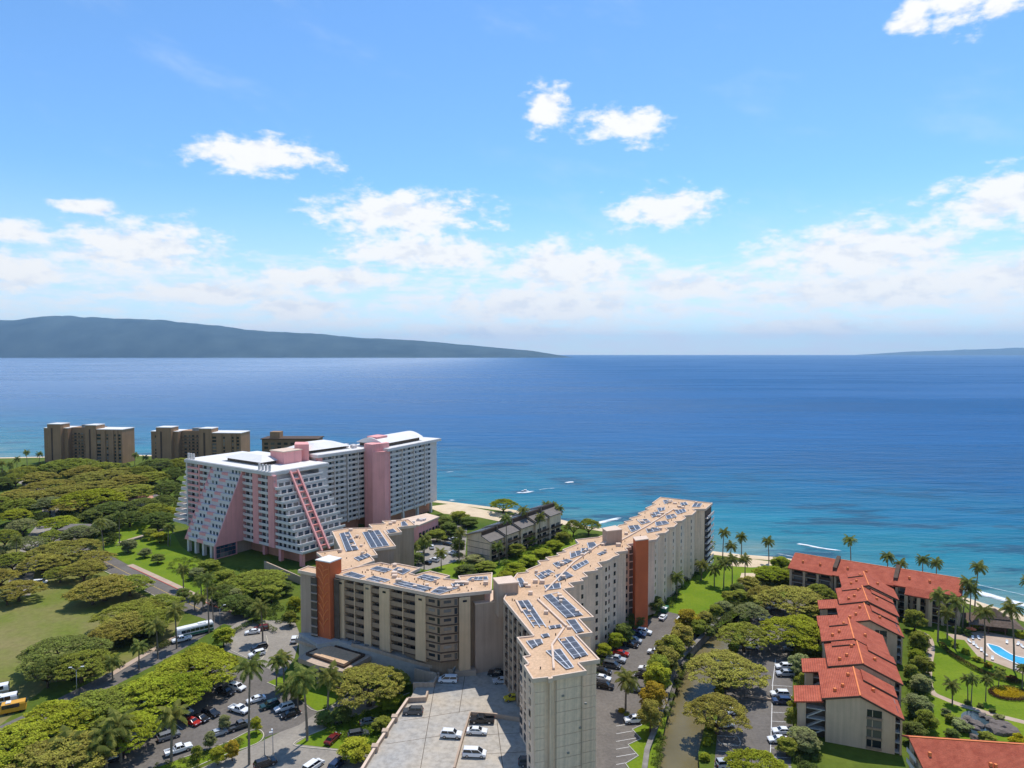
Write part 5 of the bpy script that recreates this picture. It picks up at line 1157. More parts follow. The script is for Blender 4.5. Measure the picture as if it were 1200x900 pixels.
# flat-topped shade trees: (x, y, width, height, colour)
def series(items, make, phrase, order=lambda q: q[0]):
    """label each by its place counted from the left"""
    for k, it in enumerate(sorted(items, key=order)): make(it, phrase(k, it))
CN = {OLIVE: 'olive', GREEN: 'mid-green', BRIGHT: 'bright green', LIME: 'lime green', DARK: 'dark green', GOLD: 'golden green', BLUE: 'grey-green'}
def umbs(items, group, where):
    series(items, lambda it, lb: umb(*it, lb, group), lambda k, it: f'{CN[it[4]]} flat-topped tree {where}, {ORD[k]} from the left')
umbs([(18, 558, 34, 9, GREEN), (45, 556, 46, 9, OLIVE), (82, 541, 70, 11, GREEN), (122, 545, 50, 10, GREEN), (58, 566, 62, 9, OLIVE), (118, 556, 74, 10, OLIVE), (150, 560, 56, 9, OLIVE), (185, 541, 52, 11, DARK), (212, 540, 40, 11, GREEN), (178, 556, 50, 9, GREEN),
      (205, 552, 36, 10, DARK), (30, 549, 40, 8, GREEN), (100, 549, 56, 9, OLIVE), (0, 562, 40, 8, DARK), (140, 551, 46, 9, OLIVE), (165, 549, 40, 9, GREEN)], 'far trees by the brown towers', 'in the belt below the brown towers')
umbs([(20, 577, 46, 9, OLIVE), (72, 574, 66, 9, OLIVE), (112, 568, 76, 9, OLIVE), (160, 572, 60, 10, GREEN), (196, 568, 40, 11, DARK), (58, 586, 42, 9, BLUE), (108, 579, 84, 12, BRIGHT), (168, 588, 52, 10, DARK), (192, 584, 36, 10, DARK), (26, 588, 44, 9, GREEN), (18, 600, 40, 8, LIME), (185, 604, 44, 9, DARK), (152, 603, 44, 8, DARK), (40, 580, 50, 9, OLIVE), (140, 576, 60, 9, OLIVE), (90, 588, 54, 9, OLIVE), (130, 592, 50, 9, DARK), (-5, 586, 44, 8, GREEN), (180, 594, 44, 9, GREEN)], 'trees left of the pink hotel', 'in the wood left of the pink hotel')
umbs([(26, 612, 42, 8, BLUE), (32, 633, 44, 8, BLUE), (68, 609, 50, 8, LIME), (76, 640, 92, 9, OLIVE), (50, 655, 60, 8, OLIVE), (14, 652, 40, 8, GREEN), (112, 650, 46, 7, OLIVE), (22, 686, 62, 7, OLIVE), (8, 693, 40, 6, BLUE), (70, 668, 40, 6, GREEN), (120, 612, 30, 8, BLUE), (92, 620, 44, 8, BLUE), (5, 625, 40, 8, GREEN), (0, 672, 46, 7, OLIVE), (98, 662, 56, 8, OLIVE), (60, 625, 36, 7, GREEN)], 'trees along the pale road', 'along the pale far-left road')
umbs([(122, 683, 88, 8, OLIVE), (152, 680, 60, 7, GREEN), (158, 712, 92, 8, GREEN), (188, 703, 60, 7, GREEN), (150, 726, 80, 8, OLIVE), (72, 757, 104, 9, DARK), (95, 772, 80, 8, GREEN), (55, 778, 50, 8, DARK), (178, 722, 70, 8, GREEN), (128, 738, 60, 7, OLIVE), (108, 690, 54, 7, OLIVE)], 'park trees', 'on the park lawn')
umbs([(226, 779, 118, 9, LIME), (178, 806, 118, 9, BRIGHT), (120, 822, 120, 9, GREEN), (70, 838, 130, 9, BRIGHT), (20, 864, 120, 9, LIME), (75, 878, 130, 9, OLIVE), (235, 765, 70, 9, LIME), (212, 800, 80, 9, BRIGHT), (150, 848, 84, 8, BRIGHT)], 'trees over the car park', 'spreading over the left car park')
umbs([(300, 676, 86, 8, GREEN), (262, 690, 44, 7, DARK), (275, 702, 46, 7, DARK)], 'trees before the hotel', 'in front of the pink hotel corner')
umb(432, 792, 100, 9.5, OLIVE, 'spreading olive tree beside the parking deck wall', None)
umb(590, 588, 38, 8, BRIGHT, 'lone flat-topped tree on the sand behind the gabled condos', None)
umbs([(672, 613, 26, 8, GREEN), (690, 612, 34, 8, GREEN)], 'shore trees', 'on the shore behind the condominium roof')
umbs([(851, 777, 106, 8.5, OLIVE), (841, 826, 84, 8.5, OLIVE), (872, 738, 68, 8, GREEN), (935, 733, 100, 9, BRIGHT), (930, 696, 92, 9, OLIVE), (896, 692, 44, 7, OLIVE), (905, 668, 50, 6, BRIGHT), (880, 712, 46, 6, BLUE), (888, 892, 84, 8, BRIGHT), (960, 690, 44, 8, GREEN)], 'trees by the canal', 'by the canal and right car park')
# golden trees along the canal wall
def rnds(items, group, where, name='garden_tree'):
    series(items, lambda it, lb: rnd(*it, lb, group, name), lambda k, it: f'{CN[it[4]]} round tree {where}, {ORD[k]} from the left')
rnds([(806, 727, 30, 7, GOLD), (799, 748, 34, 8, OLIVE), (786, 762, 36, 8, GREEN), (780, 776, 38, 8.5, OLIVE), (770, 796, 34, 8, LIME), (766, 818, 34, 8, GOLD), (762, 840, 32, 7.5, OLIVE), (818, 736, 26, 5, GREEN), (772, 786, 32, 8, GREEN)], 'golden trees on the canal wall', 'along the canal wall')
rnds([(731, 743, 28, 6, DARK), (708, 763, 22, 4, LIME), (722, 752, 22, 5, BRIGHT), (766, 708, 24, 6, DARK), (745, 728, 22, 5, DARK)], 'trees against the condominium', 'against the sawtooth condominium wall')
rnds([(945, 760, 30, 6, GREEN), (938, 780, 28, 6, BLUE), (946, 800, 26, 5, GREEN), (938, 826, 26, 5, LIME), (930, 842, 22, 5, GREEN), (942, 868, 40, 5, BLUE), (922, 875, 26, 4, GREEN), (962, 742, 28, 6, GREEN), (975, 715, 26, 6, DARK), (955, 768, 22, 5, DARK), (958, 786, 20, 5, BLUE)], 'trees between car park and red condos', 'between right car park and red condos')
rnds([(1078, 752, 24, 6, GREEN), (1082, 780, 26, 5, GREEN), (1080, 803, 26, 5, BLUE), (1076, 828, 34, 5.5, BLUE), (1086, 845, 28, 5, GREEN), (1072, 860, 28, 5, DARK), (1075, 770, 22, 4, BRIGHT), (1000, 682, 20, 5, DARK), (1068, 790, 20, 5, GREEN), (1072, 728, 28, 7, GREEN)], 'trees on the lawn side of the red condos', 'on the lawn side of the red condos')
rnds([(496, 640, 20, 7, DARK), (520, 612, 26, 6, DARK), (538, 606, 26, 6, GREEN), (505, 612, 22, 6, DARK), (550, 612, 24, 5, DARK), (512, 628, 24, 6, GREEN), (526, 620, 24, 6, DARK), (537, 640, 16, 7, DARK), (556, 656, 26, 4, BLUE), (545, 668, 26, 4, DARK), (570, 664, 26, 4, GREEN), (490, 655, 18, 5, DARK)], 'trees round the small car park', 'round the gabled condos car park')
rnds([(605, 645, 22, 6, GREEN), (618, 632, 24, 7, GREEN), (628, 622, 24, 8, GREEN), (640, 612, 26, 9, OLIVE), (648, 606, 22, 10, OLIVE), (650, 640, 24, 5, BRIGHT), (636, 650, 26, 5, BRIGHT), (620, 658, 26, 5, BRIGHT), (604, 667, 28, 5, BRIGHT), (592, 676, 24, 4, BRIGHT), (660, 630, 20, 5, GREEN), (612, 672, 22, 4, LIME)], 'trees between gabled condos and condominium', 'between gabled condos and big condominium')
rnds([(262, 747, 26, 6, LIME), (275, 700, 24, 6, BLUE), (318, 697, 24, 6, GREEN), (345, 712, 20, 7, LIME), (340, 725, 18, 5, GREEN), (245, 664, 30, 5, GREEN), (262, 676, 26, 5, GREEN), (230, 672, 22, 4, BLUE), (215, 696, 18, 4, DARK), (285, 712, 30, 6, DARK), (300, 718, 24, 6, DARK), (335, 690, 20, 5, DARK)], 'garden trees before the hotel', 'between hotel and entrance road')
rnds([(415, 880, 40, 5, LIME), (455, 822, 34, 4, BRIGHT), (350, 812, 22, 4, GREEN), (466, 800, 30, 4, BRIGHT), (380, 842, 24, 3.5, DARK), (300, 850, 14, 4, LIME), (263, 848, 16, 4, BLUE), (246, 868, 16, 4, BLUE), (255, 886, 20, 4, LIME), (272, 880, 18, 4.5, GOLD), (230, 883, 14, 3.5, GREEN), (448, 850, 26, 3.5, GREEN), (400, 838, 26, 4, DARK)], 'small trees by the driveway', 'by the driveway below the deck wall')
rnds([(150, 640, 22, 6, BLUE), (176, 626, 20, 5, GREEN), (187, 630, 22, 5, LIME), (170, 648, 16, 4, BLUE), (185, 655, 18, 4, DARK), (132, 612, 24, 8, DARK), (105, 607, 30, 8, DARK), (145, 600, 26, 8, DARK), (196, 602, 26, 7, LIME), (185, 616, 20, 6, DARK)], 'trees beside the hotel lawn', 'round the hotel lawn')
rnds([(855, 700, 22, 4, GREEN), (838, 716, 20, 4, GREEN), (826, 724, 20, 4, OLIVE), (848, 712, 22, 4, BLUE), (868, 700, 24, 5, GREEN), (878, 684, 26, 5, OLIVE), (893, 674, 24, 5, BRIGHT), (915, 660, 24, 5, BRIGHT), (925, 672, 24, 5, GREEN), (832, 742, 14, 3, DARK), (864, 690, 18, 4, DARK)], 'shrubby trees at the canal mouth', 'in the thicket at the canal mouth')

# palms
def frond_mesh(seed, L, el, droop):
    r = random.Random(seed); mb = MB(); n = 13; pts = []
    for i in range(n+1):
        t = i/n; a = el-droop*t**1.5
        pts.append((pts[-1][0]+math.cos(a)*L/n, 0, pts[-1][2]+math.sin(a)*L/n) if pts else (0, 0, 0))
    for i in range(1, n+1):
        p = Vector(pts[i]); d = (p-Vector(pts[i-1])).normalized(); t = i/n
        ln = L*0.30*(math.sin(math.pi*min(1, 0.16+0.80*t))**0.7)
        for s in (-1, 1):
            v = Vector((d.x*0.55, s*0.9, d.z*0.55-0.50-0.35*r.random())).normalized(); w_ = d*L*0.050
            mb.add([p-w_, p+w_, p+v*ln+w_*0.3, p+v*ln-w_*0.3], [(0, 1, 2, 3)])
    mb.add([(q[0], -0.05*(1-0.6*i/n), q[2]) for i, q in enumerate(pts)]+[(q[0], 0.05*(1-0.6*i/n), q[2]) for i, q in enumerate(pts)], [(i, i+1, n+2+i, n+1+i) for i in range(n)])
    return mb
FR = [frond_mesh(60+k, 3.4, el, dr) for k, (el, dr) in enumerate([(1.25, 1.2), (0.85, 1.6), (0.45, 1.6), (0.05, 1.3), (-0.45, 0.9)])]
FRM = [f.mesh('frond', MATS['palm_leaf']) for f in FR]
RING = [(0, 3, 0.3), (1, 5, 0.0), (2, 6, 0.5), (3, 5, 0.2), (4, 4, 0.8)]
def crown_mesh(seed):
    r = random.Random(seed); V = []; Fc = []
    for (k, n, o) in RING:
        for i in range(n):
            a = 6.283*i/n+o+r.uniform(-0.25, 0.25); s = r.uniform(0.85, 1.12); c_, s_ = math.cos(a), math.sin(a); b = len(V)
            V += [(s*(x*c_-y*s_), s*(x*s_+y*c_), s*z) for x, y, z in FR[k].v]; Fc += [tuple(q+b for q in f) for f in FR[k].f]
    m = MB(); m.add(V, Fc); return m.mesh('crown', MATS['palm_leaf'])
P_CROWN = [crown_mesh(i) for i in range(4)]
def ptrunk(seed):
    r = random.Random(seed); a = r.uniform(0, 6.28); ln = r.uniform(0.02, 0.07); pts = []
    for i in range(8):
        t = i/7; pts.append((ln*t*t*math.cos(a), ln*t*t*math.sin(a), t))
    return pts
PT = [ptrunk(i) for i in range(5)]
def palm(px, py, cpy, label, group, sc_=1.0, parts=None):
    """coconut palm standing at ground point (px, py), crown seen at row cpy"""
    b = P(px, py, 0); h = max(3.0, zat(cpy, b.y)); i = random.randrange(5)
    t = empty('palm_tree', b, random.uniform(0, 6.28)); tag(t, label, 'palm', group)
    r0 = 0.19*sc_
    pts = [(x*h, y*h, z*h) for x, y, z in PT[i]]; MB().tube([(0, 0, -0.3)]+pts, [r0*1.9]+[r0*(1.35-0.6*k/7) for k in range(8)], 7).build('trunk', MATS['palm_bark'], t, True)
    top = pts[-1]; col = jit((1, 1, 1), 0.18)
    near = b.y < 215 if parts is None else parts
    if near:
        for (k, n, o) in RING:
            for q in range(n):
                f = link('frond', FRM[k], t, top, 6.283*q/n+o+random.uniform(-0.25, 0.25), (sc_*random.uniform(0.85, 1.1),)*3); f.color = col
    else:
        c = link('crown', random.choice(P_CROWN), t, top, random.uniform(0, 6.28), (sc_, sc_, sc_)); c.color = col
    return t
def palms(items, group, where, kind='coconut palm'):
    series(items, lambda it, lb: palm(it[0], it[1], it[2], lb, group, it[3] if len(it) > 3 else 1.0), lambda k, it: f'{kind} {where}, {ORD[k]} from the left')
palms([(847, 652, 624), (869, 654, 629), (901, 660, 634), (832, 652, 636), (856, 655, 640)], 'shore palms right of the condominium', 'on the shore right of the condominium')
palms([(799, 668, 645), (817, 668, 655), (793, 700, 676), (837, 687, 667), (848, 689, 660), (858, 686, 655), (822, 680, 662), (873, 680, 656)], 'palms on the lawn beside the condominium', 'on the lawn beside the condominium')
palms([(997, 664, 633), (1040, 672, 652), (1055, 676, 661), (1081, 680, 656), (1097, 682, 660)], 'palms behind the long red roof', 'showing above the long red roof')
palms([(1099, 752, 697, 1.1), (1119, 760, 706, 1.15), (1128, 735, 682), (1136, 737, 692), (1142, 720, 664), (1154, 776, 716), (1188, 786, 714, 1.1), (1203, 708, 680), (1110, 748, 718)], 'palms round the pool', 'beside the long red building and pool')
palms([(1116, 826, 803, 0.75), (1138, 827, 795, 0.6), (1134, 824, 796, 0.6), (1155, 822, 796, 0.6), (1170, 806, 790, 0.5), (1198, 806, 782, 0.6)], 'slender palms on the poolside lawn', 'on the poolside lawn', 'slim young palm')
palm(733, 832, 795, 'single palm in a planter on the canal-side car park', None, 1.15)
palm(647, 925, 878, 'palm rising before the blank near end of the condominium', None, 0.95)
palms([(594, 655, 607), (585, 662, 640), (613, 640, 598), (641, 628, 592), (655, 628, 596), (632, 640, 606), (649, 620, 592)], 'palms among the gabled condos', 'among the gabled condos')
palms([(474, 668, 645), (497, 668, 632), (517, 666, 648), (487, 655, 640), (538, 655, 625)], 'palms behind the condominium court', 'between condominium and small car park')
palms([(292, 896, 782, 1.15), (360, 868, 792, 1.3), (384, 846, 792, 1.2), (324, 812, 775), (333, 808, 772), (349, 830, 800, 1.0), (336, 826, 806)], 'palms by the lobby drive', 'beside the lobby drive')
palms([(245, 742, 678), (207, 760, 716, 1.1), (185, 772, 734), (163, 785, 758, 0.9), (132, 798, 776, 0.9), (308, 752, 712, 1.1), (250, 730, 690, 0.8), (228, 715, 700, 0.8), (238, 716, 701, 0.8)], 'palms along the entrance road', 'along the entrance road by the bus')
palms([(201, 893, 838, 1.25), (142, 893, 848, 1.3), (84, 912, 872, 1.4), (107, 915, 880, 1.4), (60, 915, 885, 1.2), (125, 905, 862, 1.2)], 'palms at the lower left corner', 'at the lower left corner')
palms([(122, 655, 612), (140, 637, 604), (20, 660, 632), (197, 640, 618), (215, 690, 668), (236, 700, 678)], 'palms by the hotel lawn', 'by the hotel lawn')
palms([(32, 548, 530), (20, 552, 538), (46, 547, 532), (3, 556, 543), (158, 546, 533), (107, 556, 545), (12, 556, 544), (171, 546, 536), (145, 560, 546), (126, 560, 548), (62, 563, 553)], 'far palms by the brown towers', 'near the brown towers')

# bushes one can tell apart
def bushes(items, group, where):
    series(items, lambda it, lb: bush(*it[:5], lb, group), lambda k, it: f'{CN[it[4]]} bush {where}, {ORD[k]} from the left')
YEL = (0.42, 0.36, 0.02); CN[YEL] = 'yellow'; RUST = (0.20, 0.075, 0.03); CN[RUST] = 'reddish'
bushes([(1193, 868, 22, 2.2, YEL), (1126, 852, 26, 2.4, BLUE), (1156, 866, 24, 2.0, GREEN), (1114, 843, 16, 2.0, GREEN), (1116, 862, 18, 2.2, DARK), (1134, 823, 10, 1.0, DARK), (1148, 827, 9, 0.9, DARK), (1163, 833, 9, 0.9, DARK), (1108, 835, 12, 1.6, BLUE), (1172, 842, 14, 1.4, BLUE)], 'bushes round the pond', 'round the garden pond')
bushes([(1119, 756, 10, 1.4, BRIGHT), (1132, 764, 12, 1.5, LIME), (1146, 773, 12, 1.3, LIME), (1158, 780, 12, 1.3, GOLD), (1172, 786, 14, 1.4, GREEN), (1186, 795, 14, 1.2, RUST), (1144, 732, 18, 2.6, LIME), (1134, 742, 12, 2.0, DARK), (1122, 738, 14, 2.2, DARK), (1196, 745, 12, 2.0, LIME)], 'bushes in the poolside bed', 'in the poolside planting')
bushes([(735, 838, 8, 0.9, GREEN), (728, 833, 10, 0.8, GOLD)], 'planter bushes', 'in the planter under the lone car park palm')
bushes([(829, 870, 14, 1.6, BRIGHT), (832, 850, 13, 1.8, BRIGHT), (836, 830, 12, 1.8, GREEN), (842, 808, 12, 1.8, GREEN), (826, 888, 14, 1.5, BRIGHT), (846, 795, 12, 2.2, GREEN), (852, 778, 11, 3.0, LIME), (858, 760, 12, 2.0, GREEN)], 'bushes on the right canal bank', 'on the right bank of the canal')
# hedge curving round the pool bed
hd = smoothline(PL([(1104, 757), (1112, 766), (1125, 775), (1142, 785), (1160, 793), (1180, 799), (1196, 802)]), 8)
r = np.random.default_rng(4); cs = [(x, y, 0.6) for x, y in hd]; V = leaf_cloud(cs, [(0.9, 0.9, 0.7)]*len(cs), [110]*len(cs), 0.22, 5)
o = link('hedge', quads_mesh('hedge', V, 'leaf'), None); o.color = (0.10, 0.075, 0.03, 1); tag(o, 'low brownish clipped hedge curving along the pool bed', 'hedge', kind='thing')
hd = smoothline(PL([(322, 741), (300, 731), (280, 739), (268, 746)]), 8)
V = leaf_cloud([(x, y, 0.7) for x, y in hd], [(1.0, 1.0, 0.8)]*len(hd), [110]*len(hd), 0.25, 6)
o = link('hedge', quads_mesh('hedge', V, 'leaf'), None); o.color = (0.10, 0.14, 0.02, 1); tag(o, 'green clipped hedge beside the small entrance car park', 'hedge', kind='thing')
# undergrowth no one could count
def undergrowth(poly, n, hr, wr, tint, label, seed, leaf=0.34):
    r = random.Random(seed); q = PL(poly); xs = [p[0] for p in q]; ys = [p[1] for p in q]; cs, rd, pr_ = [], [], []
    while len(cs) < n:
        x, y = r.uniform(min(xs), max(xs)), r.uniform(min(ys), max(ys))
        if not inpoly(x, y, q): continue
        s = r.uniform(*wr); h = r.uniform(*hr); cs.append((x, y, h*0.4)); rd.append((s, s, h*0.6)); pr_.append(int(60*s*s)+30)
    o = link('undergrowth', quads_mesh('undergrowth', leaf_cloud(cs, rd, pr_, leaf, seed), 'leaf'), None); o.color = (*tint, 1)
    return tag(o, label, 'undergrowth', kind='stuff')
undergrowth([(-40, 552), (60, 545), (215, 548), (215, 600), (140, 640), (90, 640), (55, 620), (-40, 610)], 420, (1.5, 4.0), (1.5, 3.2), (0.085, 0.109, 0.034), 'dense undergrowth below the trees left of the hotel', 31, 0.6)
undergrowth([(-40, 610), (30, 615), (25, 690), (-40, 720)], 80, (1, 3), (1.2, 2.6), (0.109, 0.124, 0.062), 'scrub beside the pale road at the left edge', 32, 0.5)
undergrowth([(230, 700), (300, 700), (350, 725), (335, 732), (262, 716)], 60, (0.8, 2.2), (1.0, 2.0), (0.078, 0.109, 0.031), 'dark shrubbery along the entrance road', 33, 0.35)
undergrowth([(812, 745), (870, 705), (905, 672), (925, 662), (930, 680), (885, 705), (838, 742)], 130, (0.8, 2.4), (0.9, 2.0), (0.132, 0.155, 0.054), 'thicket on the left bank near the canal mouth', 34, 0.35)
undergrowth([(930, 905), (935, 850), (935, 800), (932, 760), (950, 720), (965, 740), (958, 800), (948, 860), (960, 905)], 150, (0.6, 2.0), (0.8, 1.6), (0.116, 0.155, 0.046), 'mixed shrubs between the right car park and red condos', 35, 0.3)
undergrowth([(1066, 742), (1084, 748), (1086, 800), (1090, 835), (1075, 880), (1062, 880)], 150, (0.6, 2.0), (0.8, 1.5), (0.109, 0.155, 0.039), 'leafy planting between red condos and footpath', 36, 0.3)
undergrowth([(515, 604), (560, 612), (545, 625), (540, 660), (575, 668), (560, 680), (540, 680), (530, 640), (500, 615)], 120, (0.8, 2.5), (1.0, 2.0), (0.070, 0.101, 0.031), 'dark shrubs round the small car park', 37, 0.4)
undergrowth([(580, 668), (660, 622), (672, 632), (600, 682)], 90, (0.8, 2.2), (1.0, 2.0), (0.139, 0.202, 0.031), 'bright shrub belt behind the condominium', 38, 0.4)
undergrowth([(190, 660), (230, 650), (300, 672), (330, 690), (300, 698), (230, 690)], 110, (0.4, 1.4), (0.7, 1.6), (0.132, 0.178, 0.039), 'garden beds before the hotel', 39, 0.3)
undergrowth([(764, 905), (771, 860), (790, 800), (812, 752), (818, 752), (798, 800), (778, 868), (773, 905)], 90, (0.4, 1.2), (0.5, 1.0), (0.132, 0.171, 0.039), 'low plants along the top of the canal wall', 40, 0.25)
undergrowth([(150, 905), (215, 888), (290, 864), (285, 875), (200, 915)], 60, (0.3, 0.9), (0.4, 0.9), (0.155, 0.186, 0.046), 'flowering plants in the strip by the driveway', 41, 0.22)
undergrowth([(380, 850), (430, 836), (470, 822), (460, 845), (440, 880), (415, 878)], 70, (0.4, 1.4), (0.7, 1.4), (0.124, 0.186, 0.031), 'low planting under the flat-topped tree by the deck', 42, 0.28)
undergrowth([(150, 735), (205, 748), (185, 765), (140, 782), (95, 795), (60, 800), (60, 785), (110, 775)], 50, (0.5, 2.2), (0.9, 2.0), (0.093, 0.109, 0.039), 'scrub under the park trees', 43, 0.4)
undergrowth([(690, 800), (708, 764), (742, 737), (776, 713), (790, 690), (800, 672), (830, 655), (836, 662), (806, 684), (790, 712), (776, 718), (745, 742), (712, 770), (696, 800)], 90, (0.6, 2.2), (0.7, 1.4), (0.070, 0.101, 0.028), 'dark planting at the foot of the sawtooth wall', 44, 0.3)
# ------------------------------------------------------------------ vehicles
def loft(prof, w, roof_w=None, edge=0.10):
    """side profile (x, z) drawn closed, given width w with softened edges"""
    n = len(prof); cx = sum(p[0] for p in prof)/n; cz = sum(p[1] for p in prof)/n
    L0 = [((x-cx)*0.985+cx, (z-cz)*0.94+cz) for x, z in prof]
    v = []
    for y, q in ((-w/2, L0), (-w/2+edge, prof), (w/2-edge, prof), (w/2, L0)): v += [(x, y, z) for x, z in q]
    f = [tuple(range(n)), tuple(range(4*n-1, 3*n-1, -1))]
    for k in range(3): f += [(k*n+i, (k+1)*n+i, (k+1)*n+(i+1) % n, k*n+(i+1) % n) for i in range(n)]
    return v, f
def cabin(pts_lo, pts_hi, zlo, zhi, wlo, whi):
    """greenhouse: (x back, x front) at the waist and at the roof"""
    a = [(pts_lo[0], -wlo/2, zlo), (pts_lo[1], -wlo/2, zlo), (pts_lo[1], wlo/2, zlo), (pts_lo[0], wlo/2, zlo), (pts_hi[0], -whi/2, zhi), (pts_hi[1], -whi/2, zhi), (pts_hi[1], whi/2, zhi), (pts_hi[0], whi/2, zhi)]
    return a, [(3,2,1,0),(4,5,6,7),(0,1,5,4),(1,2,6,5),(2,3,7,6),(3,0,4,7)]
SPEC = {
 'sedan':  dict(L=4.7, w=1.82, prof=[(-2.35,.42),(-2.3,.95),(-1.7,1.02),(1.05,1.0),(2.1,.86),(2.35,.66),(2.35,.35),(-2.2,.30)], lo=(-1.85,1.15), hi=(-1.05,.35), zl=.98, zh=1.46, wheels=(-1.38,1.42), r=.33),
 'suv':    dict(L=4.8, w=1.92, prof=[(-2.4,.45),(-2.38,1.08),(-2.2,1.14),(1.0,1.13),(2.15,1.02),(2.4,.8),(2.4,.4),(-2.3,.36)], lo=(-2.28,1.2), hi=(-1.95,.45), zl=1.10, zh=1.76, wheels=(-1.42,1.45), r=.37),
 'minivan':dict(L=5.1, w=2.0, prof=[(-2.5,.42),(-2.5,1.05),(-2.4,1.12),(1.45,1.08),(2.3,.92),(2.55,.7),(2.55,.35),(-2.4,.3)], lo=(-2.45,1.75), hi=(-2.25,.75), zl=1.06, zh=1.8, wheels=(-1.5,1.6), r=.35),
 'pickup': dict(L=5.7, w=2.0, prof=[(-0.75,.5),(-0.75,1.18),(1.25,1.18),(2.6,1.12),(2.85,.9),(2.85,.5),(-0.75,.45)], lo=(-0.7,1.4), hi=(-0.45,.75), zl=1.15, zh=1.82, wheels=(-1.75,1.8), r=.41)}
CARM = {}
for kd, s in SPEC.items():
    d = {}
    m = MB(); m.add(*loft(s['prof'], s['w'])); 
    zl, zh = s['zl'], s['zh']
    if kd == 'pickup':
        m.box(-2.82, -0.76, -0.98, -0.86, .55, 1.12); m.box(-2.82, -0.76, .86, .98, .55, 1.12); m.box(-2.85, -2.74, -0.86, .86, .55, 1.12); m.box(-2.74, -0.76, -0.86, .86, .50, .68)
    wr = s['w']-0.52
    m.add(*cabin((s['hi'][0]-0.04, s['hi'][1]+0.04), (s['hi'][0]+0.12, s['hi'][1]-0.12), zh-0.07, zh, wr+0.10, wr-0.12))
    for sy in (-1, 1):                                   # pillars
        for (xl, xh) in ((s['lo'][0], s['hi'][0]), (s['lo'][1], s['hi'][1]), ((s['lo'][0]+s['lo'][1])/2, (s['hi'][0]+s['hi'][1])/2)):
            m.bar((xl, sy*(s['w']/2-0.13), zl), (xh, sy*(wr/2+0.02), zh-0.03), 0.09, 0.09)
    d['body'] = m.mesh('body', MATS['car_paint'])
    g = MB(); g.add(*cabin(s['lo'], s['hi'], zl-0.02, zh-0.065, s['w']-0.24, wr)); d['window_glass'] = g.mesh('window_glass', MATS['car_glass'])
    wv = MB(); wv.cyl((0, -0.11, 0), s['r'], 0.22, 14, 'y'); d['wheel'] = wv.mesh('wheel', MATS['tyre'])
    rm = MB(); rm.cyl((0, -0.125, 0), s['r']*0.62, 0.25, 10, 'y'); d['rim'] = rm.mesh('rim', MATS['rim'])
    xf, xb = s['prof'][4 if kd != 'pickup' else 4][0], -s['L']/2
    h = MB(); h.box(-0.10, 0.03, -0.2, 0.2, -0.07, 0.07); d['headlight'] = h.mesh('headlight', MATS['headlight']); h = MB(); h.box(-0.03, 0.08, -0.14, 0.14, -0.12, 0.12); d['taillight'] = h.mesh('taillight', MATS['taillight'])
    b_ = MB(); b_.box(s['L']/2-0.12, s['L']/2+0.02, -s['w']*0.36, s['w']*0.36, .42, .62); d['bumper'] = b_.mesh('bumper', MATS['trim_black']); b_ = MB(); b_.box(-s['L']/2-0.03, -s['L']/2+0.1, -s['w']*0.40, s['w']*0.40, .40, .58); d['rear_bumper'] = b_.mesh('bumper', MATS['trim_black'])
    CARM[kd] = d
PAINT = {'white': (0.86, 0.86, 0.85), 'black': (0.02, 0.02, 0.023), 'dark grey': (0.075, 0.08, 0.085), 'grey': (0.20, 0.21, 0.22), 'silver': (0.48, 0.50, 0.52), 'red': (0.42, 0.025, 0.02), 'dark red': (0.15, 0.015, 0.015), 'yellow': (0.72, 0.52, 0.03), 'dark blue': (0.03, 0.05, 0.11), 'dark green': (0.015, 0.05, 0.045), 'pale blue': (0.32, 0.42, 0.50)}
NICE = {'suv': 'SUV', 'sedan': 'saloon car', 'minivan': 'minivan', 'pickup': 'pickup truck'}
def car(px, py, kind, colour, deg, label, group, z=0.02):
    p = P(px, py, z+0.7); s = SPEC[kind]; d = CARM[kind]
    t = empty('parked_car', (p.x, p.y, z), R(deg)); tag(t, label, 'pickup' if kind == 'pickup' else 'car', group)
    o = link('body', d['body'], t); o.color = (*PAINT[colour], 1)
    link('window_glass', d['window_glass'], t); link('bumper', d['bumper'], t); link('bumper', d['rear_bumper'], t)
    if p.y < 262:
        for x in s['wheels']:
            for sy in (-1, 1):
                w = link('wheel', d['wheel'], t, (x, sy*(s['w']/2-0.10), s['r'])); link('rim', d['rim'], w)
        for sy in (-1, 1):
            link('headlight', d['headlight'], t, (s['L']/2-0.02, sy*s['w']*0.36, 0.72 if kind != 'pickup' else 0.88)); link('taillight', d['taillight'], t, (-s['L']/2-0.03, sy*s['w']*0.40, 0.85))
    else:
        m = link('wheel', d['wheel'], t, (s['wheels'][0], 0, s['r']), scale=(1, s['w']*4.1, 1)); m = link('wheel', d['wheel'], t, (s['wheels'][1], 0, s['r']), scale=(1, s['w']*4.1, 1))
    return t
def cars(items, group, where, z=0.02):
    for k, it in enumerate(sorted(items, key=lambda q: q[0])):
        car(*it, f'{it[3]} {NICE[it[2]]} {where}, {ORD[k]} from the left', group, z)
cars([(525, 796, 'minivan', 'white', 178, ), (584, 789, 'pickup', 'black', 172), (588, 797, 'sedan', 'silver', 186), (601, 817, 'sedan', 'yellow', 196), (484, 833, 'suv', 'dark grey', 180), (529, 860, 'suv', 'white', 354), (565, 843, 'pickup', 'black', 178), (559, 856, 'sedan', 'white', 356), (556, 882, 'minivan', 'white', 356), (621, 893, 'suv', 'dark grey', 0)], 'cars on the parking deck', 'on the concrete parking deck', 4.02)
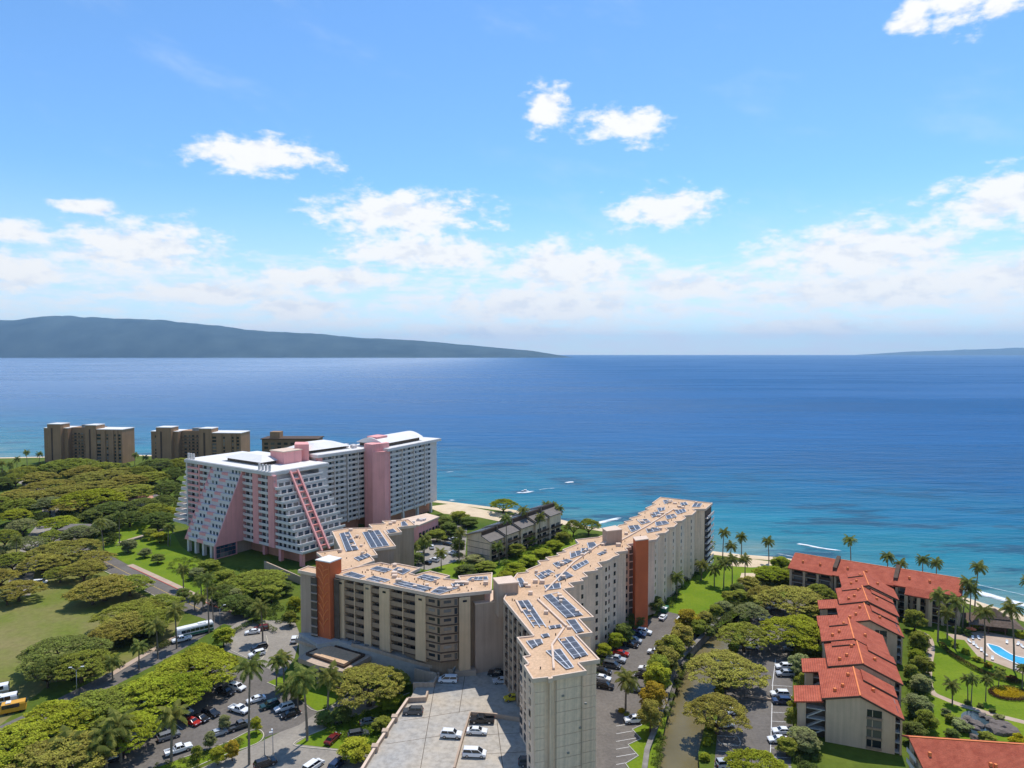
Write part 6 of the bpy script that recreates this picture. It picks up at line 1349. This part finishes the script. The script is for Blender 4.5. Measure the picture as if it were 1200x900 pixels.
cars([(707, 786, 'sedan', 'black', -22), (706, 794, 'sedan', 'white', -22), (709, 803, 'suv', 'black', -20), (717, 779, 'minivan', 'dark grey', -24), (722, 772, 'pickup', 'silver', -25), (728, 765, 'sedan', 'red', -24), (739, 755, 'sedan', 'black', -25), (743, 750, 'suv', 'silver', -25), (748, 743, 'suv', 'dark blue', -25), (755, 740, 'suv', 'white', -25), (777, 723, 'sedan', 'white', 60)], 'cars against the sawtooth wall', 'parked against the sawtooth condominium')
cars([(797, 727, 'minivan', 'white', 60), (800, 742, 'sedan', 'silver', 155), (785, 749, 'suv', 'white', 155), (768, 764, 'suv', 'white', 155), (791, 763, 'sedan', 'white', 155), (758, 783, 'sedan', 'white', 158), (754, 791, 'sedan', 'black', 158), (745, 807, 'pickup', 'grey', 160), (743, 843, 'suv', 'white', 186), (780, 757, 'sedan', 'grey', 155)], 'cars by the canal trees', 'parked under the canal-side trees')
cars([(879, 757, 'suv', 'white', 170), (895, 724, 'suv', 'white', 200), (906, 711, 'minivan', 'white', 200), (927, 760, 'suv', 'grey', 175), (919, 781, 'suv', 'white', 178), (920, 789, 'suv', 'silver', 178), (914, 813, 'suv', 'white', 176), (916, 821, 'suv', 'dark blue', 176), (917, 856, 'sedan', 'white', 176), (912, 866, 'sedan', 'white', 178), (860, 833, 'sedan', 'white', 10), (866, 777, 'suv', 'white', 10), (853, 895, 'minivan', 'silver', 5), (849, 848, 'sedan', 'white', 8), (864, 786, 'sedan', 'silver', 8)], 'cars between canal and red condos', 'in the right car park')
cars([(264, 810, 'pickup', 'black', -24), (278, 805, 'suv', 'white', -24), (280, 831, 'pickup', 'white', -24), (300, 819, 'sedan', 'white', 216), (316, 826, 'suv', 'dark green', 216), (333, 829, 'suv', 'white', 216), (340, 836, 'sedan', 'black', 216), (225, 845, 'sedan', 'red', -26), (235, 841, 'sedan', 'black', -26), (247, 835, 'suv', 'black', -26), (281, 850, 'pickup', 'dark grey', 40), (207, 804, 'suv', 'white', -26), (166, 822, 'suv', 'white', -26), (144, 829, 'sedan', 'white', -26), (170, 852, 'sedan', 'white', 216), (179, 847, 'suv', 'black', 216), (191, 842, 'sedan', 'dark grey', 216), (216, 832, 'sedan', 'white', -26), (120, 873, 'sedan', 'white', 216), (149, 867, 'suv', 'white', 216), (131, 889, 'sedan', 'black', 216), (209, 878, 'pickup', 'white', 38), (240, 796, 'suv', 'white', -26), (158, 858, 'suv', 'grey', 216), (196, 826, 'sedan', 'silver', -26), (184, 816, 'sedan', 'dark blue', -26), (103, 884, 'suv', 'silver', 216), (198, 862, 'suv', 'grey', 38), (256, 858, 'sedan', 'silver', 38), (233, 800, 'sedan', 'silver', -26)], 'cars in the left car park', 'in the left car park')
cars([(301, 766, 'suv', 'white', 216), (304, 758, 'suv', 'black', 216), (306, 736, 'suv', 'dark red', 200), (296, 740, 'sedan', 'white', 200), (345, 749, 'suv', 'white', 100)], 'cars at the entrance court', 'in the entrance court')
cars([(390, 865, 'sedan', 'dark red', 70), (420, 860, 'suv', 'dark grey', 20), (367, 897, 'minivan', 'white', 60), (395, 895, 'suv', 'dark blue', 70), (311, 894, 'suv', 'black', 35), (433, 845, 'sedan', 'grey', 20)], 'cars by the driveway', 'beside the driveway below the deck')
cars([(47, 682, 'minivan', 'white', 20), (37, 577, 'sedan', 'white', 40), (52, 625, 'sedan', 'dark grey', 60)], 'cars at the park edge', 'among the far-left trees')
cars([(496, 624, 'sedan', 'white', 60), (504, 622, 'sedan', 'white', 60), (510, 617, 'suv', 'silver', 60), (531, 632, 'suv', 'white', 150), (524, 637, 'sedan', 'black', 150), (506, 641, 'suv', 'white', 100), (531, 648, 'suv', 'white', 150), (517, 651, 'sedan', 'white', 150), (509, 656, 'suv', 'white', 150), (493, 649, 'sedan', 'white', 100), (522, 631, 'sedan', 'black', 150), (500, 659, 'sedan', 'black', 150)], 'cars by the gabled condos', 'by the gabled condos')
# coach, trailers, skip, motorcycle, boat
def coach(px, py, deg, label, L=11.0, h=3.2, body='white_plastic', stripe='green_paint', cat='bus', name='coach_bus', z=0.02):
    p = P(px, py, 1.5); t = empty(name, (p.x, p.y, z), R(deg)); tag(t, label, cat)
    MB().box(-L/2, L/2, -1.25, 1.25, 0.45, h-0.35).add(*cabin((-L/2, L/2), (-L/2+0.15, L/2-0.25), h-0.35, h, 2.5, 2.1)).build('body', MATS[body], t)
    MB().box(-L/2-0.01, L/2+0.01, -1.27, 1.27, 0.5, 1.15).build('skirt', MATS[stripe], t)
    n = int(L/1.5)
    for sy in (-1, 1):
        for k in range(n): MB().box(-0.62, 0.62, -0.03, 0.03, 0, 0.95).build('window', MATS['car_glass'], t, loc=(-L/2+0.9+k*(L-1.6)/n, sy*1.26, 1.5))
    MB().box(L/2-0.05, L/2+0.03, -1.1, 1.1, 1.3, 2.6).build('windscreen', MATS['car_glass'], t)
    MB().box(-L*0.3, -L*0.1, -0.7, 0.7, h, h+0.25).build('roof_unit', MATS['white_plastic'], t)
    for x in (-L*0.3, L*0.32):
        for sy in (-1, 1): MB().cyl((0, -0.14, 0), 0.48, 0.28, 14, 'y').build('wheel', MATS['tyre'], t, loc=(x, sy*1.12, 0.48))
    return t
coach(228, 738, 218, 'white and green coach driving down the road beside the park')
car(213, 749, 'pickup', 'white', 218, 'white pickup truck driving just ahead of the coach', None)
coach(16, 827, 30, 'yellow bus parked at the left edge below the park', 5.2, 2.5, 'yellow_paint', 'yellow_paint', 'bus', 'parked_bus')
coach(5, 819, 30, 'white-roofed bus with blue sides beside the yellow bus', 5.6, 2.5, 'white_plastic', 'blue_paint', 'bus', 'parked_bus')
coach(-2, 807, 30, 'short white bus farthest up at the left edge', 4.6, 2.5, 'white_plastic', 'metal_grey', 'bus', 'parked_bus')
p = P(779, 717, 0); t = empty('waste_skip', (p.x, p.y, 0.02), R(60)); tag(t, 'dark green waste skip with white lid at the end of the car park', 'skip')
MB().add(*cabin((-1.7, 1.7), (-1.9, 1.9), 0.15, 1.7, 1.7, 2.0)).build('body', MATS['green_paint'], t); MB().box(-1.9, 0.0, -1.0, 1.0, 1.72, 1.82).build('lid', MATS['white_plastic'], t)
for x in (-1.3, 1.3): MB().cyl((x, -0.9, 0.1), 0.12, 1.8, 8, 'y').build('wheel', MATS['tyre'], t)
p = P(894.5, 797, 0.5); t = empty('motorcycle', (p.x, p.y, 0.02), R(115)); tag(t, 'dark motorcycle under its rider on the right car park', 'motorcycle')
for x in (-0.68, 0.70): w_ = MB().cyl((x, -0.07, 0.31), 0.31, 0.14, 14, 'y').build('wheel', MATS['tyre'], t)
MB().tube([(-0.7, 0, 0.62), (-0.25, 0, 0.72), (0.15, 0, 0.78), (0.42, 0, 0.80), (0.52, 0, 0.72)], [0.09, 0.17, 0.20, 0.17, 0.06], 8).build('body', MATS['trim_black'], t, True)
MB().bar((0.70, 0.0, 0.31), (0.44, 0.0, 1.02), 0.10).build('fork', MATS['metal_grey'], t); MB().bar((0.42, -0.36, 1.05), (0.42, 0.36, 1.05), 0.05).build('handlebar', MATS['metal_grey'], t)
MB().box(-0.4, 0.3, -0.14, 0.14, 0.25, 0.6).build('engine', MATS['metal_grey'], t)
# rider: one skinned body, leaning to the handlebar
def skin_body(name, joints, bones, rad, m, parent=None, loc=(0, 0, 0), rz=0.0):
    me = bpy.data.meshes.new(name); me.from_pydata(joints, bones, []); me.update(); o = link(name, me, parent, loc, rz)
    md = o.modifiers.new('skin', 'SKIN'); 
    for i, v in enumerate(me.skin_vertices[0].data if me.skin_vertices else []): v.radius = (rad[i], rad[i])
    if not me.skin_vertices:
        bm = bmesh.new(); bm.from_mesh(me); ly = bm.verts.layers.skin.verify(); bm.verts.ensure_lookup_table()
        for i, v in enumerate(bm.verts): v[ly].radius = (rad[i], rad[i]); v[ly].use_root = (i == 0)
        bm.to_mesh(me); bm.free()
    sb = o.modifiers.new('sub', 'SUBSURF'); sb.levels = 1; sb.render_levels = 1; me.materials.append(m); return o
J = [(-0.25, 0, 0.88), (-0.16, 0, 1.10), (-0.05, 0, 1.32), (0.02, 0, 1.44), (0.06, 0, 1.52), (0.10, 0, 1.64), (-0.02, 0.19, 1.36), (0.12, 0.28, 1.16), (0.36, 0.32, 1.07), (-0.02, -0.19, 1.36), (0.12, -0.28, 1.16), (0.36, -0.32, 1.07),
     (-0.2, 0.14, 0.86), (0.18, 0.22, 0.80), (0.02, 0.21, 0.40), (0.16, 0.22, 0.34), (-0.2, -0.14, 0.86), (0.18, -0.22, 0.80), (0.02, -0.21, 0.40), (0.16, -0.22, 0.34)]
Bn = [(0,1),(1,2),(2,3),(3,4),(4,5),(2,6),(6,7),(7,8),(2,9),(9,10),(10,11),(0,12),(12,13),(13,14),(14,15),(0,16),(16,17),(17,18),(18,19)]
rad = [0.16, 0.16, 0.17, 0.07, 0.09, 0.10, 0.08, 0.055, 0.045, 0.08, 0.055, 0.045, 0.11, 0.085, 0.06, 0.05, 0.11, 0.085, 0.06, 0.05]
rd_ = skin_body('person', J, Bn, rad, MATS['cloth_dark'], None, (p.x, p.y, 0.02), R(115)); tag(rd_, 'person in dark clothes and helmet riding the motorcycle', 'person')
hm = MB(); bm_ = bmesh.new(); bmesh.ops.create_uvsphere(bm_, u_segments=12, v_segments=8, radius=0.155); me = bpy.data.meshes.new('helmet'); bm_.to_mesh(me); bm_.free(); me.materials.append(MATS['trim_black']); link('helmet', me, rd_, (0.10, 0, 1.63))
p = P(615, 576, -2.9); t = empty('motor_boat', (p.x, p.y, -2.9), R(172)); t.scale = (0.55, 0.55, 0.55); tag(t, 'small white boat throwing up wake off the beach', 'boat')
hull = [(-4.5, 1.3, 0.9), (1.5, 1.4, 1.0), (4.8, 0.05, 1.25)]; v = []
for x, w_, z in hull: v += [(x, -w_, z), (x, w_, z), (x, w_*0.6, -0.3), (x, -w_*0.6, -0.3)]
MB().add(v, [(0,1,2,3), (4,7,3,0), (0,4,5,1), (1,5,6,2), (3,2,6,7), (8,11,7,4), (4,8,9,5), (5,9,10,6), (7,6,10,11), (8,9,10,11)]).build('hull', MATS['white_plastic'], t)
MB().add(*cabin((-1.8, 1.6), (-1.5, 0.7), 0.9, 2.3, 2.0, 1.6)).build('cabin', MATS['white_plastic'], t); MB().box(-1.5, 1.15, -0.96, 0.96, 1.3, 1.8).build('cabin_window', MATS['car_glass'], t); MB().box(-2.4, 1.2, -1.0, 1.0, 2.4, 2.5).build('canopy', MATS['white_plastic'], t)

# ------------------------------------------------------------------ pool, hut, pond, furniture, lamps
mat('pool_water', (0.03, 0.32, 0.52), 0.06, scale=0.4, col2=(0.06, 0.42, 0.62), spec=0.5, bump=0.2, bscale=1.5)
mat('pond_water', (0.03, 0.055, 0.075), 0.06, scale=0.3, col2=(0.055, 0.085, 0.10), spec=0.5, bump=0.15, bscale=1.5)
pool = smoothpoly(PL([(1157, 755), (1165, 756.3), (1172, 758.6), (1180, 763.8), (1188, 768), (1200, 771), (1214, 772), (1222, 780), (1212, 784), (1198, 780), (1186, 775.5), (1172, 769), (1163, 763)]), 4)
t = empty('swimming_pool', (*pool[0], 0)); tag(t, 'bright blue free-form swimming pool at the right edge', 'pool')
o = MB().sheet(pool, 0.05).build('water', MATS['pool_water'], t, loc=(-pool[0][0], -pool[0][1], 0))
strip(MB(), pool+[pool[0]], 0.5, 0.0, 0.12).build('rim', MATS['white_plastic'], t, loc=(-pool[0][0], -pool[0][1], 0))
pond = smoothpoly(PL([(1126, 839), (1135, 833), (1149, 836), (1160, 845), (1163, 858), (1143, 866), (1135, 859)]), 4)
tag(MB().sheet(pond, 0.016).build('pond_water', MATS['pond_water']), 'dark garden pond below the curving path', 'pond', kind='structure')
rk = random.Random(3)
def rock_mesh(seed):
    r = random.Random(seed); bm = bmesh.new(); bmesh.ops.create_icosphere(bm, subdivisions=2, radius=1.0)
    for v in bm.verts: v.co *= r.uniform(0.78, 1.12); v.co.z *= 0.62
    me = bpy.data.meshes.new('rock'); bm.to_mesh(me); bm.free(); me.materials.append(MATS['rock']); return me
RK = [rock_mesh(i) for i in range(4)]
rocks = [(1140, 846, 1.2), (1146, 849, 1.5), (1143, 853, 1.0), (1134, 842, 1.3), (1152, 838, 1.2), (1127, 846, 1.6), (1129, 853, 1.3), (1168, 850, 2.2), (1174, 853, 2.6), (1180, 856, 2.4), (1171, 857, 2.0), (1186, 858, 2.0), (1163, 853, 1.5), (1177, 849, 1.8), (1160, 842, 1.2), (1142, 864, 1.3)]
for k, (x, y, s) in enumerate(sorted(rocks)):
    b = P(x, y, 0.3); o = link('boulder', random.choice(RK), None, (b.x, b.y, 0.15), rk.uniform(0, 6), (s, s*rk.uniform(0.8, 1.1), s)); tag(o, f'brown garden boulder at the pond, {ORD[k]} from the left', 'rock', 'boulders round the pond')
bed = smoothpoly(PL([(1161, 811), (1168, 807), (1182, 806.5), (1198, 810), (1206, 816), (1196, 821), (1178, 820), (1165, 816)]), 4)
t = empty('flower_bed', (*bed[0], 0)); tag(t, 'oval bed of yellow flowers on the poolside lawn', 'flower bed')
cx, cy = sum(p[0] for p in bed)/len(bed), sum(p[1] for p in bed)/len(bed)
MB().prism(bed, 0, 0.12).build('soil', MATS['soil'], t, loc=(-bed[0][0], -bed[0][1], 0))
V = leaf_cloud([(x, y, 0.35) for x, y in bed], [(0.7, 0.7, 0.4)]*len(bed), [90]*len(bed), 0.22, 9); o = link('border_plants', quads_mesh('border_plants', V, 'leaf'), t, (-bed[0][0], -bed[0][1], 0)); o.color = (0.10, 0.05, 0.03, 1)
ins = [(cx+(x-cx)*f, cy+(y-cy)*f) for f in (0.25, 0.5, 0.75) for x, y in bed]
V = leaf_cloud([(x, y, 0.35) for x, y in ins], [(0.7, 0.7, 0.35)]*len(ins), [60]*len(ins), 0.2, 10); o = link('flowers', quads_mesh('flowers', V, 'flower_leaf'), t, (-bed[0][0], -bed[0][1], 0)); o.color = (0.62, 0.42, 0.02, 1)
# thatched hut
p = P(1170, 742, 0); t = empty('thatched_hut', (p.x, p.y+3, 0), R(-18)); tag(t, 'brown thatched pavilion with two-tier roof behind the pool', 'hut')
def hiproof(x, y, x2, y2, z0, z1): return cabin((-x, x), (-x2, x2), z0, z1, 2*y, 2*y2)
MB().add(*hiproof(7.6, 5.2, 4.2, 2.4, 2.7, 4.3)).build('lower_roof', MATS['thatch'], t); MB().add(*hiproof(4.4, 2.6, 0.8, 0.3, 4.5, 7.0)).build('upper_roof', MATS['thatch'], t); MB().box(-3.9, 3.9, -2.1, 2.1, 4.2, 4.6).build('clerestory', MATS['recess'], t)
for x in (-6.8, -2.3, 2.3, 6.8):
    for y in (-4.4, 4.4): MB().cyl((x, y, 0), 0.16, 2.8, 8).build('post', MATS['brown_trim'], t)
MB().box(-4, 4, -1.2, 1.2, 0, 1.1).build('bar_counter', MATS['brown_trim'], t)
# sun loungers
lg1 = MB(); lg1.box(-0.95, 0.35, -0.32, 0.32, 0.28, 0.38); LG_S = lg1.mesh('seat', MATS['white_plastic']); lg2 = MB(); lg2.add([(0.35, -0.32, 0.28), (0.35, 0.32, 0.28), (0.95, 0.32, 0.75), (0.95, -0.32, 0.75), (0.35, -0.32, 0.38), (0.35, 0.32, 0.38), (0.92, 0.32, 0.84), (0.92, -0.32, 0.84)], [(3,2,1,0),(4,5,6,7),(0,1,5,4),(1,2,6,5),(2,3,7,6),(3,0,4,7)]); LG_B = lg2.mesh('backrest', MATS['white_plastic']); lg3 = MB(); lg3.box(-0.03, 0.03, -0.03, 0.03, 0, 0.28); LG_L = lg3.mesh('leg', MATS['metal_grey'])
LO = [(1136, 752), (1141, 755), (1145, 758.5), (1140, 748), (1150, 762), (1155, 767), (1147, 748), (1180, 753), (1193, 755), (1198, 758), (1163, 772), (1190, 783)]
for k, (x, y) in enumerate(sorted(LO)):
    b = P(x, y, 0.2); t = empty('sun_lounger', (b.x, b.y, 0.012), random.uniform(-0.6, 0.6)+1.2); tag(t, f'white sun lounger on the pool deck, {ORD[k]} from the left', 'lounger', 'loungers round the pool')
    link('seat', LG_S, t); link('backrest', LG_B, t)
    for lx in (-0.8, 0.7):
        for ly in (-0.26, 0.26): link('leg', LG_L, t, (lx, ly, 0))
b = P(1138, 741, 0.8); t = empty('parasol', (b.x, b.y, 0)); tag(t, 'red parasol at the hut end of the pool deck', 'parasol'); MB().cyl((0, 0, 0), 0.04, 2.4, 8).build('pole', MATS['metal_grey'], t); MB().cyl((0, 0, 1.95), 1.5, 0.6, 10, 'z', 0.05).build('canopy', MATS['rust_red'], t)
# street lamps
def lamp(px, py, h, label, arms=2, rz=0.0):
    b = P(px, py, 0); t = empty('street_lamp', b, rz); tag(t, label, 'lamp', 'street lamps')
    MB().tube([(0, 0, 0), (0, 0, h*0.5), (0, 0, h)], [0.10, 0.08, 0.06], 8).build('pole', MATS['metal_grey'], t, True)
    for s in ((1, -1) if arms == 2 else (1,)):
        MB().tube([(0, 0, h-0.1), (s*0.6, 0, h+0.5), (s*1.5, 0, h+0.9)], [0.05, 0.05, 0.04], 6).build('arm', MATS['metal_grey'], t, True); MB().box(s*1.4-0.35, s*1.4+0.45, -0.14, 0.14, h+0.84, h+0.98).build('lamp_head', MATS['white_plastic'], t)
lamp(90.5, 826, 9.0, 'twin-armed street lamp rising through the lower-left trees', 2, 0.2)
lamp(258, 738, 7.0, 'slender street lamp beside the entrance road', 1, 0.6)
lamp(310, 885, 4.2, 'short lamp post at the end of the grass strip', 1, 0.2); lamp(320, 884, 4.0, 'short dark post beside the driveway', 1, 2.0)
lamp(200, 640, 5.0, 'lamp beside the hotel lawn path', 1, 1.0)
# path slab and low wall on the hotel lawn, dark drop-off roof
mb = MB(); strip(mb, smoothline(PL([(140, 636), (160, 630), (180, 624), (200, 618)]), 5), 3.2, 0.01); tag(mb.build('path', MATS['pavement']), 'pale ramp path across the hotel lawn', 'footpath', kind='structure')
mb = MB(); strip(mb, smoothline(PL([(141, 638.5), (160, 633), (180, 627)]), 5), 0.5, 0, 1.1); tag(mb.build('garden_wall', MATS['stone_wall']), 'low dark wall beside the ramp on the hotel lawn', 'wall')
# masonry sign wall by the driveway
b = P(893, 820, 0.4); mb = MB(); a_, b2 = P2(873, 816), P2(904, 821); strip(mb, [a_, b2], 0.5, 0, 0.5); tag(mb.build('low_wall', MATS['beige_wall']), 'low beige wall across the right car park', 'wall')
# far left low roofs under the trees
for k, (x, y, w_, dd, m, lb) in enumerate([(93, 617, 14, 9, 'grey_shingle', 'small grey roof under the trees left of the lawn palms'), (165, 583, 16, 10, 'salmon', 'low pinkish roof among trees left of the hotel'), (133, 556, 12, 8, 'roof_edge', 'pale flat roof in the far trees below the left tower'), (178, 582, 9, 7, 'grey_shingle', 'small dark roof among trees close to the hotel')]):
    c = P(x, y, 4); T = Thing('low_house', (c.x, c.y, 0), lb, 'house', 'low roofs among the trees')
    T.part('wall', MB().box(c.x-w_/2, c.x+w_/2, c.y-dd/2, c.y+dd/2, 0, 3.6), 'beige_wall'); T.part('roof', MB().add(*(lambda q: ([(c.x+a, c.y+b_, z) for a, b_, z in q[0]], q[1]))(cabin((-w_/2-0.8, w_/2+0.8), (-w_/2+2, w_/2-2), 3.6, 5.2, dd+1.6, 1.0))), m)
# haze: the sea air between the shore and the islands
def haze():
    m = bpy.data.materials.new('haze'); m.use_nodes = True; t = m.node_tree; t.nodes.clear()
    v = t.nodes.new('ShaderNodeVolumePrincipled'); v.inputs['Color'].default_value = (0.45, 0.72, 1.0, 1); v.inputs['Density'].default_value = 2.9e-5; v.inputs['Anisotropy'].default_value = 0.3
    o = t.nodes.new('ShaderNodeOutputMaterial'); t.links.new(v.outputs[0], o.inputs['Volume']); m.volume_intersection_method = 'ACCURATE' if hasattr(m, 'volume_intersection_method') else None
    return m
hz = MB().box(-41000, 41000, -2500, 39000, -8.0, 1080.0).build('haze', None)
try: hz.data.materials.append(haze())
except Exception as ex: print('haze', ex)
tag(hz, 'thin blue sea haze', 'haze', kind='stuff')
